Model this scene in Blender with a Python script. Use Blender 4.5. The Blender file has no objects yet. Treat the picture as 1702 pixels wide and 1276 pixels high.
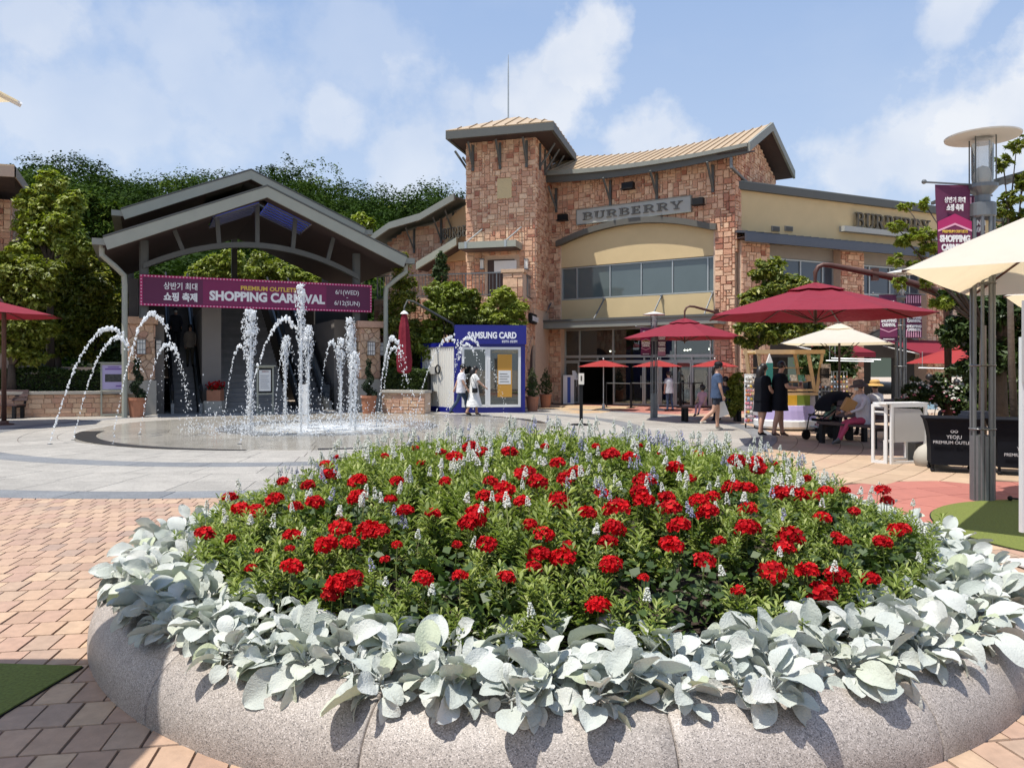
import bpy, bmesh, math, random
import numpy as np
from mathutils import Vector, Matrix, Euler

R = random.Random(7)
NR = np.random.default_rng(11)
SC = bpy.context.scene
COL = SC.collection

# ------------------------------------------------------------------ camera, sky, sun, exposure
cam_d = bpy.data.cameras.new("camera")
cam = bpy.data.objects.new("camera", cam_d)
COL.objects.link(cam)
cam.location = (0, 0, 1.6)
cam.rotation_euler = (math.radians(90), 0, 0)
cam_d.sensor_width = 36
cam_d.lens = 36 * 1278 / 1702
cam_d.shift_y = -28 / 1702
cam_d.clip_start = 0.05
cam_d.clip_end = 2000
SC.camera = cam
SUN_EL = 71.0
SH = Vector((0.86, 0.51))                      # way the shadows fall on the ground
sun_d = bpy.data.lights.new("sun", "SUN")
sun_d.energy = 5.0
sun_d.angle = math.radians(0.6)
sun_d.color = (1.0, 0.955, 0.88)
sun = bpy.data.objects.new("sun", sun_d)
COL.objects.link(sun)
_v = Vector((SH.x * math.cos(math.radians(SUN_EL)), SH.y * math.cos(math.radians(SUN_EL)), -math.sin(math.radians(SUN_EL))))
sun.rotation_euler = _v.to_track_quat('-Z', 'Y').to_euler()
SC.view_settings.view_transform = 'Standard'
SC.view_settings.look = 'None'
SC.view_settings.exposure = 0.25
SC.view_settings.gamma = 1.0
SC.view_settings.use_curve_mapping = False
SC.cycles.max_bounces = 6
SC.cycles.diffuse_bounces = 3
SC.cycles.glossy_bounces = 3
SC.cycles.transmission_bounces = 4
SC.cycles.transparent_max_bounces = 12
SC.cycles.caustics_reflective = False
SC.cycles.caustics_refractive = False
try:
    SC.cycles.use_denoising = True
    SC.cycles.denoiser = 'OPENIMAGEDENOISE'
except Exception:
    pass


class NT:
    """tiny node tree writer"""
    def __init__(s, tree):
        s.t = tree
        s.n = tree.nodes
        s.l = tree.links

    def new(s, typ, ins=None, **props):
        n = s.n.new(typ)
        for k, v in props.items():
            setattr(n, k, v)
        for k, v in (ins or {}).items():
            sock = n.inputs[k]
            if isinstance(v, bpy.types.NodeSocket):
                s.l.new(v, sock)
            else:
                sock.default_value = v
        return n

    def math(s, op, a, b=0.0, c=None, clamp=False):
        n = s.n.new("ShaderNodeMath")
        n.operation = op
        n.use_clamp = clamp
        for i, v in enumerate((a, b, c)):
            if v is None:
                continue
            if isinstance(v, bpy.types.NodeSocket):
                s.l.new(v, n.inputs[i])
            else:
                n.inputs[i].default_value = v
        return n.outputs[0]

    def ramp(s, fac, stops, interp='LINEAR'):
        n = s.n.new("ShaderNodeValToRGB")
        e = n.color_ramp.elements
        n.color_ramp.interpolation = interp
        while len(e) < len(stops):
            e.new(0.5)
        for el, (p, c) in zip(e, stops):
            el.position = p
            el.color = c if len(c) == 4 else (*c, 1)
        if isinstance(fac, bpy.types.NodeSocket):
            s.l.new(fac, n.inputs[0])
        else:
            n.inputs[0].default_value = fac
        return n.outputs[0]

    def mix(s, fac, a, b, mode='MIX'):
        n = s.n.new("ShaderNodeMix")
        n.data_type = 'RGBA'
        n.blend_type = mode
        for k, v in ((0, fac), (6, a), (7, b)):
            if isinstance(v, bpy.types.NodeSocket):
                s.l.new(v, n.inputs[k])
            elif k == 0:
                n.inputs[k].default_value = v
            else:
                n.inputs[k].default_value = v if len(v) == 4 else (*v, 1)
        return n.outputs[2]


world = bpy.data.worlds.new("World")
SC.world = world
world.use_nodes = True
wt = NT(world.node_tree)
wt.n.clear()
sky = wt.new("ShaderNodeTexSky", sky_type='NISHITA', sun_disc=False, sun_elevation=math.radians(SUN_EL),
             sun_rotation=math.atan2(-SH.x, -SH.y) % (2 * math.pi), air_density=1.0, dust_density=1.6, ozone_density=1.4)
tc = wt.new("ShaderNodeTexCoord")
D = tc.outputs['Generated']
sep = wt.new("ShaderNodeSeparateXYZ", {0: D})
dz = wt.math('MAXIMUM', sep.outputs[2], 0.0)
den = wt.math('ADD', dz, 0.30)
comb = wt.new("ShaderNodeCombineXYZ", {0: wt.math('DIVIDE', sep.outputs[0], den), 1: wt.math('DIVIDE', sep.outputs[1], den), 2: 0.0})
n1 = wt.new("ShaderNodeTexNoise", {'Vector': comb.outputs[0], 'Scale': 1.6, 'Detail': 9.0, 'Roughness': 0.55})
n2 = wt.new("ShaderNodeTexNoise", {'Vector': D, 'Scale': 8.5, 'Detail': 12.0, 'Roughness': 0.6})
thin = wt.math('MULTIPLY', wt.math('SUBTRACT', n1.outputs[0], 0.47), 2.0, clamp=True)


def blob(px, py, rad, k=1.0):
    """a cumulus heap round one bearing, ragged by noise"""
    v = Vector(((px - 851) / 1278, 1, (610 - py) / 1278)).normalized()
    dot = wt.new("ShaderNodeVectorMath", {0: D, 1: v}, operation='DISTANCE')
    a = wt.math('SUBTRACT', 1.0, wt.math('DIVIDE', dot.outputs['Value'], rad))
    b = wt.math('ADD', a, wt.math('MULTIPLY', wt.math('SUBTRACT', n2.outputs[0], 0.54), 3.2))
    return wt.math('MULTIPLY', wt.math('MULTIPLY', b, 2.0, clamp=True), k)


cl = None
for (px, py, r, k) in ((965, 85, .075, .8), (900, 150, .085, .7), (1010, 50, .04, .75), (830, 190, .055, .5), (1600, 215, .08, .7), (1500, 250, .085, .7),
                       (1420, 290, .09, .7), (1690, 170, .10, .85), (400, 190, .13, .34), (60, 40, .07, .6), (300, 60, .10, .36), (720, 230, .10, .5),
                       (1590, 20, .045, .6), (600, 60, .10, .25), (1090, 250, .07, .6), (150, 190, .13, .4),
                       (540, 210, .06, .55)):
    b = blob(px, py, r, k)
    cl = b if cl is None else wt.math('MAXIMUM', cl, b)
cl = wt.math('MAXIMUM', cl, wt.math('MULTIPLY', thin, 0.32))
n3 = wt.new("ShaderNodeTexNoise", {'Vector': D, 'Scale': 9.0, 'Detail': 6.0})
ccol = wt.ramp(n3.outputs[0], [(0.36, (0.64, 0.69, 0.78)), (0.62, (0.80, 0.815, 0.84))])
veil = wt.ramp(dz, [(0.0, (0.65, 0.72, 0.81)), (0.22, (0.52, 0.65, 0.87)), (0.6, (0.25, 0.41, 0.74))])
bg_sky = wt.new("ShaderNodeBackground", {'Color': sky.outputs[0], 'Strength': 0.10})
bg_veil = wt.new("ShaderNodeBackground", {'Color': veil, 'Strength': 0.98})
m0 = wt.new("ShaderNodeMixShader", {0: 0.72, 1: bg_sky.outputs[0], 2: bg_veil.outputs[0]})
bg_cl = wt.new("ShaderNodeBackground", {'Color': ccol, 'Strength': 0.98})
m1 = wt.new("ShaderNodeMixShader", {0: cl, 1: m0.outputs[0], 2: bg_cl.outputs[0]})
wo = wt.new("ShaderNodeOutputWorld", {0: m1.outputs[0]})

# ------------------------------------------------------------------ materials
MATS = {}


def M(name, color=(0.5, 0.5, 0.5), rough=0.6, metal=0.0, vary=0.0, noise=0.0, nscale=8.0, bump=0.0, bscale=40.0, spec=0.5, ramp=None, ndetail=5.0,
      transl=0.0, tint=None, coat=0.0, stain=0.0, stain_col=None, alpha=1.0, sheen=0.0, trans=0.0, aniso=(1, 1, 1)):
    """principled material: vary = brightness spread between pieces (attribute rnd + object random), ramp = palette picked per piece,
    noise = blotches in the surface, bump = fine relief, stain = larger worn patches"""
    if name in MATS:
        return MATS[name]
    m = bpy.data.materials.new(name)
    m.use_nodes = True
    t = NT(m.node_tree)
    t.n.clear()
    tcn = t.new("ShaderNodeTexCoord")
    geo = t.new("ShaderNodeNewGeometry")
    pos = geo.outputs['Position']
    if aniso != (1, 1, 1):
        mp = t.new("ShaderNodeMapping", {0: pos, 3: aniso})
        pos = mp.outputs[0]
    oi = t.new("ShaderNodeObjectInfo")
    at = t.new("ShaderNodeAttribute", attribute_name="rnd")
    rnd = t.math('FRACT', t.math('ADD', at.outputs['Fac'], oi.outputs['Random']))
    if ramp:
        col = t.ramp(rnd, ramp)
    else:
        col = t.new("ShaderNodeRGB").outputs[0]
        col.default_value = (*color, 1)
    if vary:
        k = t.math('MULTIPLY_ADD', rnd, 2 * vary, 1 - vary)
        col = t.mix(1.0, col, t.new("ShaderNodeCombineColor", {0: k, 1: k, 2: k}).outputs[0], 'MULTIPLY')
    if noise:
        nz = t.new("ShaderNodeTexNoise", {'Vector': pos, 'Scale': nscale, 'Detail': ndetail, 'Roughness': 0.6})
        k = t.math('MULTIPLY_ADD', t.math('SUBTRACT', nz.outputs[0], 0.5), 4 * noise, 1.0)
        col = t.mix(1.0, col, t.new("ShaderNodeCombineColor", {0: k, 1: k, 2: k}).outputs[0], 'MULTIPLY')
    if stain:
        nz = t.new("ShaderNodeTexNoise", {'Vector': pos, 'Scale': 0.9, 'Detail': 6.0, 'Roughness': 0.65})
        f = t.math('MULTIPLY', t.math('SUBTRACT', nz.outputs[0], 0.5), 4.0 * stain, clamp=True)
        col = t.mix(f, col, stain_col or (0.08, 0.07, 0.06))
    bs = t.new("ShaderNodeBsdfPrincipled", {'Base Color': col, 'Roughness': rough, 'Metallic': metal, 'Specular IOR Level': spec, 'Coat Weight': coat,
                                            'Alpha': alpha, 'Sheen Weight': sheen, 'Transmission Weight': trans})
    if bump:
        bn = t.new("ShaderNodeTexNoise", {'Vector': pos, 'Scale': bscale, 'Detail': 4.0, 'Roughness': 0.6})
        bp = t.new("ShaderNodeBump", {'Height': bn.outputs[0], 'Strength': 1.0, 'Distance': bump})
        t.l.new(bp.outputs[0], bs.inputs['Normal'])
    out = bs.outputs[0]
    if transl:
        tr = t.new("ShaderNodeBsdfTranslucent", {'Color': t.mix(1.0, col, tint or (1.1, 1.25, 0.6), 'MULTIPLY')})
        out = t.new("ShaderNodeMixShader", {0: transl, 1: out, 2: tr.outputs[0]}).outputs[0]
    t.new("ShaderNodeOutputMaterial", {0: out})
    MATS[name] = m
    return m


def glass_mat(name, tint=(0.5, 0.55, 0.55), refl=0.12, see=0.5, body=(0.03, 0.04, 0.04)):
    """window glass: a clear part, a reflecting part and a little body colour"""
    m = bpy.data.materials.new(name)
    m.use_nodes = True
    t = NT(m.node_tree)
    t.n.clear()
    tr = t.new("ShaderNodeBsdfTransparent", {0: (*tint, 1)})
    df = t.new("ShaderNodeBsdfDiffuse", {0: (*body, 1)})
    gl = t.new("ShaderNodeBsdfGlossy", {0: (0.95, 1, 1, 1), 1: 0.02})
    a = t.new("ShaderNodeMixShader", {0: see, 1: df.outputs[0], 2: tr.outputs[0]})
    lw = t.new("ShaderNodeFresnel", {0: 1.5})
    f = t.math('ADD', lw.outputs[0], refl, clamp=True)
    b = t.new("ShaderNodeMixShader", {0: f, 1: a.outputs[0], 2: gl.outputs[0]})
    t.new("ShaderNodeOutputMaterial", {0: b.outputs[0]})
    MATS[name] = m
    return m


def granite_mat(name, c0, c1, c2, scale=240.0, rough=0.45, wet=False):
    m = bpy.data.materials.new(name)
    m.use_nodes = True
    t = NT(m.node_tree)
    t.n.clear()
    geo = t.new("ShaderNodeNewGeometry")
    pos = geo.outputs['Position']
    v1 = t.new("ShaderNodeTexVoronoi", {'Vector': pos, 'Scale': scale}, feature='F1')
    h = t.new("ShaderNodeSeparateColor", {0: v1.outputs['Color']})
    col = t.ramp(h.outputs[0], [(0.0, c0), (0.35, c1), (0.75, c1), (1.0, c2)])
    n = t.new("ShaderNodeTexNoise", {'Vector': pos, 'Scale': 2.3, 'Detail': 7.0, 'Roughness': 0.65})
    k = t.math('MULTIPLY_ADD', t.math('SUBTRACT', n.outputs[0], 0.5), 0.75, 1.0)
    col = t.mix(1.0, col, t.new("ShaderNodeCombineColor", {0: k, 1: k, 2: k}).outputs[0], 'MULTIPLY')
    n2_ = t.new("ShaderNodeTexNoise", {'Vector': pos, 'Scale': 9.0, 'Detail': 5.0, 'Roughness': 0.7})
    f = t.math('MULTIPLY', t.math('SUBTRACT', n2_.outputs[0], 0.56), 2.6, clamp=True)
    col = t.mix(f, col, tuple(x * 0.52 for x in c1))
    at = t.new("ShaderNodeAttribute", attribute_name="rnd")
    oi = t.new("ShaderNodeObjectInfo")
    r = t.math('FRACT', t.math('ADD', at.outputs['Fac'], oi.outputs['Random']))
    k = t.math('MULTIPLY_ADD', r, 0.2, 0.9)
    col = t.mix(1.0, col, t.new("ShaderNodeCombineColor", {0: k, 1: k, 2: k}).outputs[0], 'MULTIPLY')
    bs = t.new("ShaderNodeBsdfPrincipled", {'Base Color': col, 'Roughness': rough})
    bp = t.new("ShaderNodeBump", {'Height': v1.outputs['Distance'], 'Strength': 0.5, 'Distance': 0.0015})
    t.l.new(bp.outputs[0], bs.inputs['Normal'])
    t.new("ShaderNodeOutputMaterial", {0: bs.outputs[0]})
    MATS[name] = m
    return m


paver = M('paver', ramp=[(0, (0.33, 0.21, 0.15)), (0.25, (0.43, 0.29, 0.195)), (0.5, (0.37, 0.235, 0.175)), (0.8, (0.48, 0.335, 0.22)), (1, (0.30, 0.21, 0.165))],
          noise=0.16, nscale=13, bump=0.002, bscale=60, rough=0.75, stain=0.3, stain_col=(0.22, 0.17, 0.13))
tan_slab = M('tan_slab', ramp=[(0, (0.38, 0.27, 0.18)), (0.5, (0.46, 0.335, 0.225)), (1, (0.42, 0.285, 0.20))], noise=0.11, nscale=7, bump=0.002, rough=0.75, stain=0.25, stain_col=(0.27, 0.20, 0.15))
red_slab = M('red_slab', ramp=[(0, (0.33, 0.115, 0.09)), (0.5, (0.40, 0.15, 0.115)), (1, (0.36, 0.13, 0.10))], noise=0.09, nscale=7, bump=0.002, rough=0.75, stain=0.2, stain_col=(0.22, 0.1, 0.08))
joint = M('joint', (0.13, 0.085, 0.06), 0.95, noise=0.2, nscale=30)
lt_granite = granite_mat('light_granite', (0.23, 0.21, 0.185), (0.35, 0.325, 0.285), (0.45, 0.42, 0.37), 110, 0.6)
dk_granite = granite_mat('dark_granite', (0.12, 0.125, 0.13), (0.19, 0.195, 0.20), (0.27, 0.27, 0.275), 110, 0.55)
rim_granite = granite_mat('rim_granite', (0.12, 0.105, 0.095), (0.325, 0.285, 0.252), (0.52, 0.465, 0.425), 240, 0.5)
STONE_RAMP = [(0, (0.46, 0.19, 0.115)), (0.12, (0.70, 0.44, 0.28)), (0.30, (0.75, 0.52, 0.345)), (0.45, (0.57, 0.29, 0.18)), (0.58, (0.68, 0.42, 0.27)),
              (0.72, (0.37, 0.145, 0.09)), (0.82, (0.72, 0.48, 0.32)), (1, (0.53, 0.27, 0.165))]
stone = M('sandstone', ramp=STONE_RAMP, noise=0.2, nscale=9, bump=0.012, bscale=14, rough=0.85)
mortar = M('mortar', (0.60, 0.45, 0.33), 0.9, noise=0.1)
stone_wall2 = M('flat_sandstone', ramp=[(0, (0.44, 0.25, 0.165)), (0.3, (0.60, 0.41, 0.265)), (0.6, (0.50, 0.29, 0.20)), (1, (0.66, 0.48, 0.32))], noise=0.15, nscale=12, bump=0.008, bscale=25, rough=0.85)
stucco = M('stucco', (0.60, 0.465, 0.255), 0.9, noise=0.05, nscale=1.3, stain=0.10, stain_col=(0.40, 0.30, 0.17), bump=0.002, bscale=120)
stucco_gray = M('grey_stucco', (0.30, 0.285, 0.25), 0.9, noise=0.05, nscale=3)
dk_metal = M('dark_green_grey_metal', (0.088, 0.092, 0.084), 0.6, 0.0, noise=0.05, nscale=2)
md_metal = M('mid_grey_metal', (0.22, 0.23, 0.20), 0.6, 0.0, noise=0.06, nscale=2, stain=0.15, stain_col=(0.14, 0.15, 0.14))
lt_metal = M('pale_green_grey_metal', (0.325, 0.335, 0.275), 0.6, 0.0, noise=0.06, nscale=2, stain=0.12, stain_col=(0.2, 0.2, 0.18))
tan_roof = M('tan_metal_roof', (0.47, 0.345, 0.21), 0.45, 0.1, noise=0.05, nscale=2)
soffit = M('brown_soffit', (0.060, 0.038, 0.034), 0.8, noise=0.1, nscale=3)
black = M('black', (0.009, 0.009, 0.010), 0.6, spec=0.25)
black_cloth = M('black_cloth', (0.007, 0.008, 0.012), 0.85, spec=0.15, noise=0.2, nscale=6)
alu = M('aluminium', (0.42, 0.45, 0.44), 0.4, 0.5)
white = M('white_paint', (0.74, 0.74, 0.72), 0.45, noise=0.02)
grey_panel = M('grey_panel', (0.50, 0.49, 0.47), 0.6, noise=0.03)
steel = M('grey_steel', (0.17, 0.18, 0.185), 0.42, 0.5, noise=0.1, nscale=12)
rust = M('rust_brown_metal', (0.10, 0.045, 0.032), 0.5, 0.2, noise=0.2, nscale=10)
red_fab = M('red_canvas', (0.215, 0.008, 0.024), 0.8, noise=0.08, nscale=3, bump=0.03, bscale=3.5, transl=0.12, tint=(1.3, 0.6, 0.6))
red_fab2 = M('bright_red_canvas', (0.33, 0.028, 0.026), 0.8, noise=0.05, transl=0.2, tint=(1.3, 0.7, 0.6))
cream_fab = M('cream_canvas', (0.80, 0.77, 0.68), 0.85, noise=0.04, nscale=3, bump=0.025, bscale=3.2, transl=0.5, tint=(1.05, 0.90, 0.66))
blue = M('signal_blue', (0.008, 0.012, 0.20), 0.4, noise=0.03)
white_wall = M('corrugated_white', (0.72, 0.70, 0.64), 0.5, noise=0.04, nscale=4)
water_white = M('water_spray', (0.92, 0.94, 0.95), 0.12, spec=0.8, transl=0.35, tint=(1, 1, 1), alpha=0.58)
wood_lt = M('pale_wood', (0.56, 0.38, 0.20), 0.6, noise=0.15, nscale=12, aniso=(1, 1, 8))
wood_dk = M('dark_wood', (0.060, 0.030, 0.026), 0.55, noise=0.2, nscale=14, vary=0.2)
terra = M('terracotta', (0.40, 0.17, 0.095), 0.8, noise=0.1, nscale=9, vary=0.1)
soil = M('soil', (0.045, 0.03, 0.022), 0.95, noise=0.3, nscale=20, bump=0.02, bscale=30)
turf = M('artificial_turf', (0.145, 0.175, 0.032), 0.95, noise=0.35, nscale=60, bump=0.006, bscale=350, stain=0.3, stain_col=(0.13, 0.13, 0.03))
bark = M('bark', (0.075, 0.055, 0.042), 0.9, noise=0.25, nscale=12, bump=0.01, bscale=20)
leaf_a = M('leaf_olive', ramp=[(0, (0.07, 0.10, 0.012)), (0.35, (0.15, 0.18, 0.02)), (0.7, (0.23, 0.25, 0.03)), (1, (0.34, 0.33, 0.06))], rough=0.5, transl=0.3)
leaf_b = M('leaf_bright', ramp=[(0, (0.14, 0.18, 0.022)), (0.5, (0.23, 0.28, 0.03)), (1, (0.34, 0.36, 0.06))], rough=0.5, transl=0.35)
leaf_c = M('leaf_deep', ramp=[(0, (0.025, 0.05, 0.011)), (0.5, (0.05, 0.085, 0.017)), (1, (0.10, 0.14, 0.03))], rough=0.5, transl=0.22)
leaf_f = M('leaf_forest', ramp=[(0, (0.014, 0.030, 0.006)), (0.4, (0.030, 0.058, 0.009)), (0.75, (0.056, 0.092, 0.013)), (1, (0.115, 0.145, 0.02))], rough=0.9, spec=0.1, transl=0.2, noise=0.3, nscale=0.12)
leaf_y = M('leaf_conifer', ramp=[(0, (0.012, 0.030, 0.008)), (1, (0.035, 0.062, 0.016))], rough=0.7, transl=0.1)
leaf_s = M('salvia_leaf', ramp=[(0, (0.12, 0.165, 0.035)), (0.4, (0.19, 0.245, 0.055)), (0.75, (0.28, 0.335, 0.09)), (1, (0.42, 0.45, 0.18))], rough=0.6, spec=0.3, transl=0.3)
leaf_g = M('geranium_leaf', ramp=[(0, (0.03, 0.055, 0.012)), (0.6, (0.05, 0.09, 0.018)), (1, (0.085, 0.125, 0.03))], rough=0.5, transl=0.2)
silver = M('silver_leaf', ramp=[(0, (0.44, 0.475, 0.43)), (0.5, (0.56, 0.58, 0.54)), (0.85, (0.62, 0.625, 0.59)), (0.93, (0.46, 0.50, 0.33)), (1, (0.54, 0.565, 0.48))], rough=0.9, noise=0.07, nscale=28, bump=0.006, bscale=110, stain=.12, stain_col=(.36, .36, .22), sheen=0.1,
           transl=0.14, tint=(0.9, 1.0, 0.8))
petal_r = M('red_petal', ramp=[(0, (0.26, 0.0, 0.004)), (0.4, (0.46, 0.001, 0.006)), (0.8, (0.60, 0.004, 0.009)), (1, (0.66, 0.03, 0.03))], rough=0.7, spec=0.2, transl=0.25, tint=(1.2, 0.4, 0.4))
petal_w = M('white_floret', ramp=[(0, (0.62, 0.64, 0.54)), (0.5, (0.78, 0.78, 0.72)), (1, (0.85, 0.85, 0.82))], rough=0.8, transl=0.25, tint=(1, 1, 0.95))
petal_l = M('lavender_floret', ramp=[(0, (0.30, 0.30, 0.42)), (0.6, (0.52, 0.53, 0.62)), (1, (0.26, 0.24, 0.50))], rough=0.8, transl=0.2, tint=(1, 1, 1))
petal_p = M('pink_petal', (0.75, 0.22, 0.28), 0.7, vary=0.3, transl=0.2, tint=(1, 1, 1))
skin = M('skin', (0.50, 0.29, 0.20), 0.55, noise=0.03)
hair = M('black_hair', (0.012, 0.010, 0.010), 0.45)
purple = M('plum_banner', (0.115, 0.020, 0.065), 0.75, noise=0.03)
magenta = M('magenta_banner', (0.42, 0.018, 0.12), 0.75)
pink_p = M('pink_print', (0.75, 0.38, 0.50), 0.7)
letter_w = M('white_print', (0.78, 0.77, 0.76), 0.7)
letter_y = M('yellow_print', (0.70, 0.48, 0.08), 0.7)
letter_d = M('dark_lettering', (0.10, 0.085, 0.06), 0.5, 0.3)
sign_face = M('grey_sign_face', (0.40, 0.40, 0.36), 0.6, noise=0.05)
win_glass = M('window_glass', (0.095, 0.125, 0.125), 0.06, noise=0.12, nscale=0.5, spec=0.9)  # grey-teal base colour stands in for the sky mirrored in the panes
win_blue = M('blue_window_glass', (0.045, 0.062, 0.085), 0.06, noise=0.12, nscale=0.5, spec=0.9)
shop_glass = glass_mat('shop_glass', (0.62, 0.66, 0.64), 0.07, 0.85, (0.03, 0.04, 0.04))
clear_glass = glass_mat('clear_glass', (0.92, 0.94, 0.94), 0.05, 0.95, (0.3, 0.3, 0.3))
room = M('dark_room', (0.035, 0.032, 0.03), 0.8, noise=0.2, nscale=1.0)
lampglow = M('lamp_glass', (0.72, 0.70, 0.64), 0.3)


# ------------------------------------------------------------------ mesh helpers
def wloc(o):
    v = Vector((0, 0, 0))
    while o is not None:
        v += Vector(o.location)
        o = o.parent
    return v


class MB:
    def __init__(s, xf=None):
        s.v, s.f, s.m, s.r = [], [], [], []
        s.xf = xf
        s.mi, s.rv = 0, 0.0

    def pt(s, p):
        p = Vector(p)
        s.v.append(s.xf @ p if s.xf is not None else p)
        return len(s.v) - 1

    def face(s, idx):
        s.f.append(tuple(idx)); s.m.append(s.mi); s.r.append(s.rv)

    def quad(s, a, b, c, d):
        s.face([s.pt(a), s.pt(b), s.pt(c), s.pt(d)])

    def poly(s, pts):
        s.face([s.pt(p) for p in pts])

    def box(s, a, b):
        x0, y0, z0 = a; x1, y1, z1 = b
        i = [s.pt(p) for p in ((x0, y0, z0), (x1, y0, z0), (x1, y1, z0), (x0, y1, z0), (x0, y0, z1), (x1, y0, z1), (x1, y1, z1), (x0, y1, z1))]
        for q in ((0, 3, 2, 1), (4, 5, 6, 7), (0, 1, 5, 4), (1, 2, 6, 5), (2, 3, 7, 6), (3, 0, 4, 7)):
            s.face([i[k] for k in q])

    def prism(s, poly, z0, z1):
        """polygon in local xy drawn out from z0 to z1"""
        n = len(poly)
        a = [s.pt((p[0], p[1], z0)) for p in poly]
        b = [s.pt((p[0], p[1], z1)) for p in poly]
        s.face(list(reversed(a))); s.face(b)
        for i in range(n):
            j = (i + 1) % n
            s.face([a[i], a[j], b[j], b[i]])

    def slab3(s, pts, off):
        """polygon given in 3-D, thickened by the vector off"""
        n = len(pts); off = Vector(off)
        a = [s.pt(p) for p in pts]
        b = [s.pt(Vector(p) + off) for p in pts]
        s.face(list(reversed(a))); s.face(b)
        for i in range(n):
            j = (i + 1) % n
            s.face([a[i], a[j], b[j], b[i]])

    def tube(s, pts, rad, seg=8, cap=True, flat=1.0):
        pts = [Vector(p) for p in pts]
        rad = rad if isinstance(rad, (list, tuple)) else [rad] * len(pts)
        rings = []
        up = Vector((0, 0, 1))
        for i, p in enumerate(pts):
            d = (pts[min(i + 1, len(pts) - 1)] - pts[max(i - 1, 0)])
            d = d.normalized() if d.length > 1e-9 else Vector((0, 0, 1))
            a = d.cross(up)
            if a.length < 1e-3:
                a = d.cross(Vector((0, 1, 0)))
            a.normalize(); b = d.cross(a).normalized()
            rings.append([s.pt(p + (a * math.cos(2 * math.pi * k / seg) + b * math.sin(2 * math.pi * k / seg) * flat) * rad[i]) for k in range(seg)])
        for i in range(len(rings) - 1):
            for k in range(seg):
                l = (k + 1) % seg
                s.face([rings[i][k], rings[i][l], rings[i + 1][l], rings[i + 1][k]])
        if cap:
            s.face(list(reversed(rings[0]))); s.face(rings[-1])

    def lathe(s, prof, seg=16, c=(0, 0), cap=True):
        rings = [[s.pt((c[0] + r * math.cos(2 * math.pi * k / seg), c[1] + r * math.sin(2 * math.pi * k / seg), z)) for k in range(seg)] for r, z in prof]
        for i in range(len(rings) - 1):
            for k in range(seg):
                l = (k + 1) % seg
                s.face([rings[i][k], rings[i][l], rings[i + 1][l], rings[i + 1][k]])
        if cap:
            s.face(list(reversed(rings[0]))); s.face(rings[-1])

    def ball(s, c, r, seg=8, rings=5, sc=(1, 1, 1), jit=0.0):
        c = Vector(c)
        rr = []
        for i in range(1, rings):
            th = math.pi * i / rings
            rr.append([s.pt(c + Vector((math.sin(th) * math.cos(2 * math.pi * k / seg) * sc[0], math.sin(th) * math.sin(2 * math.pi * k / seg) * sc[1], math.cos(th) * sc[2])) * r * (1 + jit * (R.random() - .5))) for k in range(seg)])
        t, b = s.pt(c + Vector((0, 0, r * sc[2]))), s.pt(c - Vector((0, 0, r * sc[2])))
        for k in range(seg):
            l = (k + 1) % seg
            s.face([t, rr[0][k], rr[0][l]])
            for i in range(len(rr) - 1):
                s.face([rr[i][k], rr[i + 1][k], rr[i + 1][l], rr[i][l]])
            s.face([rr[-1][k], b, rr[-1][l]])

    def build(s, name, mats, parent=None, local=False, smooth=False, loc=(0, 0, 0)):
        mats = mats if isinstance(mats, (list, tuple)) else [mats]
        me = bpy.data.meshes.new(name)
        off = Vector((0, 0, 0))
        if not local:
            off = wloc(parent) if parent is not None else Vector(loc)
        me.from_pydata([v - off for v in s.v], [], s.f)
        for m in mats:
            me.materials.append(m)
        if any(s.m):
            me.polygons.foreach_set('material_index', s.m)
        if any(s.r):
            a = me.attributes.new('rnd', 'FLOAT', 'FACE')
            a.data.foreach_set('value', s.r)
        if smooth:
            me.polygons.foreach_set('use_smooth', [True] * len(me.polygons))
        o = bpy.data.objects.new(name, me)
        COL.objects.link(o)
        if parent is not None:
            o.parent = parent
        else:
            o.location = off
        return o


def thing(name, label, cat, loc=(0, 0, 0), group=None, rz=0.0, kind=None):
    o = bpy.data.objects.new(name, None)
    COL.objects.link(o)
    o.location = loc
    o.rotation_euler = (0, 0, rz)
    o.empty_display_size = 0.2
    tag(o, label, cat, group, kind)
    return o


def tag(o, label=None, cat=None, group=None, kind=None):
    if label: o['label'] = label
    if cat: o['category'] = cat
    if group: o['group'] = group
    if kind: o['kind'] = kind
    return o


def struct(o):
    o['kind'] = 'structure'
    return o


KIDS = {}


def copy_tree(o, parent=None, label=None, loc=None, rz=None, group=None):
    c = o.copy()
    COL.objects.link(c)
    if parent is not None:
        c.parent = parent
    if label: c['label'] = label
    if group: c['group'] = group
    if loc is not None: c.location = loc
    if rz is not None: c.rotation_euler = (0, 0, rz)
    if o.name not in KIDS or True:
        kids = KIDS.get(o.name)
        if kids is None:
            kids = KIDS[o.name] = [x for x in bpy.data.objects if x.parent == o]
    for ch in kids:
        copy_tree(ch, c)
    return c


# ------------------------------------------------------------------ where things stand
F_, CX, HY, CH = 1278.0, 851.0, 610.0, 1.6


def G(px, py):
    d = F_ * CH / (py - HY)
    return Vector((d * (px - CX) / F_, d, 0))


def P(px, py, d):
    return Vector((d * (px - CX) / F_, d, CH + (HY - py) / F_ * d))


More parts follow.
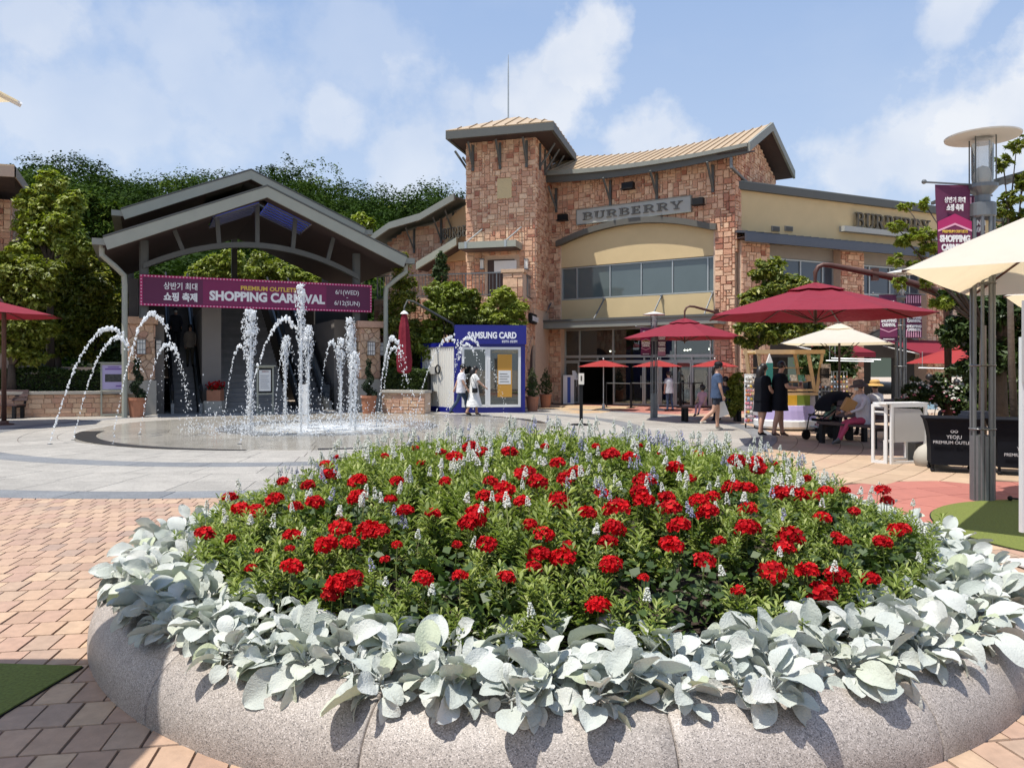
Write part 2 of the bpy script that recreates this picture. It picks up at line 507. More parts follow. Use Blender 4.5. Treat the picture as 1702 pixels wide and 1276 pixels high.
class Plane:
    """upright plane: a run along the ground (u) and a height (z)"""
    def __init__(s, a, b):
        s.a = Vector((a[0], a[1], 0)); s.b = Vector((b[0], b[1], 0))
        s.d = (s.b - s.a); s.len = s.d.length; s.d.normalize()
        s.n = s.d.cross(Vector((0, 0, 1)))
        s.mat = Matrix(((s.d.x, 0, s.n.x, s.a.x), (s.d.y, 0, s.n.y, s.a.y), (0, 1, 0, 0), (0, 0, 0, 1)))

    def off(s, o):
        q = Plane(s.a + s.n * o, s.b + s.n * o)
        return q

    def uv(s, px, py):
        k = (px - CX) / F_
        u = (k * s.a.y - s.a.x) / (s.d.x - k * s.d.y)
        y = s.a.y + s.d.y * u
        return (u, CH + (HY - py) / F_ * y)

    def pt(s, u, z, o=0.0):
        return s.mat @ Vector((u, z, o))


# ------------------------------------------------------------------ pieces laid one by one (stones, pavers, slabs)
PIECE_MESH = {}


def piece_mesh(poly, depth, inset, mat, name):
    key = (tuple((round(p[0], 3), round(p[1], 3)) for p in poly), depth, inset, mat.name, name)
    me = PIECE_MESH.get(key)
    if me is None:
        n = len(poly)
        c = Vector((sum(p[0] for p in poly) / n, sum(p[1] for p in poly) / n))
        vs, top = [], []
        for p in poly:
            vs.append((p[0], p[1], -depth))
        for p in poly:
            d = Vector(p) - c
            k = max(0.0, 1 - inset / max(d.length, 1e-4))
            vs.append((c.x + d.x * k, c.y + d.y * k, 0))
        fs = [tuple(range(n, 2 * n))] + [(i, (i + 1) % n, n + (i + 1) % n, n + i) for i in range(n)]
        me = bpy.data.meshes.new(name)
        me.from_pydata(vs, [], fs)
        me.materials.append(mat)
        PIECE_MESH[key] = me
    return me


class Pieces:
    def __init__(s, name, rest_name, mat, depth=0.03, inset=0.008, most=300):
        s.name, s.rest, s.mat, s.depth, s.inset, s.most = name, rest_name, mat, depth, inset, most
        s.items = []

    def add(s, mat4, poly, tilt=0.0, lift=0.0):
        if len(poly) < 3:
            return
        m = mat4 @ Matrix.Translation((0, 0, (R.random() - .5) * lift)) if lift else mat4
        if tilt:
            m = m @ Euler(((R.random() - .5) * tilt, (R.random() - .5) * tilt, 0)).to_matrix().to_4x4()
        s.items.append((m, poly))

    def size(s, it):
        m, poly = it
        c = m.translation
        if c.y < 0.4:
            return 0
        pts = [m @ Vector((p[0], p[1], 0)) for p in poly]
        q = [((p.x / max(p.y, .3)) * F_ + CX, HY - (p.z - CH) / max(p.y, .3) * F_) for p in pts]
        a = 0
        for i in range(len(q)):
            j = (i + 1) % len(q)
            a += q[i][0] * q[j][1] - q[j][0] * q[i][1]
        cx = sum(p[0] for p in q) / len(q); cy = sum(p[1] for p in q) / len(q)
        if cx < -10 or cx > 1712 or cy < -10 or cy > 1290:
            return -1
        return abs(a)

    def finish(s, parent):
        s.items.sort(key=s.size, reverse=True)
        off = Matrix.Translation(-Vector(parent.location))
        for m, poly in s.items[:s.most]:
            o = bpy.data.objects.new(s.name, piece_mesh(poly, s.depth, s.inset, s.mat, s.name))
            COL.objects.link(o)
            o.parent = parent
            o.matrix_basis = off @ m
        rest = s.items[s.most:]
        if rest:
            vs, fs, rv = [], [], []
            for m, poly in rest:
                n = len(poly); b = len(vs)
                c = Vector((sum(p[0] for p in poly) / n, sum(p[1] for p in poly) / n))
                for p in poly:
                    vs.append(m @ Vector((p[0], p[1], -s.depth)))
                for p in poly:
                    d = Vector(p) - c
                    k = max(0.0, 1 - s.inset / max(d.length, 1e-4))
                    vs.append(m @ Vector((c.x + d.x * k, c.y + d.y * k, 0)))
                fs.append(tuple(range(b + n, b + 2 * n)))
                for i in range(n):
                    fs.append((b + i, b + (i + 1) % n, b + n + (i + 1) % n, b + n + i))
                rv += [R.random()] * (n + 1)
            me = bpy.data.meshes.new(s.rest)
            me.from_pydata([v - Vector(parent.location) for v in vs], [], fs)
            me.materials.append(s.mat)
            a = me.attributes.new('rnd', 'FLOAT', 'FACE')
            a.data.foreach_set('value', rv)
            o = bpy.data.objects.new(s.rest, me)
            COL.objects.link(o)
            o.parent = parent
            o['kind'] = 'stuff'


def ashlar(pieces, plane, u0, u1, z0, z1, inside, cell=0.112, off=0.045, gap=0.012, flip=False):
    """random squared rubble: small cells grouped into stones of one to three cells"""
    nu, nz = int((u1 - u0) / cell), int((z1 - z0) / cell)
    if nu < 1 or nz < 1:
        return
    cu, cz = (u1 - u0) / nu, (z1 - z0) / nz
    used = [[not inside(u0 + (i + .5) * cu, z0 + (j + .5) * cz) for i in range(nu)] for j in range(nz)]
    for j in range(nz):
        for i in range(nu):
            if used[j][i]:
                continue
            w, h = R.choice(((2, 2), (3, 2), (2, 1), (2, 2), (3, 2), (1, 1), (1, 2), (2, 1), (3, 1), (2, 3)))
            while w > 1 and (i + w > nu or any(used[j][i + k] for k in range(w))):
                w -= 1
            while h > 1 and (j + h > nz or any(used[j + l][i + k] for l in range(h) for k in range(w))):
                h -= 1
            for l in range(h):
                for k in range(w):
                    used[j + l][i + k] = True
            W, Hh = w * cu - gap, h * cz - gap
            c = ((u0 + (i + w / 2) * cu), (z0 + (j + h / 2) * cz))
            m = plane.mat @ Matrix.Translation((c[0], c[1], off))
            W, Hh = round(W, 2), round(Hh, 2)
            pieces.add(m, [(-W / 2, -Hh / 2), (W / 2, -Hh / 2), (W / 2, Hh / 2), (-W / 2, Hh / 2)], tilt=0.05, lift=0.02)


def curved_text(body, size, mat, name, parent, plane, u, z, off=0.02, sx=1.0, bold=0.0, extrude=0.004, align='CENTER', shear=0.0, width=None):
    """lettering that lies on a plane, its middle (or left end) at u, its foot at z"""
    cu = bpy.data.curves.new(name, 'FONT')
    cu.body = body
    cu.size = size
    cu.align_x = align
    cu.offset = bold
    cu.extrude = extrude
    cu.shear = shear
    cu.resolution_u = 3
    tmp = bpy.data.objects.new(name, cu)
    COL.objects.link(tmp)
    me = bpy.data.meshes.new_from_object(tmp)
    bpy.data.objects.remove(tmp)
    me.name = name
    if width and len(me.vertices):
        xs = [v.co.x for v in me.vertices]
        sx = width / max(1e-4, max(xs) - min(xs))
    off_v = wloc(parent)
    T = Matrix.Translation(-off_v) @ plane.mat @ Matrix.Translation((u, z, off)) @ Matrix.Diagonal((sx, 1, 1, 1))
    me.transform(T)
    me.materials.clear()
    me.materials.append(mat)
    o = bpy.data.objects.new(name, me)
    COL.objects.link(o)
    if parent is not None:
        o.parent = parent
    return o


SLAB = {  # slab-serif capitals as strokes on a 0..1 height: bars (x0,y0,x1,y1) and bowls (x, y0, y1, bulge)
    'B': (0.78, [(0.10, 0, 0.27, 1), (0, 0, .5, .10), (0, .9, .48, 1), (.2, .47, .48, .56)], [(.46, .50, 1.0, .26), (.48, 0, .54, .30)]),
    'U': (0.80, [(0.08, .25, 0.25, 1), (0, .9, .36, 1), (.62, .25, .72, 1), (.5, .9, .82, 1)], [('u', .08, .72, .28)]),
    'R': (0.84, [(0.10, 0, 0.27, 1), (0, 0, .38, .10), (0, .9, .48, 1), (.2, .44, .48, .53)], [(.46, .46, 1.0, .28), ('leg', .42, .80)]),
    'E': (0.74, [(0.10, 0, 0.27, 1), (0, 0, .66, .10), (0, .9, .64, 1), (.2, .46, .5, .55), (.58, 0, .66, .28), (.56, .72, .64, 1), (.45, .38, .52, .63)], []),
    'Y': (0.84, [(0.34, 0, 0.50, .46), (.22, 0, .62, .10), (-.02, .9, .32, 1), (.54, .9, .86, 1)], [('y',)]),
}


def slab_word(word, height, name, mat, parent, plane, u, z, off, depth, width):
    mb = MB(None)
    tot = sum(SLAB[c][0] for c in word) + 0.16 * (len(word) - 1)
    sx = width / tot
    x = u
    for c in word:
        w, bars, bowls = SLAB[c]
        mb.xf = plane.mat @ Matrix.Translation((x, z, off)) @ Matrix.Diagonal((sx, height, 1, 1))
        for k, (x0, y0, x1, y1) in enumerate(bars):
            mb.box((x0, y0, 0), (x1, y1, depth + 0.002 * k))
        for bw in bowls:
            d1 = depth - 0.004
            if bw[0] == 'u':
                n = 8
                for i in range(n):
                    a0, a1 = math.pi + math.pi * i / n, math.pi + math.pi * (i + 1) / n
                    cx, r = .40, .32
                    q = [(cx + r * math.cos(a), .28 + .28 * math.sin(a)) for a in (a0, a1)] + [(cx + (r - .13) * math.cos(a), .28 + .17 * math.sin(a)) for a in (a1, a0)]
                    mb.prism(q, 0, d1)
            elif bw[0] == 'leg':
                mb.prism([(.38, .48), (.55, .48), (.84, 0), (.62, 0)], 0, d1)
            elif bw[0] == 'y':
                mb.prism([(.04, .9), (.22, .9), (.50, .40), (.34, .40)], 0, d1)
                mb.prism([(.62, .9), (.72, .9), (.50, .40), (.42, .44)], 0, d1 - .004)
            else:
                bx, y0, y1, bl = bw
                n = 8; cy = (y0 + y1) / 2; ry = (y1 - y0) / 2
                for i in range(n):
                    a0, a1 = -math.pi / 2 + math.pi * i / n, -math.pi / 2 + math.pi * (i + 1) / n
                    q = [(bx + bl * math.cos(a), cy + ry * math.sin(a)) for a in (a0, a1)] + [(bx + (bl - .15) * math.cos(a), cy + (ry - .09) * math.sin(a)) for a in (a1, a0)]
                    mb.prism(q, 0, d1)
        x += (w + 0.16) * sx
    return mb.build(name, mat, parent)


# ------------------------------------------------------------------ foliage
def leaf_mesh(name, cen, u, v, mat, fold=0.0, shape='leaf', tone=None):
    """cen: centres, u: half-length vectors, v: half-width vectors; four-cornered leaves, numpy"""
    n = len(cen)
    co = np.empty((n, 4, 3), np.float32)
    if shape == 'leaf':
        co[:, 0] = cen - u
        co[:, 1] = cen - v + u * 0.1
        co[:, 2] = cen + u
        co[:, 3] = cen + v + u * 0.1
    else:
        co[:, 0] = cen - u * .8 - v * .8
        co[:, 1] = cen + u - v * .7
        co[:, 2] = cen + u * .8 + v
        co[:, 3] = cen - u * .7 + v * .8
    if fold:
        co[:, 2, 2] -= fold * np.linalg.norm(u, axis=1)
    me = bpy.data.meshes.new(name)
    me.vertices.add(n * 4)
    me.vertices.foreach_set('co', co.ravel())
    me.loops.add(n * 4)
    me.loops.foreach_set('vertex_index', np.arange(n * 4, dtype=np.int32))
    me.polygons.add(n)
    me.polygons.foreach_set('loop_start', np.arange(n, dtype=np.int32) * 4)
    me.update()
    me.validate()
    a = me.attributes.new('rnd', 'FLOAT', 'FACE')
    a.data.foreach_set('value', (NR.random(n) * 0.6 if tone is None else tone).astype(np.float32))
    me.materials.append(mat)
    return me


def rand_dirs(n):
    d = NR.normal(size=(n, 3))
    return d / np.linalg.norm(d, axis=1)[:, None]


def leaf_axes(n, size, ratio=0.45, up=0.5, out=None):
    """random leaf frames whose faces look up and outwards"""
    nor = rand_dirs(n)
    nor[:, 2] = np.abs(nor[:, 2]) * (1 + up) + up * 0.5
    if out is not None:
        nor += out * 0.9
    nor /= np.linalg.norm(nor, axis=1)[:, None]
    t = rand_dirs(n)
    t -= (t * nor).sum(1)[:, None] * nor
    t /= np.linalg.norm(t, axis=1)[:, None]
    b = np.cross(nor, t)
    s = size * (0.65 + 0.7 * NR.random(n))[:, None]
    return t * s, b * s * ratio


def clump_points(clumps, n, per=26, sig=0.16, shell=0.62):
    """twig ends spread through a set of ellipsoids, leaves gathered round each twig end"""
    w = np.array([c[3] * c[4] + c[3] * c[5] + c[4] * c[5] for c in clumps]); w = w / w.sum()
    nt = max(4, n // per)
    ci = NR.choice(len(clumps), nt, p=w)
    C = np.array(clumps)[ci]
    d = rand_dirs(nt)
    rad = shell + (1 - shell) * NR.random(nt) ** 0.7
    lump = 1 + 0.18 * np.sin(d[:, 0] * 5 + C[:, 0] * 3) * np.cos(d[:, 2] * 6 + C[:, 1])
    tw = C[:, :3] + d * C[:, 3:6] * (rad * lump)[:, None]
    k = NR.integers(0, nt, n)
    g = NR.normal(size=(n, 3)) * sig
    g[:, 2] *= 0.6
    scale = np.minimum(C[k][:, 3:6].min(axis=1), 1.6)[:, None]
    return tw[k] + g * scale, d[k], tw


def make_tree(name, label, base, clumps, n, size, mat, cat='tree', group=None, trunk=0.12, ratio=0.45, per=26, sig=0.16, up=0.5, split=None, shell=0.62, trunk_name='trunk', limbs=None):
    """tapered trunk, a limb to every clump, crown of loose leaves. clumps are relative to the base"""
    t = thing(name, label, cat, base, group)
    cen, out, tw = clump_points(clumps, n, per, sig, shell)
    u, v = leaf_axes(n, size, ratio, up, out)
    me = leaf_mesh('crown', cen, u, v, mat, fold=0.25)
    o = bpy.data.objects.new('crown', me); COL.objects.link(o); o.parent = t
    mb = MB()
    top = max(c[2] for c in clumps)
    low = min(c[2] - c[5] * 0.5 for c in clumps)
    fork = split or max(0.3, low)
    bend = Vector(((R.random() - .5) * .15, (R.random() - .5) * .15, 0))
    axis = [Vector((0, 0, -0.05)), Vector((0, 0, fork * .5)) + bend, Vector((0, 0, fork)) + bend * 1.4]
    mb.tube(axis, [trunk * 1.25, trunk, trunk * .8], 8)
    for c in (limbs or clumps):
        e = Vector(c[:3])
        mid = (axis[-1] + e) / 2 + Vector(((R.random() - .5), (R.random() - .5), R.random() * .4)) * .25
        mb.tube([axis[-1] - Vector((0, 0, .05)), mid, e], [trunk * .5, trunk * .3, trunk * .1], 6)
        for _ in range(5):
            q = tw[R.randrange(len(tw))]
            if (Vector(q) - e).length < max(c[3:6]) * 1.3:
                mb.tube([e.lerp(mid, .4), e.lerp(Vector(q), .5) + Vector((0, 0, .05)), Vector(q)], [trunk * .16, trunk * .1, trunk * .04], 4, cap=False)
    mb.build(trunk_name, bark, t, local=True, smooth=True)
    return t

# ------------------------------------------------------------------ ground, paving, plaza
PCX, PCY, PR = -4.9, 20.75, 11.4            # fountain plaza
KX, KY, KR = 0.29, 5.82, 3.07               # flower planter
TX, TY, TR = 6.1, 7.4, 1.82                 # round turf mat on the right


def ground_mat():
    m = bpy.data.materials.new('distant_paving')
    m.use_nodes = True
    t = NT(m.node_tree); t.n.clear()
    geo = t.new("ShaderNodeNewGeometry")
    mp = t.new("ShaderNodeMapping", {0: geo.outputs['Position'], 2: (0, 0, 0.5)})
    br = t.new("ShaderNodeTexBrick", {'Vector': mp.outputs[0], 'Color1': (0.50, 0.41, 0.32, 1), 'Color2': (0.44, 0.36, 0.29, 1), 'Mortar': (0.25, 0.2, 0.16, 1), 'Scale': 1.0,
                                      'Mortar Size': 0.008, 'Brick Width': 0.6, 'Row Height': 0.3})
    n = t.new("ShaderNodeTexNoise", {'Vector': geo.outputs['Position'], 'Scale': 0.7, 'Detail': 8.0})
    k = t.math('MULTIPLY_ADD', n.outputs[0], 0.4, 0.8)
    c = t.mix(1.0, br.outputs[0], t.new("ShaderNodeCombineColor", {0: k, 1: k, 2: k}).outputs[0], 'MULTIPLY')
    bs = t.new("ShaderNodeBsdfPrincipled", {'Base Color': c, 'Roughness': 0.8})
    t.new("ShaderNodeOutputMaterial", {0: bs.outputs[0]})
    return m


mb = MB(); mb.quad((-900, -300, -.03), (900, -300, -.03), (900, 1500, -.03), (-900, 1500, -.03))
ground = struct(mb.build('ground', ground_mat()))
mb = MB(); mb.quad((-14, -1.0, -.012), (16, -1.0, -.012), (16, 27, -.012), (-14, 27, -.012))
bed = struct(mb.build('paving', joint))
mb = MB(); mb.lathe([(0.001, -.008), (PR, -.008)], 96, (PCX, PCY), cap=False)
plaza = struct(mb.build('plaza', joint))


def zone(x, y):
    if math.hypot(x - KX, y - KY) < KR - .03:
        return 'planter'
    if math.hypot(x - PCX, y - PCY) < PR:
        return 'plaza'
    if math.hypot(x - TX, y - TY) < 3.45 and y > 7.05 and x > 3.0:
        return 'red'
    if x > 2.4 and y > 9.25:
        return 'tan'
    return 'paver'


pv = Pieces('paver', 'far_pavers', paver, depth=.011, inset=.0035)
th = math.radians(9)
ct, st = math.cos(th), math.sin(th)
PW, PD = .160, .255
for j in range(-8, 46):
    for i in range(-74, 86):
        a, b = (i + (0.5 if j % 2 else 0) + R.uniform(-.02, .02)) * PW, j * PD
        x, y = a * ct - b * st, a * st + b * ct
        if y < .2 or y > 12.5 or abs(x) > .68 * y + 3.2:
            continue
        gx = .0045
        cor = [(a - PW / 2 + gx, b - PD / 2 + gx), (a + PW / 2 - gx, b - PD / 2 + gx), (a + PW / 2 - gx, b + PD / 2 - gx), (a - PW / 2 + gx, b + PD / 2 - gx)]
        w = [(p[0] * ct - p[1] * st, p[0] * st + p[1] * ct) for p in cor]
        zs = [zone(*p) for p in w]
        if zone(x, y) in ('planter', 'plaza') and all(z != 'paver' for z in zs):
            continue
        if all(z in ('planter', 'plaza') for z in zs) or 'red' in (zone(x, y),) or zone(x, y) == 'tan':
            continue
        if 'plaza' in zs:
            q = []
            for (px, py) in w:
                r = math.hypot(px - PCX, py - PCY)
                if r < PR + .004:
                    k = (PR + .004) / r
                    px, py = PCX + (px - PCX) * k, PCY + (py - PCY) * k
                q.append((round(px - x, 3), round(py - y, 3)))
            pv.add(Matrix.Translation((x, y, 0)), q)
        else:
            m = Matrix.Translation((x, y, 0)) @ Matrix.Rotation(th, 4, 'Z')
            pv.add(m, [(-PW / 2 + gx, -PD / 2 + gx), (PW / 2 - gx, -PD / 2 + gx), (PW / 2 - gx, PD / 2 - gx), (-PW / 2 + gx, PD / 2 - gx)], tilt=.008, lift=.0035)
pv.finish(bed)


def ring_slabs(pieces, cx, cy, r0, r1, arc, ok, gap=.004, shift=0.0, seg=2):
    n = max(6, int(2 * math.pi * (r0 + r1) / 2 / arc))
    for i in range(n):
        a0 = 2 * math.pi * (i + shift) / n; a1 = 2 * math.pi * (i + 1 + shift) / n
        am = (a0 + a1) / 2; rm = (r0 + r1) / 2
        x, y = cx + rm * math.cos(am), cy + rm * math.sin(am)
        if not ok(x, y):
            continue
        g0, g1 = gap / r0, gap / r1
        q = []
        for k in range(seg + 1):
            a = a0 + g1 - am + (a1 - a0 - 2 * g1) * k / seg
            q.append((round((r1 - gap) * math.cos(a) - rm, 3), round((r1 - gap) * math.sin(a), 3)))
        for k in range(seg, -1, -1):
            a = a0 + g0 - am + (a1 - a0 - 2 * g0) * k / seg
            q.append((round((r0 + gap) * math.cos(a) - rm, 3), round((r0 + gap) * math.sin(a), 3)))
        q = list(reversed(q))
        pieces.add(Matrix.Translation((x, y, 0)) @ Matrix.Rotation(am, 4, 'Z'), q[::-1] if False else q[::-1], lift=.002)


ts = Pieces('paving_slab', 'far_slabs', tan_slab, depth=.011, inset=.004)
r = PR
while r < 22:
    ring_slabs(ts, PCX, PCY, r, r + .42, .62, lambda x, y: zone(x, y) == 'tan' and x < 15.8 and y < 26.5 and x < .70 * y + 3, shift=R.random())
    r += .42
ts.finish(bed)
rs = Pieces('red_slab', 'far_red_slabs', red_slab, depth=.011, inset=.004)
r = 1.2
while r < 3.5:
    ring_slabs(rs, TX, TY, r, min(r + .56, 3.45), .9, lambda x, y: zone(x, y) == 'red', shift=R.random(), seg=4)
    r += .56
rs.finish(bed)
# plaza slabs: light fields with two dark rings
ls = Pieces('granite_slab', 'far_granite_slabs', lt_granite, depth=.008, inset=.003)
dsb = Pieces('dark_granite_slab', 'far_dark_slabs', dk_granite, depth=.008, inset=.003)
vis = lambda x, y: abs(x) < .69 * y + 2.5
for a, b, w in ((10.0, 10.85, .95), (9.2, 10.0, .95), (8.4, 9.2, .95), (7.1, 7.85, .9), (6.35, 7.1, .9), (5.2, 6.35, 1.1), (4.0, 5.2, 1.1), (2.9, 4.0, 1.0), (1.0, 2.1, .9)):
    ring_slabs(ls, PCX, PCY, a, b, w, vis, shift=R.random(), seg=3)
for a, b, w in ((10.85, 11.4, 1.25), (7.85, 8.4, 1.2), (2.1, 2.9, .9)):
    ring_slabs(dsb, PCX, PCY, a, b, w, vis, shift=R.random(), seg=4)
ls.finish(plaza)
dsb.finish(plaza)

# water lying in the shallow basin
def puddle_mat():
    m = bpy.data.materials.new('shallow_water')
    m.use_nodes = True
    t = NT(m.node_tree); t.n.clear()
    geo = t.new("ShaderNodeNewGeometry")
    pos = geo.outputs['Position']
    c = t.new("ShaderNodeVectorMath", {0: pos, 1: (PCX + .1, PCY - .3, 0)}, operation='DISTANCE')
    n = t.new("ShaderNodeTexNoise", {'Vector': pos, 'Scale': 2.6, 'Detail': 10.0, 'Roughness': 0.75})
    foam = t.math('MULTIPLY', t.math('SUBTRACT', t.math('ADD', n.outputs[0], t.math('MULTIPLY', t.math('SUBTRACT', 2.9, c.outputs['Value']), .13)), .60), 4.0, clamp=True)
    tr = t.new("ShaderNodeBsdfTransparent", {0: (0.93, 0.93, 0.92, 1)})
    gl = t.new("ShaderNodeBsdfGlossy", {0: (1, 1, 1, 1), 1: 0.06})
    w = t.new("ShaderNodeTexNoise", {'Vector': pos, 'Scale': 7.0, 'Detail': 3.0})
    bp = t.new("ShaderNodeBump", {'Height': w.outputs[0], 'Strength': 1.0, 'Distance': 0.006})
    t.l.new(bp.outputs[0], gl.inputs['Normal'])
    fr = t.new("ShaderNodeFresnel", {0: 1.33})
    t.l.new(bp.outputs[0], fr.inputs['Normal'])
    a = t.new("ShaderNodeMixShader", {0: t.math('MULTIPLY', fr.outputs[0], .55, clamp=True), 1: tr.outputs[0], 2: gl.outputs[0]})
    df = t.new("ShaderNodeBsdfDiffuse", {0: (0.72, 0.75, 0.76, 1)})
    b = t.new("ShaderNodeMixShader", {0: t.math('MULTIPLY', foam, .75), 1: a.outputs[0], 2: df.outputs[0]})
    t.new("ShaderNodeOutputMaterial", {0: b.outputs[0]})
    return m


mb = MB()
pts = []
for k in range(160):
    a = 2 * math.pi * k / 160
    rr = 6.05 + .10 * math.sin(a * 5) + .06 * math.sin(a * 13 + 1)
    pts.append((PCX + rr * math.cos(a), PCY + rr * math.sin(a), .006))
mb.poly(pts)
water = struct(mb.build('water', puddle_mat()))
# slot drains: dark crescents round the basin's edge
drain = thing('drain_channel', 'dark crescent drain grate at the near left edge of the fountain basin', 'drain', (PCX - 3, PCY - 5, 0))
for a0, a1, wd in ((196, 268, .42), (281, 297, .16), (12, 60, .14)):
    n = 26
    mb = MB()
    for k in range(n):
        t0, t1 = k / n, (k + 1) / n
        for s_ in (0,):
            A0, A1 = math.radians(a0 + (a1 - a0) * t0), math.radians(a0 + (a1 - a0) * t1)
            w0 = wd * (1 - t0) ** .8 + .10; w1 = wd * (1 - t1) ** .8 + .10
            ro = 6.02
            mb.poly([(PCX + ro * math.cos(A0), PCY + ro * math.sin(A0), .009), (PCX + ro * math.cos(A1), PCY + ro * math.sin(A1), .009),
                     (PCX + (ro - w1) * math.cos(A1), PCY + (ro - w1) * math.sin(A1), .009), (PCX + (ro - w0) * math.cos(A0), PCY + (ro - w0) * math.sin(A0), .009)])
    mb.build('grate', M('drain_grate', (0.035, 0.033, 0.032), 0.35), drain)


def mat_disc(name, label, cx, cy, rad, poly=None):
    t = thing(name, label, 'turf mat', (cx, cy, 0))
    mb = MB()
    if poly is None:
        poly = [(cx + rad * math.cos(2 * math.pi * k / 72), cy + rad * math.sin(2 * math.pi * k / 72)) for k in range(72)]
    mb.prism(poly, .004, .014)
    mb.build('pile', turf, t)
    mb = MB()
    c = Vector((sum(p[0] for p in poly) / len(poly), sum(p[1] for p in poly) / len(poly)))
    mb.prism([tuple(c + (Vector(p) - c) * 1.006) for p in poly], .0015, .007)
    mb.build('backing', black, t)
    return t


mat_disc('turf_mat', 'round green artificial turf mat under the cream parasol on the right', TX, TY, TR)
g0, g1, g2 = G(0, 1106), G(137, 1110), G(0, 1191)
mat_disc('turf_mat', 'green artificial turf mat with a dark edge beside the granite planter on the left', 0, 0, 0,
         [(g0.x - 1.5, g0.y + .03), (g0.x, g0.y), (g1.x, g1.y), (g2.x, g2.y), (g2.x - .8, g2.y - .45), (g2.x - 1.6, g2.y - .7)])
mat_disc('turf_mat', 'second round turf mat farther back behind the tall lamp post', 9.6, 10.6, 1.5)

# paving in front of the shop doors
def brick_sheet(name, pts, c1, c2, z, rot=.3):
    m = bpy.data.materials.new(name)
    m.use_nodes = True
    t = NT(m.node_tree); t.n.clear()
    geo = t.new("ShaderNodeNewGeometry")
    mp = t.new("ShaderNodeMapping", {0: geo.outputs['Position'], 2: (0, 0, rot)})
    br = t.new("ShaderNodeTexBrick", {'Vector': mp.outputs[0], 'Color1': (*c1, 1), 'Color2': (*c2, 1), 'Mortar': tuple(x * .45 for x in c1) + (1,), 'Scale': 1.0,
                                      'Mortar Size': 0.01, 'Brick Width': 0.45, 'Row Height': 0.45})
    bs = t.new("ShaderNodeBsdfPrincipled", {'Base Color': br.outputs[0], 'Roughness': 0.75})
    t.new("ShaderNodeOutputMaterial", {0: bs.outputs[0]})
    mb = MB(); mb.poly([(p.x, p.y, z) for p in pts])
    return struct(mb.build(name, m))


brick_sheet('pavement', [G(880, 683), G(1010, 694.5), G(1240, 706), G(1250, 672), G(880, 672)], (0.34, 0.13, 0.10), (0.42, 0.19, 0.14), -.004)
brick_sheet('path', [G(885, 684), G(965, 692), G(1062, 675.5), G(890, 672)], (0.50, 0.37, 0.22), (0.44, 0.30, 0.18), 0.0)

# ------------------------------------------------------------------ the planter
planter = thing('stone_planter', 'huge round granite planter with a rounded rim full of red and white flowers', 'planter', (KX, KY, 0))
prof = [(KR, -.04), (KR, .03)] + [(KR - .29 + .29 * math.cos(a), .03 + .275 * math.sin(a)) for a in [math.pi / 2 * k / 9 for k in range(1, 10)]] + [(2.62, .306), (2.5, .30), (2.46, .22)]
for b in range(16):
    a0 = math.radians(-129 + 22.5 * b) + .0008; a1 = math.radians(-129 + 22.5 * (b + 1)) - .0008
    mb = MB()
    n = 16
    rows = []
    for k in range(n + 1):
        a = a0 + (a1 - a0) * k / n
        sh = .0035 if k in (0, n) else 0
        aa = a
        rows.append([mb.pt((KX + (r_ - sh) * math.cos(aa), KY + (r_ - sh) * math.sin(aa), z - sh)) for r_, z in prof])
        if k == 0 or k == n - 1:
            aa = a0 + .0022 if k == 0 else a1 - .0022
            rows.append([mb.pt((KX + r_ * math.cos(aa), KY + r_ * math.sin(aa), z)) for r_, z in prof])
    for i in range(len(rows) - 1):
        for k in range(len(prof) - 1):
            mb.face([rows[i][k], rows[i + 1][k], rows[i + 1][k + 1], rows[i][k + 1]])
    mb.face(rows[0]); mb.face(rows[-1][::-1])
    mb.build('rim_block', rim_granite, planter, smooth=True)
mb = MB(); mb.lathe([(KR - .02, -.04), (KR - .02, .04), (KR - .3, .27), (2.55, .27), (2.3, .33), (1.2, .44), (0.001, .48)], 64, (KX, KY), cap=False)
mb.build('soil', soil, planter, smooth=True)


def hm(r):
    """height of the flower mound"""
    return .50 + .53 * max(0.0, 1 - (r / 2.6) ** 2.4)


def sector(x, y):
    """part of the round bed in words"""
    a, r_ = math.degrees(math.atan2(y - KY, x - KX)) % 360, math.hypot(x - KX, y - KY)
    if r_ < .8: return 'at the top of the mound'
    s = ('right end', 'back right', 'back right', 'back centre', 'back left', 'back left', 'left end', 'left end', 'front left corner', 'front left', 'left of front centre', 'front centre',
         'right of front centre', 'front right', 'front right corner', 'right end')[int((a + 11.25) // 22.5) % 16]
    return s + ' of the bed'


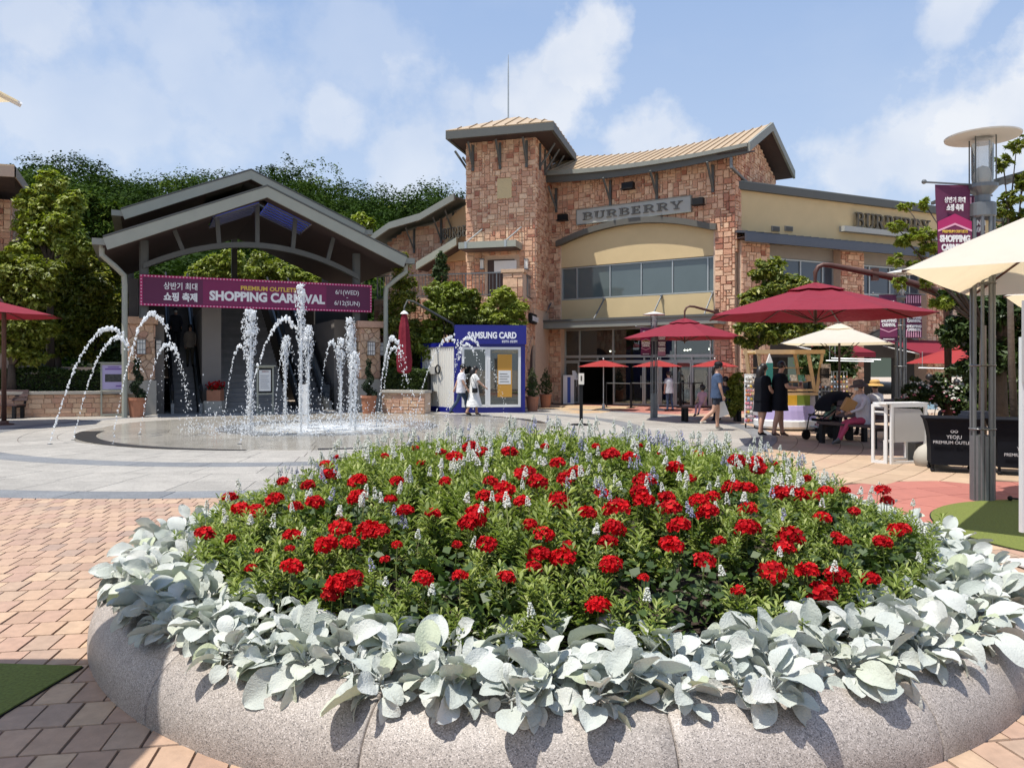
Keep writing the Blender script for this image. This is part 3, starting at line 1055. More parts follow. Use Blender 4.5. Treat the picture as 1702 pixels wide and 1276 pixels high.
# silver-leaved edging plants
LEAFM = []
for k in range(14):
    L = R.uniform(.105, .162); W = L * R.uniform(.33, .42); pet = R.uniform(.03, .07); curl = R.uniform(.1, 1.3); cup = R.uniform(.05, .40); tw = R.uniform(-.5, .5); wv = R.uniform(0, 6)
    nt_, ns = 11, 7
    mb = MB()
    idx = []
    for i in range(nt_ + 1):
        t = i / nt_
        w = W * (math.sin(math.pi * min(1, (t * .97 + .015)) ** .92) ** .55)
        row = []
        for j in range(ns):
            s = -1 + 2 * j / (ns - 1)
            ang = tw * t * .6
            x = w * s
            z = cup * w * s * s - .10 * W * math.exp(-(s * 3.2) ** 2) + .0035 * math.sin(t * 9 + wv + s * 2) * abs(s) + .0015 * math.sin(t * 23 + wv * 2) * abs(s) ** 3
            y = pet + L * (math.sin(curl * t) / max(curl, .01))
            zz = z - L * (1 - math.cos(curl * t)) / max(curl, .01)
            serr = 1 + (.008 if i % 2 else -.006) * (abs(s) > .9)
            row.append(mb.pt((x * math.cos(ang) * serr - z * math.sin(ang) * .3, y, zz + x * math.sin(ang))))
        idx.append(row)
    for i in range(nt_):
        for j in range(ns - 1):
            mb.face([idx[i][j], idx[i][j + 1], idx[i + 1][j + 1], idx[i + 1][j]])
    mb.tube([(0, -.02, -.01), (0, pet * .5, -.004), (0, pet + .012, -.002)], [.005, .004, .0035], 5)
    me_o = mb.build('leaf', silver, None, local=True, smooth=True)
    LEAFM.append(me_o.data)
    bpy.data.objects.remove(me_o)
LEAF_GROUP = 'silver leaved plants edging the planter'


def silver_plant(x, y, az, z, big, label):
    t = thing('silver_plant', label, 'plant', (x, y, z), LEAF_GROUP)
    n = R.randint(15, 21)
    for k in range(n):
        o = bpy.data.objects.new('leaf', R.choice(LEAFM))
        COL.objects.link(o)
        o.parent = t
        f = k / n
        el = math.radians(max(-38, 66 - 104 * f + R.uniform(-24, 24)))
        a = az + R.uniform(-math.pi, math.pi) if f < .5 else az + R.gauss(0, 1.15)
        s = big * R.uniform(.5, 1.22) * (.75 + .4 * math.sin(math.pi * f))
        o.rotation_euler = (Matrix.Rotation(a - math.pi / 2, 3, 'Z') @ Matrix.Rotation(el, 3, 'X') @ Matrix.Rotation(R.uniform(-1.0, 1.0), 3, 'Y')).to_euler()
        o.scale = (s, s, s)
        o.location = (.03 * math.cos(a) * f, .03 * math.sin(a) * f, .055 - .05 * f + R.uniform(0, .02))
    return t


for rr, sp, zz, bg in ((2.83, .175, .295, .92), (2.68, .18, .31, 1.0), (2.54, .24, .32, 1.0)):
    n = int(2 * math.pi * rr / sp)
    for i in range(n):
        a = 2 * math.pi * (i + R.uniform(-.3, .3)) / n
        r2 = rr + R.uniform(-.05, .05)
        x, y = KX + r2 * math.cos(a), KY + r2 * math.sin(a)
        if y > KY + 1.5 or (rr < 2.55 and y > KY + .5):
            continue
        bs_ = bg * R.uniform(.85, 1.1)
        silver_plant(x, y, a, zz, bs_, ('large' if bs_ > 1.05 else 'medium' if bs_ > .92 else 'small') + ' silver plant ' + ('overhanging' if rr > 2.8 else 'just inside' if rr > 2.6 else 'set back from') + ' the granite rim, ' + sector(x, y))

# deep green geranium foliage filling the bed
def bed_leaves(n, mat, size, shape, name, zr, rmin=0.0, rmax=2.45, ratio=.85):
    rad = rmin + (rmax - rmin) * np.sqrt(NR.random(n)); an = NR.random(n) * 2 * math.pi
    x = KX + rad * np.cos(an); y = KY + rad * np.sin(an)
    top = .50 + .53 * np.maximum(0, 1 - (rad / 2.6) ** 2.4)
    lump = .05 * np.sin(x * 7.3) * np.cos(y * 6.1)
    z = .38 + (top + lump - .38) * (zr[0] + (zr[1] - zr[0]) * NR.random(n))
    keep = y < KY + 1.6
    cen = np.stack([x, y, z], 1)[keep]
    u, v = leaf_axes(len(cen), size, ratio, .7)
    me = leaf_mesh(name, cen - np.array([KX, KY, 0]), u, v, mat, fold=.2, shape=shape)
    o = bpy.data.objects.new(name, me); COL.objects.link(o); o.location = (KX, KY, 0)
    o['kind'] = 'stuff'
    o['label'] = 'dark green geranium foliage filling the planter between the flowers'
    return o


bed_leaves(26000, leaf_g, .022, 'round', 'foliage', (.05, .86))
mb = MB(); mb.lathe([(2.2, .36), (2.05, .46), (1.6, .62), (1.0, .74), (0.001, .82)], 48, (KX, KY), cap=False)
mb.build('leaf_litter', soil, planter, smooth=True)['kind'] = 'stuff'

# salvia: lance leaves in whorls, upright flower spikes
def salvia_foliage(seed):
    rr = np.random.default_rng(seed)
    cen, U, V = [], [], []
    for s in range(11):
        a = rr.random() * 6.28; lean = rr.random() * .55
        base = np.array([rr.normal() * .035, rr.normal() * .035, 0.0])
        h = .30 + rr.random() * .13
        d = np.array([math.cos(a) * lean, math.sin(a) * lean, 1.0]); d /= np.linalg.norm(d)
        for lvl in range(9):
            t = .30 + .70 * lvl / 8
            p = base + d * h * t
            L = .047 * (1.15 - .45 * t) * (.75 + .5 * rr.random())
            for q in range(4):
                b = q * 1.57 + lvl * .8 + rr.random() * .5
                el = .35 + .75 * t - rr.random() * .5
                ud = np.array([math.cos(b) * math.cos(el), math.sin(b) * math.cos(el), math.sin(el)])
                sd = np.array([-math.sin(b), math.cos(b), .15 * rr.normal()])
                cen.append(p + ud * L); U.append(ud * L); V.append(sd * L * .24)
    return np.array(cen), np.array(U), np.array(V)


SAL = [leaf_mesh('foliage', *salvia_foliage(k), leaf_s, fold=.45) for k in range(7)]


def spike_mesh(h, nf, mat, seed):
    rr = random.Random(seed)
    mb = MB()
    mb.mi = 1
    mb.tube([(0, 0, -h * 1.5), (.006, 0, 0), (.0, .004, h)], [.0022, .002, .0012], 4)
    mb.mi = 0
    for k in range(nf):
        t = k / nf
        lv = int(t * 7) / 7.0
        a = rr.random() * 6.28
        rad = (.0125 * (1 - t) ** .6 + .002)
        z = h * (.12 + .88 * (lv * .6 + t * .4)) + rr.uniform(-.002, .002)
        c = Vector((rad * math.cos(a), rad * math.sin(a), z))
        s = rr.uniform(.0035, .006) * (1.15 - .5 * t)
        mb.rv = rr.random() * .9
        e = [c + Vector((s, 0, 0)), c + Vector((0, s, 0)), c + Vector((-s, 0, 0)), c + Vector((0, -s, 0))]
        tp, bt = c + Vector((0, 0, s * 1.1)), c - Vector((0, 0, s * 1.2))
        for i in range(4):
            mb.poly([e[i], e[(i + 1) % 4], tp]); mb.poly([e[(i + 1) % 4], e[i], bt])
    o = mb.build('flower_spike', [mat, leaf_s], None, local=True)
    me = o.data
    bpy.data.objects.remove(o)
    return me


SPW = [spike_mesh(R.uniform(.05, .09), R.randint(34, 54), petal_w, k) for k in range(6)]
SPL = [spike_mesh(R.uniform(.05, .085), R.randint(26, 40), petal_l, 50 + k) for k in range(3)]
k = 0
pts = []
tries = 0
while len(pts) < 330 and tries < 9000:
    tries += 1
    rad = 2.5 * math.sqrt(R.random()); an = R.random() * 2 * math.pi
    x, y = rad * math.cos(an), rad * math.sin(an)
    if y > 1.7:
        continue
    if math.sin(2.6 * x + 1.1) * math.cos(3.1 * y + .4) + .6 * math.sin(5.2 * x - 2.2 * y) > .95 or (math.hypot(x, y) > 1.75 and y < -.6 and R.random() < .45):
        continue
    if all((x - p[0]) ** 2 + (y - p[1]) ** 2 > .16 ** 2 for p in pts):
        pts.append((x, y))
for (x, y) in pts:
    rad = math.hypot(x, y)
    sc = R.uniform(.8, 1.25) * (1 if rad < 1.9 else .82)
    top = hm(rad) + .03 * math.sin(x * 4.1 + y * 2) + R.uniform(-.06, .05)
    h = .41 * sc
    lav = (R.random() < .11)
    nsp = R.choice((0, 1, 2, 3, 3, 4)) + (2 if x > 1.2 and R.random() < .6 else 0) 
    if rad > 2.0 and y < 0:
        nsp = R.choice((0, 0, 1))
    nw = ('no open flowers', 'one spike', 'two spikes', 'three spikes', 'four spikes', 'five spikes', 'six spikes', 'seven spikes')[nsp]
    lab = ('short' if sc < .9 else 'tall' if sc > 1.03 else 'middling') + ' green salvia, ' + nw + ('' if nsp == 0 else ' of lavender' if lav else ' of white') + ', ' + sector(KX + x, KY + y)
    t = thing('salvia', lab, 'flower', (KX + x, KY + y, top - h), 'salvias in the round planter, ' + ('lavender' if lav and nsp else 'white' if nsp else 'unopened'), rz=R.random() * 6.28)
    o = bpy.data.objects.new('foliage', R.choice(SAL)); COL.objects.link(o); o.parent = t; o.scale = (sc, sc, sc)
    for q in range(nsp):
        o = bpy.data.objects.new('flower_spike', R.choice(SPL if lav else SPW)); COL.objects.link(o); o.parent = t
        a = R.random() * 6.28; rr = R.uniform(.01, .10)
        o.location = (rr * math.cos(a), rr * math.sin(a), h + R.uniform(.0, .095))
        o.rotation_euler = (R.uniform(-.2, .2), R.uniform(-.2, .2), 0)
        s = R.uniform(.8, 1.2); o.scale = (s, s, s)

# geraniums: each red head where the photograph has one
def head_mesh(seed, n=70, rad=.05):
    rr = random.Random(seed)
    mb = MB()
    for k in range(n):
        zz = 1 - 1.35 * (k + .5) / n
        a = k * 2.399 + rr.uniform(-.3, .3)
        s = math.sqrt(max(0, 1 - zz * zz))
        nrm = Vector((s * math.cos(a), s * math.sin(a), zz))
        c = nrm * rad * rr.uniform(.78, 1.08)
        c.z *= .72
        nn = (nrm + Vector((rr.uniform(-.6, .6), rr.uniform(-.6, .6), rr.uniform(-.2, .6)))).normalized()
        t = nn.cross(Vector((rr.uniform(-1, 1), rr.uniform(-1, 1), .3))).normalized(); b = nn.cross(t)
        q = rr.uniform(.011, .016)
        mb.rv = rr.random() * .55
        ring = [c + (t * math.cos(w) + b * math.sin(w)) * q * (1 if i % 2 else .72) + nn * (.004 if i % 2 else 0) for i, w in enumerate([2 * math.pi * i / 8 for i in range(8)])]
        cc = c - nn * .003
        for i in range(8):
            mb.poly([cc, ring[i], ring[(i + 1) % 8]])
    o = mb.build('flower_head', petal_r, None, local=True)
    me = o.data; bpy.data.objects.remove(o)
    return me


HEADS = [head_mesh(k, R.randint(55, 80)) for k in range(5)]
mb = MB(); mb.tube([(0, 0, -.26), (.01, .005, -.12), (0, 0, -.01)], [.004, .0035, .003], 5)
STALK = mb.build('stalk', leaf_s, None, local=True); STALK_ME = STALK.data; bpy.data.objects.remove(STALK)
heads = [(382, 827, 1), (340, 887, 1), (334, 909, .9), (382, 896, .6), (417, 945, .6), (425, 850, 1), (400, 846, 1), (457, 830, 1), (492, 842, .7), (524, 835, .9), (594, 827, 1), (485, 890, .8), (482, 912, .5),
         (484, 942, 1), (542, 906, 1.2), (567, 877, 1), (582, 902, .9), (612, 880, 1), (630, 884, .9), (672, 850, .8), (719, 854, .7), (566, 970, 1.2), (585, 962, 1), (553, 985, 1), (787, 865, 1), (795, 853, 1), (776, 870, .8),
         (809, 905, 1), (543, 773, .8), (547, 790, 1), (594, 800, 1), (512, 807, .8), (659, 800, .7), (733, 752, .6), (755, 760, .9), (782, 744, 1), (800, 752, .8), (847, 752, .9), (926, 770, .8), (873, 788, 1.1), (893, 801, 1),
         (838, 813, 1), (804, 825, .8), (835, 829, .8), (867, 833, .7), (930, 832, 1), (943, 795, 1), (958, 784, .8), (977, 853, .8), (880, 873, .7), (904, 889, .9), (896, 923, 1.1), (936, 928, 1.2), (888, 942, .7), (703, 961, .9),
         (764, 957, .7), (842, 960, .8), (946, 906, .6), (1015, 756, 1), (1048, 761, .9), (1062, 741, .5), (1122, 777, .9), (1071, 799, 1.1), (1062, 818, .9), (1071, 833, 1), (1025, 845, 1.2), (1112, 845, 1), (1108, 827, .8),
         (1161, 832, .9), (1176, 851, 1), (1184, 825, .7), (1217, 810, 1), (1243, 812, .9), (1225, 766, 1), (1255, 767, .9), (1260, 779, 1), (1286, 770, .5), (1298, 820, 1.1), (1324, 822, 1.1), (1349, 826, .8), (1373, 817, .8),
         (1467, 815, .9), (1474, 832, .8), (1242, 846, .9), (1367, 861, .8), (1130, 874, 1), (1020, 879, 1), (1117, 907, 1.1), (1242, 879, 1.1), (1314, 892, 1.1), (1304, 911, 1), (1171, 932, 1), (1283, 950, 1.2), (1341, 950, 1.1),
         (1390, 957, 1.1), (1365, 986, 1.4), (1227, 981, .6), (1401, 901, .8), (1467, 902, 1), (1489, 881, .8), (1536, 901, .9), (1447, 962, .9), (1015, 938, 1), (1010, 901, .9), (994, 1008, 1.1), (1500, 879, .8), (640, 758, .5),
         (700, 770, .5), (1100, 752, .5), (815, 800, .7), (760, 905, .5), (430, 915, .4), (1000, 820, .7), (660, 905, .5)]
heads += [(470, 800, .7), (560, 760, .5), (690, 745, .5), (905, 742, .5), (990, 742, .5), (1160, 755, .6), (1340, 795, .6), (1420, 850, .6), (1405, 815, .6), (740, 800, .6), (650, 830, .6), (1150, 795, .5), (1195, 900, .6), (1070, 960, .5), (640, 930, .5), (1390, 890, .5)]
for (px, py, s) in heads:
    k, h = (px - CX) / F_, (HY - py) / F_
    best, d, q_ = 9, None, 2.9
    while q_ < 7.6:
        r_ = math.hypot(k * q_ - KX, q_ - KY)
        e_ = CH + h * q_ - hm(r_) - .03
        if r_ < 2.45 and e_ < best:
            best, d = e_, q_
            if e_ < 0:
                break
        q_ += .02
    if d is None or best > .16:
        continue
    loc = Vector((k * d, d, CH + h * d))
    lab = 'scarlet geranium with ' + ('an extra large' if s > 1.1 else 'a large' if s > .95 else 'a medium' if s > .75 else 'a small') + ' flower head, ' + sector(loc.x, loc.y) + (', low down' if loc.z < .62 else ', high up' if loc.z > .9 else '')
    t = thing('geranium', lab, 'flower', loc, 'geraniums with ' + ('full' if s > .8 else 'small') + ' red heads', rz=R.random() * 6.28)
    f = s * (1.02 if py > 900 else 1.15)
    o = bpy.data.objects.new('flower_head', R.choice(HEADS)); COL.objects.link(o); o.parent = t; o.scale = (f, f, f)
    o.rotation_euler = (R.uniform(-.25, .25), R.uniform(-.25, .25), 0)
    o = bpy.data.objects.new('stalk', STALK_ME); COL.objects.link(o); o.parent = t

# ------------------------------------------------------------------ fashion store: facade, tower, right wing, left wing, terrace
store = thing('store_building', 'sandstone clothing store with a square tower, swooping tan metal roof and BURBERRY sign', 'building', (5.0, 32.0, 0))
sp = Pieces('stone', 'stonework', stone, depth=.06, inset=.022)
FA = Plane((1.44, 34.0), (8.51, 29.3))
uv = FA.uv
uL, uR = 0.0, FA.len
o0, _ = uv(932, 450); o1, _ = uv(1186, 450)           # the tall glazed opening


def arch_top(u):
    """crown of the shallow arch over the opening"""
    t = (u - o0) / (o1 - o0)
    zl, zm, zr = uv(932, 411)[1], uv(1075, 377)[1], uv(1186, 388)[1]
    zl, zr = 6.95, 6.85
    zm = 7.55
    return zl + (zm - zl) * (1 - (2 * t - 1) ** 2) if 0 <= t <= 1 else zl


# the wall body: piers both sides, wall over the arch
mb = MB(FA.mat)
T = .5
mb.box((uL - .35, 0, -T), (o0, 9.75, 0)); mb.box((o1, 0, -T), (uR, 9.75, 0))
n = 16
for k in range(n):
    u0_, u1_ = o0 + (o1 - o0) * k / n, o0 + (o1 - o0) * (k + 1) / n
    mb.prism([(u0_, arch_top(u0_)), (u1_, arch_top(u1_)), (u1_, 9.75), (u0_, 9.75)], -T, 0)
mb.build('wall', mortar, store)
ashlar(sp, FA, uL - .3, uR, 0.02, 9.74, lambda u, z: not (o0 - .02 < u < o1 + .02 and z < arch_top(u) + .05), off=.05)
# arch trim
mb = MB(FA.mat)
n = 22
for k in range(n):
    a, b = o0 - .15 + (o1 - o0 + .3) * k / n, o0 - .15 + (o1 - o0 + .3) * (k + 1) / n
    za, zb = arch_top(min(max(a, o0), o1)), arch_top(min(max(b, o0), o1))
    if a < o0: za -= .03
    mb.prism([(a, za - .08), (b, zb - .08), (b, zb + .16), (a, za + .16)], -.05, .2)
mb.build('arch_trim', M('brown_grey_trim', (0.105, 0.10, 0.082), .6, noise=.05), store)
# stucco lunette, window band, lower band
zw1 = 5.93; zw0 = 4.50; zb0 = 3.62
mb = MB(FA.mat)
for k in range(n):
    a, b = o0 + (o1 - o0) * k / n, o0 + (o1 - o0) * (k + 1) / n
    mb.prism([(a, zw1), (b, zw1), (b, arch_top(b) - .02), (a, arch_top(a) - .02)], -.3, -.06)
mb.build('lunette', stucco, store)
mb = MB(FA.mat); mb.box((o0, zb0 - .3, -.3), (o1, zw0, -.08)); mb.build('spandrel', stucco, store)
wd = MB(FA.mat)


def window(plane, u0, u1, z0, z1, cols, rows=(), glass=win_glass, off=-.2, frame=.05, parent=store, fm=alu):
    """window > pane for each bay; cols and rows are the bar positions"""
    mbf = MB(plane.mat)
    us = [u0] + list(cols) + [u1]; zs = [z0] + list(rows) + [z1]
    f = frame
    mbf.box((u0, z0, off), (u1, z0 + f, off + .09)); mbf.box((u0, z1 - f, off), (u1, z1, off + .09))
    for u in us:
        uu = min(max(u, u0 + f / 2), u1 - f / 2)
        mbf.box((uu - f / 2, z0 + f, off + .002), (uu + f / 2, z1 - f, off + .094))
    for z in zs[1:-1]:
        for i in range(len(us) - 1):
            mbf.box((us[i] + f / 2, z - f / 2, off + .004), (us[i + 1] - f / 2, z + f / 2, off + .086))
    w = mbf.build('window', fm, parent)
    for i in range(len(us) - 1):
        for j in range(len(zs) - 1):
            g = MB(plane.mat)
            g.box((us[i] + f / 2 - .004, zs[j] + f / 2 - .004, off + .03), (us[i + 1] - f / 2 + .004, zs[j + 1] - f / 2 + .004, off + .045))
            p = g.build('pane', glass, w)
    return w


def fit_kids(o):
    pass


cols = [uv(x, 480)[0] for x in (957, 1012, 1064, 1116, 1175)]
window(FA, o0, o1, zw0 + .02, zw1 - .02, cols)
# canopy over the doors with its slanting struts
mb = MB(FA.mat)
c0, c1 = uv(903, 545)[0] - .1, uR - .35
mb.box((c0, 3.24, 0.06), (c1, 3.52, 1.0)); mb.build('canopy', md_metal, store)
mb = MB(FA.mat); mb.box((c0 - .04, 3.505, .05), (c1 + .04, 3.60, 1.05)); mb.build('canopy_edge', dk_metal, store)
for x in (917, 1004, 1099, 1184):
    u = uv(x, 520)[0]
    mb = MB(FA.mat)
    mb.tube([(u, 3.58, .92), (u + .0, 4.45, .0)], .035, 6)
    mb.ball((u, 4.47, -.02), .07, 6, 4)
    mb.build('strut', steel, store)
# glazed shop front
zt = 3.24
mbf = MB(FA.mat)
dcol = [uv(x, 620)[0] for x in (957, 987, 1013, 1065, 1092, 1117, 1145, 1176)]
rows = (2.05, 1.62)
window(FA, o0, o1, 2.05, zt, [uv(x, 600)[0] for x in (957, 1013, 1065, 1117, 1176)], (), shop_glass, off=-.42, frame=.06)
window(FA, o0, o1, 1.62 + .22, 2.05, [uv(x, 600)[0] for x in (957, 987, 1013, 1065, 1092, 1117, 1145, 1176)], (), shop_glass, off=-.41, frame=.05)
dx = [o0] + dcol + [o1]
for i in range(len(dx) - 1):
    if i in (1, 2):
        continue                                          # the open doorway
    w = window(FA, dx[i] + .01, dx[i + 1] - .01, .03, 1.83, (), (), shop_glass, off=-.40, frame=.06)
    w.name = 'door'
    mb = MB(FA.mat); mb.tube([(dx[i + 1] - .12, .75, -.29), (dx[i + 1] - .12, 1.25, -.29)], .018, 6); mb.build('handle', alu, w)
# room behind the glass
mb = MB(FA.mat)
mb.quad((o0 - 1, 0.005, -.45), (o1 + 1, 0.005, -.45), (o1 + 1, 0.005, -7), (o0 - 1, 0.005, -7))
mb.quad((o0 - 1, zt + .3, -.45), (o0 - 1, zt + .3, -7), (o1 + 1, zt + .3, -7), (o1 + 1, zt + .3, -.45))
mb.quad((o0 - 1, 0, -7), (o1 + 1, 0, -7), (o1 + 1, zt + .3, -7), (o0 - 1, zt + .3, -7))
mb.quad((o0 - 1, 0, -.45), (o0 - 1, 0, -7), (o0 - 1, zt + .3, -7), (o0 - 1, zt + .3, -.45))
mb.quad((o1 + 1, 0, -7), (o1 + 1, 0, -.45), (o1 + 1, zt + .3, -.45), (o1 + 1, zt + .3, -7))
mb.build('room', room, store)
for (u, z, w_, h_, d_, m_) in ((o0 + 1.6, 0.01, 1.3, .9, -4, wood_lt), (o0 + 3.9, 0.01, 1.2, .8, -3, M('red_cloth_display', (.2, .03, .03))), (o0 + 5.1, .01, .8, 1.3, -4.5, grey_panel), (o0 + 2.7, .01, .5, 1.7, -5, wood_dk)):
    mb = MB(FA.mat); mb.box((u, z, d_ - .5), (u + w_, z + h_, d_)); mb.build('display', m_, store)
for (x, y) in ((971, 582), (977, 582), (1100, 580), (1105, 580), (1110, 579), (1143, 578)):
    u, z = uv(x, y); mb = MB(FA.mat); mb.lathe([(.04, -.02), (.04, .02)], 8); 
    mb2 = MB(FA.mat @ Matrix.Translation((u, z, -2.5))); mb2.ball((0, 0, 0), .045, 6, 4)
    em = MATS.get('lit_spot')
    if em is None:
        em = bpy.data.materials.new('lit_spot'); em.use_nodes = True
        em.node_tree.nodes['Principled BSDF'].inputs['Emission Color'].default_value = (1, .93, .8, 1)
        em.node_tree.nodes['Principled BSDF'].inputs['Emission Strength'].default_value = 9
        MATS['lit_spot'] = em
    mb2.build('ceiling_spot', em, store)

# BURBERRY panel
s0u, s0z = uv(962, 374); s1u, s1z = uv(1150, 340)
zs = (s0z + s1z) / 2 - .04
S0 = Plane(FA.pt(s0u, 0)[:2], FA.pt(s1u, 0)[:2])
zlo, zhi = uv(962, 374)[1], uv(962, 351)[1]
mb = MB(FA.mat); mb.box((s0u, zlo, .05), (s1u, zhi, .16)); panel = mb.build('sign_panel', sign_face, store)
mb = MB(FA.mat)
for a, b in (((s0u, zlo - .03), (s1u, zlo)), ((s0u, zhi), (s1u, zhi + .03)), ((s0u - .03, zlo - .03), (s0u, zhi + .03)), ((s1u, zlo - .03), (s1u + .03, zhi + .03))):
    mb.box((a[0], a[1], .048), (b[0], b[1], .18))
mb.build('frame', md_metal, panel)
hgt = (zhi - zlo) * .52
slab_word('BURBERRY', hgt, 'lettering', M('sign_letter', (0.12, 0.115, 0.10), .5, .2), panel, FA, s0u + .30, (zlo + zhi) / 2 - hgt / 2, .165, .05, (s1u - s0u) - .62)
# floodlights on brackets
for i, (x, y, w_) in enumerate(((943, 364, .42), (1051, 312, .5), (1167, 338, .42))):
    u, z = uv(x, y); mb = MB(FA.mat)
    mb.prism([(u - w_ / 2, z - .12), (u + w_ / 2, z - .12), (u + w_ / 2, z + .13), (u - w_ / 2, z + .13)], .30, .52)
    mb.prism([(u - w_ / 2 - .02, z - .15), (u + w_ / 2 + .02, z - .15), (u + w_ / 2 + .02, z - .115), (u - w_ / 2 - .02, z - .115)], .26, .60)
    mb.tube([(u, z, .02), (u, z - .02, .34)], .04, 6)
    mb.build('floodlight', black, store)
# brackets under the eaves
def bracket(plane, u, ztop, parent, h=.95, out=.75):
    mb = MB(plane.mat)
    mb.tube([(u, ztop - h, .06), (u, ztop - .05, out)], .05, 4)
    mb.box((u - .05, ztop - h - .12, .05), (u + .05, ztop - .02, .12))
    mb.build('bracket', dk_metal, parent)


for x in (926, 1016, 1093, 1186):
    bracket(FA, uv(x, 300)[0], 9.42, store)

# main roof: sagging eave and ridge, a gable verge on the right
def roof_pt(u, o, z): return FA.pt(u, z, o)


def sag(t, a, m, b):
    return a * (1 - t) * (1 - 2 * t) + m * 4 * t * (1 - t) + b * t * (2 * t - 1)


uE0, uE1 = -.05, uv(1238, 250)[0] + .9
uE1 = 1.078 * FA.len
n = 24
rows = []
for k in range(n + 1):
    t = k / n
    u = uE0 + (uE1 - uE0) * t
    zt_ = sag(t, 10.12, 9.80, 9.88)
    zb_ = sag(t, 9.62, 9.34, 9.52)
    zr_ = sag(t, 11.50, 11.12, 11.42)
    rows.append((u, zt_, zb_, zr_))
mb = MB(); 
for (a, b) in zip(rows[:-1], rows[1:]):
    for sgn, z_ in ((1, None),):
        A, B = roof_pt(a[0], .6, a[1]), roof_pt(b[0], .6, b[1])
        C, Dd = roof_pt(b[0], -2.5, b[3]), roof_pt(a[0], -2.5, a[3])
        mb.slab3([A, B, C, Dd], (0, 0, -.06))
        E, Fp = roof_pt(b[0] + .0, -6.0, b[1] + .4), roof_pt(a[0], -6.0, a[1] + .4)
        mb.slab3([Dd, C, E, Fp], (0, 0, -.06))
main_roof = mb.build('roof', tan_roof, store)
# standing seams
seam_m = M('seam_metal', (0.37, 0.265, 0.16), .5, .1)
nse = 26
for k in range(nse + 1):
    t = k / nse; u = uE0 + (uE1 - uE0) * t
    zt_, zr_ = sag(t, 10.12, 9.80, 9.88), sag(t, 11.50, 11.12, 11.42)
    A, C = roof_pt(u, .59, zt_ + .012), roof_pt(u, -2.5, zr_ + .012)
    w_ = FA.d * .012
    mb = MB(); mb.slab3([A - w_, A + w_, C + w_, C - w_], (0, 0, .035)); mb.build('seam', seam_m, main_roof)
# eave boards: pale gutter above, dark soffit edge beneath
mb = MB(); mb2 = MB(); mb3 = MB()
for (a, b) in zip(rows[:-1], rows[1:]):
    ga = (a[1] - a[2]); gb = (b[1] - b[2])
    A0, A1 = roof_pt(a[0], .6, a[1] - .02), roof_pt(b[0], .6, b[1] - .02)
    B1, B0 = roof_pt(b[0], .6, b[1] - gb * .42), roof_pt(a[0], .6, a[1] - ga * .42)
    mb.slab3([B0, B1, A1, A0], FA.n * .16)
    C1, C0 = roof_pt(b[0], .56, b[2]), roof_pt(a[0], .56, a[2])
    B1b, B0b = roof_pt(b[0], .56, b[1] - gb * .40), roof_pt(a[0], .56, a[1] - ga * .40)
    mb2.slab3([C0, C1, B1b, B0b], FA.n * .06)
    mb3.slab3([roof_pt(a[0], .55, a[2] + .03), roof_pt(b[0], .55, b[2] + .03), roof_pt(b[0], -.3, b[2] + .25), roof_pt(a[0], -.3, a[2] + .25)], (0, 0, .05))
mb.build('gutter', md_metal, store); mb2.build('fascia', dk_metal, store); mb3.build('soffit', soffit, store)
# gable verge on the right end
tE = rows[-1]
R0, R1, R2 = roof_pt(tE[0], .65, tE[1] + .02), roof_pt(tE[0], -2.5, tE[3] + .03), roof_pt(tE[0], -6.1, tE[1] + .38)
mb = MB()
dn = Vector((0, 0, -.34))
for a, b in ((R0, R1), (R1, R2)):
    mb.slab3([a, b, b + dn, a + dn], FA.d * .09)
mb.build('verge', md_metal, store)
mb = MB()
for (a, b) in ((R0, R1), (R1, R2)):
    q = FA.d * -1.15
    mb.slab3([a + dn * .9, b + dn * .9, b + dn * .9 + q, a + dn * .9 + q], (0, 0, .03))
mb.build('verge_soffit', soffit, store)
# wall under the gable, facing right
GW = Plane(FA.pt(uR, 0, 0)[:2], FA.pt(uR, 0, -5.6)[:2])
mb = MB(GW.mat)
mb.prism([(0.0, 0), (5.6, 0), (5.6, 9.9), (2.5, 10.95), (0, 9.7)], -.5, 0)
mb.build('wall', mortar, store)
ashlar(sp, GW, 0, 5.6, 6.0, 10.9, lambda u, z: z < (9.7 + 1.25 * u / 2.5 if u < 2.5 else 10.95 - 1.05 * (u - 2.5) / 3.1), off=.045)
# downpipe that crosses that wall
mb = MB(); a = roof_pt(tE[0] * .93, .58, 9.45)
mb.tube([a, a - Vector((0, 0, .35)), GW.pt(1.6, 8.75, .14), GW.pt(2.0, 8.7, .14)], .06, 8); mb.build('downpipe', steel, store)

# ---- tower
tw = [Vector(p) for p in ((-1.90, 32.3), (.96, 31.5), (1.79, 34.5), (-1.07, 35.3))]
TF, TSd, TL = Plane(tw[0], tw[1]), Plane(tw[1], tw[2]), Plane(tw[3], tw[0])
mb = MB()
mb.slab3([(p.x, p.y, 0) for p in tw], (0, 0, 11.1))
mb.build('tower_core', mortar, store)
pu0, pz0 = TF.uv(827, 331); pu1, pz1 = TF.uv(851, 296)
du0, du1 = TF.uv(805, 430)[0], TF.uv(861, 430)[0]
ashlar(sp, TF, 0, TF.len, 2.5, 11.0, lambda u, z: not (pu0 < u < pu1 and pz0 < z < pz1) and not (du0 < u < du1 and 4.5 < z < 6.2), off=.045)
ashlar(sp, TSd, 0, TSd.len, 4.0, 11.0, lambda u, z: True, off=.045)
ashlar(sp, TL, TL.len - 2.6, TL.len, 6, 11.0, lambda u, z: True, off=.045)
mb = MB(TF.mat); mb.box((pu0, pz0, 0), (pu1, pz1, .06)); mb.build('blank_panel', stucco, store)
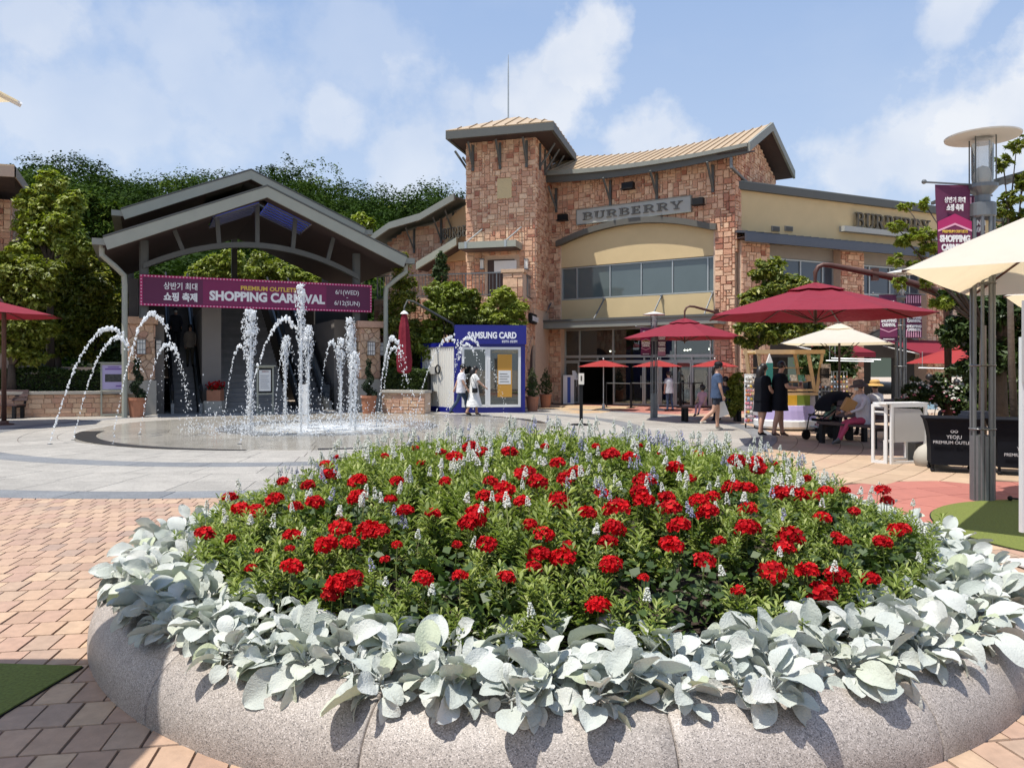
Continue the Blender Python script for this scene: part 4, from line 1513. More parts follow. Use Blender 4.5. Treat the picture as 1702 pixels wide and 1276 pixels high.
# doorway onto the terrace: its shaded depth painted as a flat dark panel
mb = MB(TF.mat); mb.box((du0 + .15, 4.45, .0), (du1 - .15, 6.05, .03)); mb.build('doorway_shade', soffit, store)
mb = MB(TF.mat); mb.box((TF.uv(822, 430)[0], 5.5, .035), (TF.uv(859, 430)[0], 6.0, .06)); mb.build('blind', white, store)
for x in (803, 876):
    u, z = TF.uv(x, 440)
    mb = MB(TF.mat); mb.box((u - .07, z - .18, .05), (u + .07, z + .18, .2)); l = mb.build('wall_lamp', lampglow, store)
    mb = MB(TF.mat); mb.box((u - .085, z + .18, .05), (u + .085, z + .22, .22)); mb.box((u - .085, z - .22, .05), (u + .085, z - .18, .22)); mb.build('lamp_frame', steel, l)
# flat canopy with two rods
cu0, cu1 = TF.uv(776, 410)[0] - .02, TF.uv(868, 410)[0]
mb = MB(TF.mat); mb.box((cu0, 6.42, .05), (cu1, 6.68, 1.0)); can = mb.build('canopy', lt_metal, store)
mb = MB(TF.mat); mb.box((cu0 + .05, 6.38, .08), (cu1 - .05, 6.415, .95)); mb.build('underside', soffit, can)
for x in (787, 851):
    u = TF.uv(x, 400)[0]
    mb = MB(TF.mat); mb.tube([(u, 6.68, .92), (u + .4, 7.35, .03)], .035, 6); mb.box((u - .05, 6.42, 1.002), (u + .05, 6.70, 1.02)); mb.build('rod', alu, can)
# tower roof: shallow pyramid over a deep eave
rc = [Vector(p) for p in ((-2.72, 31.5, 10.93), (1.64, 30.4, 10.97), (2.94, 35.1, 10.97), (-1.4, 36.2, 10.93))]
pk = Vector((.12, 33.3, 12.42))
mb = MB()
for i in range(4):
    a, b = rc[i], rc[(i + 1) % 4]
    mb.slab3([a + Vector((0, 0, .36)), b + Vector((0, 0, .36)), pk], (0, 0, -.05))
troof = mb.build('tower_roof', tan_roof, store)
for i in (0, 1, 3):
    a, b = rc[i] + Vector((0, 0, .37)), rc[(i + 1) % 4] + Vector((0, 0, .37))
    nn = 9
    for k in range(1, nn):
        t = k / nn
        base = a.lerp(b, t)
        w = min(t, 1 - t) * 2
        mid = a.lerp(b, .5)
        dirv = (pk - mid)
        e = base + dirv * w
        m = MB(); s_ = (b - a).normalized() * .012
        m.slab3([base - s_, base + s_, e + s_, e - s_], (0, 0, .04)); m.build('seam', seam_m, troof)
c = sum(rc, Vector()) / 4
for i in range(4):
    a, b = rc[i], rc[(i + 1) % 4]
    ai, bi = a + (c - a) * .05, b + (c - b) * .05
    mb = MB()
    up = Vector((0, 0, .345))
    v0 = [mb.pt(p) for p in (a, b, b + up, a + up, ai, bi, bi + up, ai + up)]
    for q in ((0, 1, 2, 3), (5, 4, 7, 6), (3, 2, 6, 7), (1, 0, 4, 5)):
        mb.face([v0[k] for k in q])
    mb.build('fascia', dk_metal, store)
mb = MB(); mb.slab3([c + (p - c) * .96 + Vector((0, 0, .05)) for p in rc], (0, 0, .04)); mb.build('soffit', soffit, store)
for x in (787, 832, 876):
    bracket(TF, TF.uv(x, 250)[0], 10.9, store, 1.0, .7)
for u in (.5, 1.4, 2.4):
    bracket(TSd, u, 10.9, store, 1.0, .7)
for u in (.5, 1.5):
    bracket(TL, TL.len - u, 10.9, store, 1.0, .7)
mb = MB(); b = pk - Vector((.28, 0, .2)); mb.tube([b, b + Vector((0, 0, 2.0)), b + Vector((0, 0, 2.9))], [.035, .03, .012], 6); mb.build('lightning_rod', alu, store)

# ---- right wing: stucco parapet above a low metal roof, sandstone piers and tall windows
WG = Plane((8.75, 29.35), (20.2, 34.65)); WG = Plane(WG.a, WG.a + WG.d * 24)
zc = 8.45
mb = MB(WG.mat); mb.box((0, 6.85, -4), (24, zc, -.35)); mb.build('parapet', stucco, store)
mb = MB(WG.mat); mb.box((-.12, zc, -4), (24, zc + .30, -.20)); mb.build('coping', dk_metal, store)
mb = MB(WG.mat); mb.box((-.05, zc + .30, -4), (24, zc + .36, -.28)); mb.build('coping_top', md_metal, store)
mb = MB(WG.mat); mb.prism([(0, 0), (1, 0)], 0, 0) if False else None
# lower roof
mb = MB(); 
mb.slab3([WG.pt(-.25, 6.78, -.4), WG.pt(24, 6.78, -.4), WG.pt(24, 6.62, .55), WG.pt(-.25, 6.62, .55)], (0, 0, .05))
lr = mb.build('lower_roof', M('blue_grey_metal', (0.085, 0.095, 0.115), .4, .3, noise=.05), store)
for k in range(60):
    u = -.2 + k * .4
    mb = MB(); mb.slab3([WG.pt(u, 6.835, -.38), WG.pt(u + .03, 6.835, -.38), WG.pt(u + .03, 6.675, .55), WG.pt(u, 6.675, .55)], (0, 0, .035)); mb.build('seam', MATS['blue_grey_metal'], lr)
mb = MB(WG.mat); mb.box((-.27, 6.30, .50), (24, 6.62, .60)); mb.build('fascia', MATS['blue_grey_metal'], store)
mb = MB(WG.mat); mb.box((-.2, 6.48, -.4), (24, 6.52, .49)); mb.build('soffit', soffit, store)
# wall
zwin = WG.uv(1330, 418)[1], WG.uv(1330, 490)[1]
piers = [(0, WG.uv(1279, 450)[0]), (WG.uv(1397, 450)[0], WG.uv(1435, 450)[0]), (WG.uv(1540, 450)[0], WG.uv(1578, 450)[0]), (WG.uv(1668, 450)[0], WG.uv(1702, 450)[0])]
mb = MB(WG.mat)
for a, b in piers:
    mb.box((a, 0, -.6), (b, 6.45, 0))
mb.box((0, 2.9, -.8), (24, 4.25, -.35))
mb.build('wall', mortar, store)
for a, b in piers:
    ashlar(sp, WG, a, b, 0.02, 6.35, lambda u, z: True, off=.05)
EP = Plane(WG.pt(0, 0, 0)[:2], WG.pt(0, 0, .01)[:2])
mb = MB(WG.mat); mb.box((0, 5.95, -.5), (24, 6.44, -.36)); mb.build('lintel', stucco_gray, store)
gaps = [(piers[i][1], piers[i + 1][0]) for i in range(3)] + [(piers[3][1], piers[3][1] + 4)]
gz0 = WG.uv(1392, 515)[1]
for a, b in gaps:
    w_ = b - a
    window(WG, a, b, gz0, 5.93, [a + w_ * k for k in (.2, .52, .84)], (gz0 + .75,), win_blue, off=-.45, frame=.06)
# arched openings with dark shops below
for a, b in gaps:
    ashlar(sp, WG.off(-.34), a, b, 2.2, gz0 - .05, lambda u, z, a=a, b=b: z > 2.2 + 1.05 * math.sqrt(max(0, 1 - ((u - (a + b) / 2) / ((b - a) / 2)) ** 2)), off=.04)
    m = MB(WG.mat)
    n = 14
    for k in range(n):
        t0, t1 = math.pi * k / n, math.pi * (k + 1) / n
        cc, rr = (a + b) / 2, (b - a) / 2
        q = [(cc + rr * math.cos(t0), 2.2 + 1.05 * math.sin(t0)), (cc + rr * math.cos(t1), 2.2 + 1.05 * math.sin(t1)), (cc + (rr - .05) * math.cos(t1), 2.2 + .80 * math.sin(t1)), (cc + (rr - .05) * math.cos(t0), 2.2 + .80 * math.sin(t0))]
        m.prism(q, -.38, -.1)
    m.build('arch_trim', MATS['brown_grey_trim'], store)
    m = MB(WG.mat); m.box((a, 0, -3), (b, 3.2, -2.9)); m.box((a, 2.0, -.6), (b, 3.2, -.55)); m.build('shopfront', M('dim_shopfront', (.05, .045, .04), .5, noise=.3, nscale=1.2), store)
# vents and the second BURBERRY
for x in (1299, 1321):
    u, z = WG.uv(x, 379); mb = MB(WG.off(-.35).mat); mb.box((u - .2, z - .08, 0), (u + .2, z + .12, .06)); v = mb.build('vent', stucco_gray, store)
    for k in range(4):
        m = MB(WG.off(-.35).mat); m.box((u - .17, z - .06 + .042 * k, .06), (u + .17, z - .035 + .042 * k, .085)); m.build('slat', dk_metal, v)
b0, b1 = WG.uv(1412, 375), WG.uv(1560, 395)
mb = MB(WG.off(-.35).mat); mb.box((b0[0] - .2, b0[1] - .22, 0), (b1[0] + .3, b0[1], .28)); led = mb.build('sign_ledge', sign_face, store)
slab_word('BURBERRY', .62, 'lettering', letter_d, led, WG.off(-.35), WG.uv(1428, 370)[0], b0[1] + .02, .12, .10, WG.uv(1551, 370)[0] - WG.uv(1428, 370)[0])

# ---- terrace in front of the tower, its basement wall and the dark arch
tb = [Vector(p) for p in ((-5.6, 31.2), (.42, 29.6), (1.25, 33.6), (-4.6, 35.4))]
BF, BS = Plane(tb[0], tb[1]), Plane(tb[1], tb[2])
mb = MB(); mb.slab3([(p.x, p.y, 0) for p in tb], (0, 0, 4.35)); mb.build('terrace_core', mortar, store)
ashlar(sp, BF, 0, BF.len, .02, 4.3, lambda u, z: True, off=.04)
au = BS.len * .45
ashlar(sp, BS, 0, BS.len, .02, 4.3, lambda u, z: not (abs(u - au) < .9 and z < 1.5 + 1.0 * math.sqrt(max(0, 1 - ((u - au) / .9) ** 2))), off=.04)
mb = MB(BS.mat)
q = [(au - .9, 0), (au + .9, 0)] + [(au + .9 * math.cos(a), 1.5 + 1.0 * math.sin(a)) for a in [math.pi * k / 12 for k in range(13)]]
mb.prism(q, .005, .02); mb.build('arch_shade', soffit, store)  # flat dark sheet painted as the shade inside the arch
mb = MB(BS.mat)
for k in range(11):
    a0, a1 = math.pi * k / 11 + .02, math.pi * (k + 1) / 11 - .02
    mb = MB(BS.mat)
    mb.prism([(au + .9 * math.cos(a0), 1.5 + 1.0 * math.sin(a0)), (au + 1.2 * math.cos(a0), 1.5 + 1.3 * math.sin(a0)), (au + 1.2 * math.cos(a1), 1.5 + 1.3 * math.sin(a1)), (au + .9 * math.cos(a1), 1.5 + 1.0 * math.sin(a1))], .0, .09)
    mb.build('arch_stone', stone_wall2, store)
u, z = BS.uv(884, 531)
mb = MB(BS.mat); mb.box((.9, 3.35, .05), (3.2, 3.75, .16)); lp = mb.build('lane_sign', black, store)
slab_word('BURBERRY', .2, 'lettering', letter_w, lp, BS, 1.15, 3.45, .165, .02, 1.8)
mb = MB(BS.mat); mb.box((BS.len - .5, 1.9, .05), (BS.len - .3, 2.4, .15)); mb.build('wall_lamp', lampglow, store)
# parapet pillar and railings
mb = MB(); c_ = tb[1]
PBX = Plane((tb[1].x - .75, tb[1].y + .2), tb[1])
mb = MB(BF.mat); mb.box((BF.len - .8, 4.3, -.5), (BF.len, 5.25, 0)); mb.build('pillar', mortar, store)
ashlar(sp, BF, BF.len - .8, BF.len, 4.3, 5.22, lambda u, z: True, off=.04, cell=.16)
mb = MB(BF.mat); mb.box((BF.len - .86, 5.25, -.56), (BF.len + .06, 5.38, .08)); mb.build('pillar_cap', stone_wall2, store)


def railing(plane, u0, u1, z0, z1, parent, step=.14, off=-.06):
    m = MB(plane.mat)
    m.box((u0, z1 - .05, off - .03), (u1, z1, off + .03)); m.box((u0, z0 + .06, off - .02), (u1, z0 + .10, off + .02))
    rl = m.build('railing', steel, parent)
    k = 0; u = u0
    while u < u1 - .01:
        w = .028 if k % 9 == 0 else .010
        m = MB(plane.mat); m.box((u, z0 + (.0 if k % 9 == 0 else .10), off - w / 1.5), (u + w * 1.6, z1 - .05, off + w / 1.5)); m.build('baluster', steel, rl)
        u += step; k += 1
    return rl


railing(BF, 0.1, BF.len - .82, 4.35, 5.3, store)
railing(BS, .05, BS.len - .1, 4.35, 5.3, store)

# ---- left wing beyond: sandstone gable wall with bent roof edge and curved sign
DW = 38.0
LW = Plane((P(640, 500, DW).x, DW + .8), (P(778, 500, DW).x, DW - 1.5))
luv = lambda x, y: LW.uv(x, y)
top = [(632, 412), (670, 386), (720, 372), (776, 340)]
prof_ = [luv(x, y) for x, y in top]
mb = MB(LW.mat)
mb.prism([(prof_[0][0] + .3, 0), (prof_[3][0] + .6, 0), (prof_[3][0] + .6, prof_[3][1]), prof_[3], prof_[2], prof_[1], (prof_[0][0] + .3, prof_[0][1])], -.5, 0)
mb.build('wall', mortar, store)


def lw_in(u, z):
    for (a, b) in zip(prof_[:-1], prof_[1:]):
        if a[0] <= u <= b[0]:
            if z > a[1] + (b[1] - a[1]) * (u - a[0]) / (b[0] - a[0]):
                return False
    cu, cz = luv(760, 400)
    if u > luv(744, 400)[0] and z > luv(744, 425)[1] and z < luv(744, 372)[1] + .9:
        return False
    return u > prof_[0][0] + .35


ashlar(sp, LW, prof_[0][0], prof_[3][0] + .4, 4.6, 9.4, lw_in, off=.04, cell=.15)
mb = MB(); mb2 = MB()
for (a, b) in zip(prof_[:-1], prof_[1:]):
    A, B = LW.pt(a[0], a[1] + .0, 1.0), LW.pt(b[0], b[1] + .0, 1.0)
    mb.slab3([A, B, B + Vector((0, 0, .32)), A + Vector((0, 0, .32))], LW.n * .12)
    mb2.slab3([A + Vector((0, 0, .15)), B + Vector((0, 0, .15)), B + Vector((0, 0, .35)) - LW.n * 4, A + Vector((0, 0, .35)) - LW.n * 4], (0, 0, .05))
mb.build('fascia', md_metal, store); mb2.build('roof', dk_metal, store)
for x in (690, 735, 755):
    u = luv(x, 400)[0]
    z = luv(x, {690: 380, 735: 363, 755: 352}[x])[1]
    bracket(LW, u, z, store, 1.1, .8)
cu0, cz = luv(745, 405)
mb = MB(LW.mat); mb.prism([(cu0, cz - .9), (cu0 + 2.2, cz - .9), (cu0 + 2.2, cz + 2.2), (cu0 + .8, cz + 1.5), (cu0, cz + 1.0)], .04, .25); mb.build('bay', M('warm_stucco', (0.55, 0.36, 0.19), .9), store)
mb = MB(LW.mat)
n = 8
for k in range(n):
    a, b = k / n, (k + 1) / n
    f = lambda t: (cu0 + 2.1 * t, cz - .32 + .62 * math.sin(t * 1.4), .25 + .55 * math.sin(t * 1.6))
    A, B = f(a), f(b)
    mb.slab3([A, B, (B[0], B[1] + .22, B[2]), (A[0], A[1] + .22, A[2])], (0, 0, .08))
mb.build('sign_ledge', lt_metal, store)
lp = Plane(LW.pt(cu0 + .05, 0, .55)[:2], LW.pt(cu0 + 2.1, 0, .95)[:2])
slab_word('BURBERRY', .5, 'lettering', letter_d, store, lp, .05, cz + .10, 0, .08, 2.6)
# lower roof of the entrance under that bay
mb = MB(); A, B = LW.pt(luv(712, 452)[0], luv(712, 452)[1], .9), LW.pt(luv(778, 412)[0], luv(778, 412)[1], .9)
mb.slab3([A, B, B + Vector((0, 0, .35)), A + Vector((0, 0, .35))], LW.n * .12); mb.build('porch_fascia', lt_metal, store)
mb = MB(); mb.slab3([A, B, B - LW.n * .8, A - LW.n * .8], (0, 0, .05)); mb.build('porch_soffit', soffit, store)
sp.finish(store)

# ------------------------------------------------------------------ neighbouring shop at the far left edge
lb = thing('shop_building', 'corner of a sandstone shop with a broad brown eave beyond the garden trees', 'building', (-19, 25, 0))
d0 = 24.0
LB = Plane((-26.0, 25.6), (P(18, 400, d0 + 5).x, d0 + 5))
mb = MB(LB.mat); mb.box((0, 0, -6), (LB.len, 7.9, 0)); mb.build('wall', mortar, lb)
sl = Pieces('stone', 'stonework', stone, depth=.05, inset=.02, most=120)
ashlar(sl, LB, LB.len - 5, LB.len, 2.5, 7.9, lambda u, z: True, off=.045)
LR = Plane(LB.pt(LB.len, 0, 0)[:2], LB.pt(LB.len, 0, -6)[:2])
ashlar(sl, LR, 0, 5, 2.5, 7.9, lambda u, z: True, off=.045)
sl.finish(lb)
E = [P(-160, 285, 25.0), P(24, 286, 25.9), P(46, 309, 30.0), P(30, 300, 35.0)]
E[0].z = E[1].z = 8.0; E[2].z = E[3].z = 8.3
mb = MB()
for a, b in zip(E[:2], E[1:3]):
    mb.slab3([a, b, b + Vector((0, 0, .36)), a + Vector((0, 0, .36))], (0, .08, 0))
mb.build('fascia', M('brown_fascia', (0.32, 0.245, 0.19), .7), lb)
mb = MB(); mb.slab3([E[0] + Vector((0, .05, .1)), E[1] + Vector((-.03, .05, .1)), E[2] + Vector((-.05, 0, .1)), E[3] + Vector((-.1, 0, .1)), E[3] + Vector((-9, 0, .1))], (0, 0, .05)); mb.build('soffit', soffit, lb)
mb = MB(); mb.slab3([E[0] + Vector((0, 0, .36)), E[1] + Vector((0, 0, .36)), E[2] + Vector((0, 0, .36)), E[3] + Vector((0, 0, .36)), E[3] + Vector((-9, 0, .36))], (0, 0, .05)); mb.build('roof', tan_roof, lb)
for k in range(5):
    u = LB.len - .5 - k * .9
    bracket(LB, u, 7.95, lb, 1.0, .9)
pl = LB.off(.1)
u, z = LB.uv(0, 392)
mb = MB(LB.mat); mb.box((LB.len - 3.6, 5.75, .05), (LB.len - .1, 5.87, .35)); mb.build('sign_ledge', md_metal, lb)
curved_text('ALLEN', .62, letter_d, 'lettering', lb, LB, LB.len - 1.55, 5.89, .2, sx=1.0, bold=.012, extrude=.05)

# ------------------------------------------------------------------ the portal: gabled canopy over the escalators
PA = Plane((-12.1, 25.0), (-5.2, 28.3))
PG = PA.off(1.22)
portal = thing('escalator_portal', 'dark open gabled canopy with pale green metal verges over the escalators', 'canopy', (-8.6, 27, 0))


def gable(pl, uc, hw, ze, za, depth, fasc=.36, cdepth=None):
    cdepth = cdepth or depth
    """verge boards, brown ceiling, roof sheets; the gable's plane is pl, the roof runs back"""
    A, B, C = (uc - hw, ze), (uc, za), (uc + hw, ze)
    for (a, b) in ((A, B), (B, C)):
        mb = MB(pl.mat); mb.prism([a, b, (b[0], b[1] - fasc), (a[0] + (.12 if a is A else 0), a[1] - fasc)] if a is A else [a, b, (b[0] - .12, b[1] - fasc), (a[0], a[1] - fasc)], -.10, 0)
        mb.build('verge', lt_metal, portal)
        pk_ = a if a[1] > b[1] else b; lo_ = b if a[1] > b[1] else a
        cut = (pk_[0] + (lo_[0] - pk_[0]) * .34, pk_[1] + (lo_[1] - pk_[1]) * .34)
        for (p_, q_, f_, g_) in (((a, b, -.02, depth),) if cdepth == depth else ((cut, lo_, -.02, depth), (pk_, cut, -.02, .9), (pk_, cut, 3.0, depth))):
            mb = MB(pl.mat)
            mb.slab3([(p_[0], p_[1] + .01, -f_), (q_[0], q_[1] + .01, -f_), (q_[0], q_[1] + .01, -g_), (p_[0], p_[1] + .01, -g_)], (0, .05, 0))
            mb.build('roof', dk_metal, portal)
        # ceiling with a gap for the skylight near the ridge
    for sgn in (-1, 1):
        def at(t): return (uc + sgn * hw * t, za + (ze - za) * t)
        for (t0, t1, d0_, d1_) in ((.34, 1, 0, cdepth), (0, .34, 0, .9), (0, .34, 3.0, cdepth)):
            p, q = at(t0), at(t1)
            mb = MB(pl.mat); y = fasc * .8
            mb.slab3([(p[0], p[1] - y, -.1 - d0_), (q[0], q[1] - y, -.1 - d0_), (q[0], q[1] - y, -d1_), (p[0], p[1] - y, -d1_)], (0, .05, 0))
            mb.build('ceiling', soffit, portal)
    for sgn in (-1, 1):
        mb = MB(pl.mat); u = uc + sgn * hw
        mb.box((u - .12 if sgn > 0 else u - .3, ze - .22, -depth), (u + .3 if sgn > 0 else u + .12, ze - .02, -.03)); mb.build('gutter', md_metal, portal)


uc = 3.82
gable(PG, uc, 4.83, 5.55, 7.60, 4.3, cdepth=9.5)
PB = PG.off(-4.3)
gable(PB, uc, 4.45, 7.23, 9.13, 6.5, .34)
# skylight: the sky's blue is painted into the translucent glass in the ceiling gap
for sgn in (-1, 1):
    t0, t1 = .03, .33
    y = .30
    def at(t, d): return (uc + sgn * 4.83 * t, 7.60 - 2.05 * t - y, -d)
    mb = MB(PG.mat); mb.slab3([at(t0, .95), at(t1, .95), at(t1, 2.95), at(t0, 2.95)], (0, .012, 0))
    sk = bpy.data.materials.get('skylight_glass')
    if sk is None:
        sk = M('skylight_glass', (0.13, 0.17, 0.42), .25, noise=.25, nscale=1.5, transl=.55, tint=(1, 1.1, 1.3))
    sky_o = mb.build('skylight', sk, portal)
    for k in range(6):
        d = .95 + 2.0 * k / 5
        a, b = at(t0, d), at(t1, d)
        m = MB(PG.mat); m.slab3([(a[0], a[1] - .015, a[2]), (b[0], b[1] - .015, b[2]), (b[0], b[1] - .015, b[2] - .07), (a[0], a[1] - .015, a[2] - .07)], (0, -.05, 0)); m.build('glazing_bar', steel, sky_o)
# posts
colm = {}
for u, z1 in ((.12, 5.0), (7.15, 5.0)):
    mb = MB(PA.mat); mb.box((u - .10, 3.2, -.25), (u + .10, 5.75, -.05)); mb.box((u - .14, 3.2, -.19), (u + .14, 5.75, -.11)); mb.build('post', dk_metal, portal)
for u in (-.4, 7.9):
    mb = MB(PA.mat); mb.box((u - .13, 0, -9.2), (u + .13, 6.5, -9.0)); mb.build('post', dk_metal, portal)
mb = MB(PA.mat); mb.box((uc - .12, 3.2, -9.3), (uc + .12, 8.8, -9.05)); mb.build('post', dk_metal, portal)
# bow beam
def bow(u): return 4.86 + .95 * (1 - ((u - 3.64) / 3.6) ** 2)


n = 24
mb = MB(PA.mat)
for k in range(n):
    a, b = .1 + 7.1 * k / n, .1 + 7.1 * (k + 1) / n
    mb.prism([(a, bow(a) - .09), (b, bow(b) - .09), (b, bow(b) + .09), (a, bow(a) + .09)], -.16, .04)
mb.build('bow_beam', dk_metal, portal)
top_at = lambda u: 7.60 - .33 - 2.05 * abs(u - uc) / 4.83
for u0_, u1_ in ((1.02, 1.30), (2.35, 2.42), (3.66, 3.66), (4.95, 4.86), (6.30, 6.08)):
    mb = MB(PA.mat); mb.prism([(u1_ - .07, bow(u1_) + .05), (u1_ + .07, bow(u1_) + .05), (u0_ + .07, top_at(u0_) + .08), (u0_ - .07, top_at(u0_) + .08)], -.13, .0)
    mb.build('hanger', dk_metal, portal)
# downpipes with swan necks
for (u, s_) in ((-1.05, 1), (8.7, -1)):
    mb = MB(PG.mat)
    mb.tube([(u, 5.35, -.3), (u, 5.05, -.3), (u + s_ * .35, 4.75, -.5), (u + s_ * .60, 4.5, -.7), (u + s_ * .62, 4.2, -.75), (u + s_ * .62, 0, -.75)], .085, 10)
    mb.build('downpipe', lt_metal, portal)
# banner on a frame
banner = thing('banner', 'wide plum banner reading SHOPPING CARNIVAL across the escalator entrance', 'banner', PA.pt(3.8, 4.1, .1))
bz0, bz1, bu0, bu1 = 3.60, 4.60, 0.0, 7.65
mb = MB(PA.mat); mb.box((bu0, bz0, .06), (bu1, bz1, .12)); mb.build('sheet', purple, banner)
mb = MB(PA.mat); mb.box((1.9, bz0 + .1, .12), (6.0, bz1 - .1, .123)); 
mb.build('middle_field', M('plum_middle', (0.20, 0.02, 0.085), .75), banner)
mb = MB(PA.mat)
for a, b in (((bu0, bz1 - .07), (bu1, bz1)), ((bu0, bz0), (bu1, bz0 + .07)), ((bu0, bz0 + .07), (bu0 + .08, bz1 - .07)), ((bu1 - .06, bz0 + .07), (bu1, bz1 - .07))):
    mb.box((a[0], a[1], .12), (b[0], b[1], .126))
mb.build('border', magenta, banner)
mb = MB(PA.mat)
u = .04
while u < bu1:
    for z in (bz0 + .035, bz1 - .035):
        mb.prism([(u + .026 * math.cos(a), z + .026 * math.sin(a)) for a in [math.pi / 3 * k for k in range(6)]], .126, .130)
    u += .105
for z in np.arange(bz0 + .12, bz1 - .1, .105):
    for u in (.04, bu1 - .03):
        mb.prism([(u + .026 * math.cos(a), z + .026 * math.sin(a)) for a in [math.pi / 3 * k for k in range(6)]], .126, .130)
bd = mb.build('bulbs', pink_p, banner); bd['kind'] = 'stuff'
bt = lambda *a, **k: curved_text(*a, **k)
bt('상반기 최대', .26, letter_w, 'lettering', banner, PA, 1.22, 4.17, .128, bold=.004, width=1.02)
bt('쇼핑 축제', .30, letter_w, 'lettering', banner, PA, 1.22, 3.80, .128, bold=.012, width=1.02)
bt('PREMIUM OUTLETS', .20, letter_y, 'lettering', banner, PA, 4.02, 4.23, .128, bold=.006, width=1.85)
bt('SHOPPING CARNIVAL', .42, letter_w, 'lettering', banner, PA, 4.02, 3.86, .128, bold=.020, width=3.85)
bt('6/1(WED)', .22, letter_w, 'lettering', banner, PA, 6.75, 4.22, .128, bold=.001, width=.85)
bt('-', .18, letter_w, 'lettering', banner, PA, 6.75, 4.06, .128, bold=.004)
bt('6/12(SUN)', .22, letter_w, 'lettering', banner, PA, 6.75, 3.83, .128, bold=.001, width=.92)

# sandstone gate pillars with lanterns
def crazy(pieces, plane, u0, u1, z0, z1, n, off):
    """irregular polygon stones (a clipped Voronoi of random points)"""
    pts_ = []
    for _ in range(n * 8):
        if len(pts_) >= n: break
        p = (R.uniform(u0, u1), R.uniform(z0, z1))
        if all((p[0] - q[0]) ** 2 + (p[1] - q[1]) ** 2 > .4 * (u1 - u0) * (z1 - z0) / n for q in pts_):
            pts_.append(p)
    for p in pts_:
        poly = [(u0, z0), (u1, z0), (u1, z1), (u0, z1)]
        for q in pts_:
            if q is p: continue
            mx, my = (p[0] + q[0]) / 2, (p[1] + q[1]) / 2
            nx, ny = q[0] - p[0], q[1] - p[1]
            out = []
            for i in range(len(poly)):
                a, b = poly[i], poly[(i + 1) % len(poly)]
                da, db = (a[0] - mx) * nx + (a[1] - my) * ny, (b[0] - mx) * nx + (b[1] - my) * ny
                if da <= 0: out.append(a)
                if da * db < 0:
                    t = da / (da - db); out.append((a[0] + (b[0] - a[0]) * t, a[1] + (b[1] - a[1]) * t))
            poly = out
            if len(poly) < 3: break
        if len(poly) < 3: continue
        c = (sum(a[0] for a in poly) / len(poly), sum(a[1] for a in poly) / len(poly))
        q = [(c[0] + (a[0] - c[0]) * .93, c[1] + (a[1] - c[1]) * .93) for a in poly]
        pieces.add(plane.mat @ Matrix.Translation((c[0], c[1], off)), [(round(a[0] - c[0], 3), round(a[1] - c[1], 3)) for a in q], lift=.02)


for px0, px1, base_y, label in ((212, 253, 690, 'sandstone gate pillar with lanterns left of the escalators'), (598, 633, 683, 'sandstone gate pillar with lanterns right of the escalators')):
    a = G(px0, base_y); d = a.y
    w = (px1 - px0) / F_ * d
    yaw = PA.d
    pl = Plane((a.x, a.y), (a.x + w * yaw.x, a.y + w * yaw.y))
    t = thing('gate_pillar', label, 'pillar', (a.x + w / 2, a.y + w / 2, 0))
    mb = MB(pl.mat); mb.box((.04, 0, -w + .04), (w - .04, 3.05, -.04)); mb.build('core', mortar, t)
    mb = MB(pl.mat); mb.box((-.05, 0, -w - .05), (w + .05, 1.15, .05)); mb.build('plinth', M('cast_stone', (.42, .39, .33), .85, noise=.06), t)
    mb = MB(pl.mat); mb.box((-.10, 3.05, -w - .1), (w + .10, 3.28, .1)); mb.build('cap', stone_wall2, t)
    ps = Pieces('stone', 'stonework', stone_wall2, depth=.05, inset=.015)
    crazy(ps, pl, .02, w - .02, 1.18, 3.03, 26, .01)
    p2 = Plane(pl.pt(w, 0)[:2], pl.pt(w, 0, -w)[:2]); crazy(ps, p2, .02, w - .02, 1.18, 3.03, 24, .01)
    p3 = Plane(pl.pt(0, 0, -w)[:2], pl.pt(0, 0, 0)[:2]); crazy(ps, p3, .02, w - .02, 1.18, 3.03, 24, .01)
    ps.finish(t)
    for q, uu in ((pl, w / 2), (p2, w / 2), (p3, w / 2)):
        m = MB(q.mat); m.box((uu - .12, 2.05, .05), (uu + .12, 2.5, .2)); L = m.build('lantern', lampglow, t)
        m = MB(q.mat)
        for zz in (2.03, 2.17, 2.38, 2.5):
            m.box((uu - .14, zz, .03), (uu + .14, zz + .02, .215))
        for xx in (-.13, -.045, .035, .12):
            m.box((uu + xx, 2.05, .2), (uu + xx + .014, 2.5, .212))
        m.build('cage', steel, L)

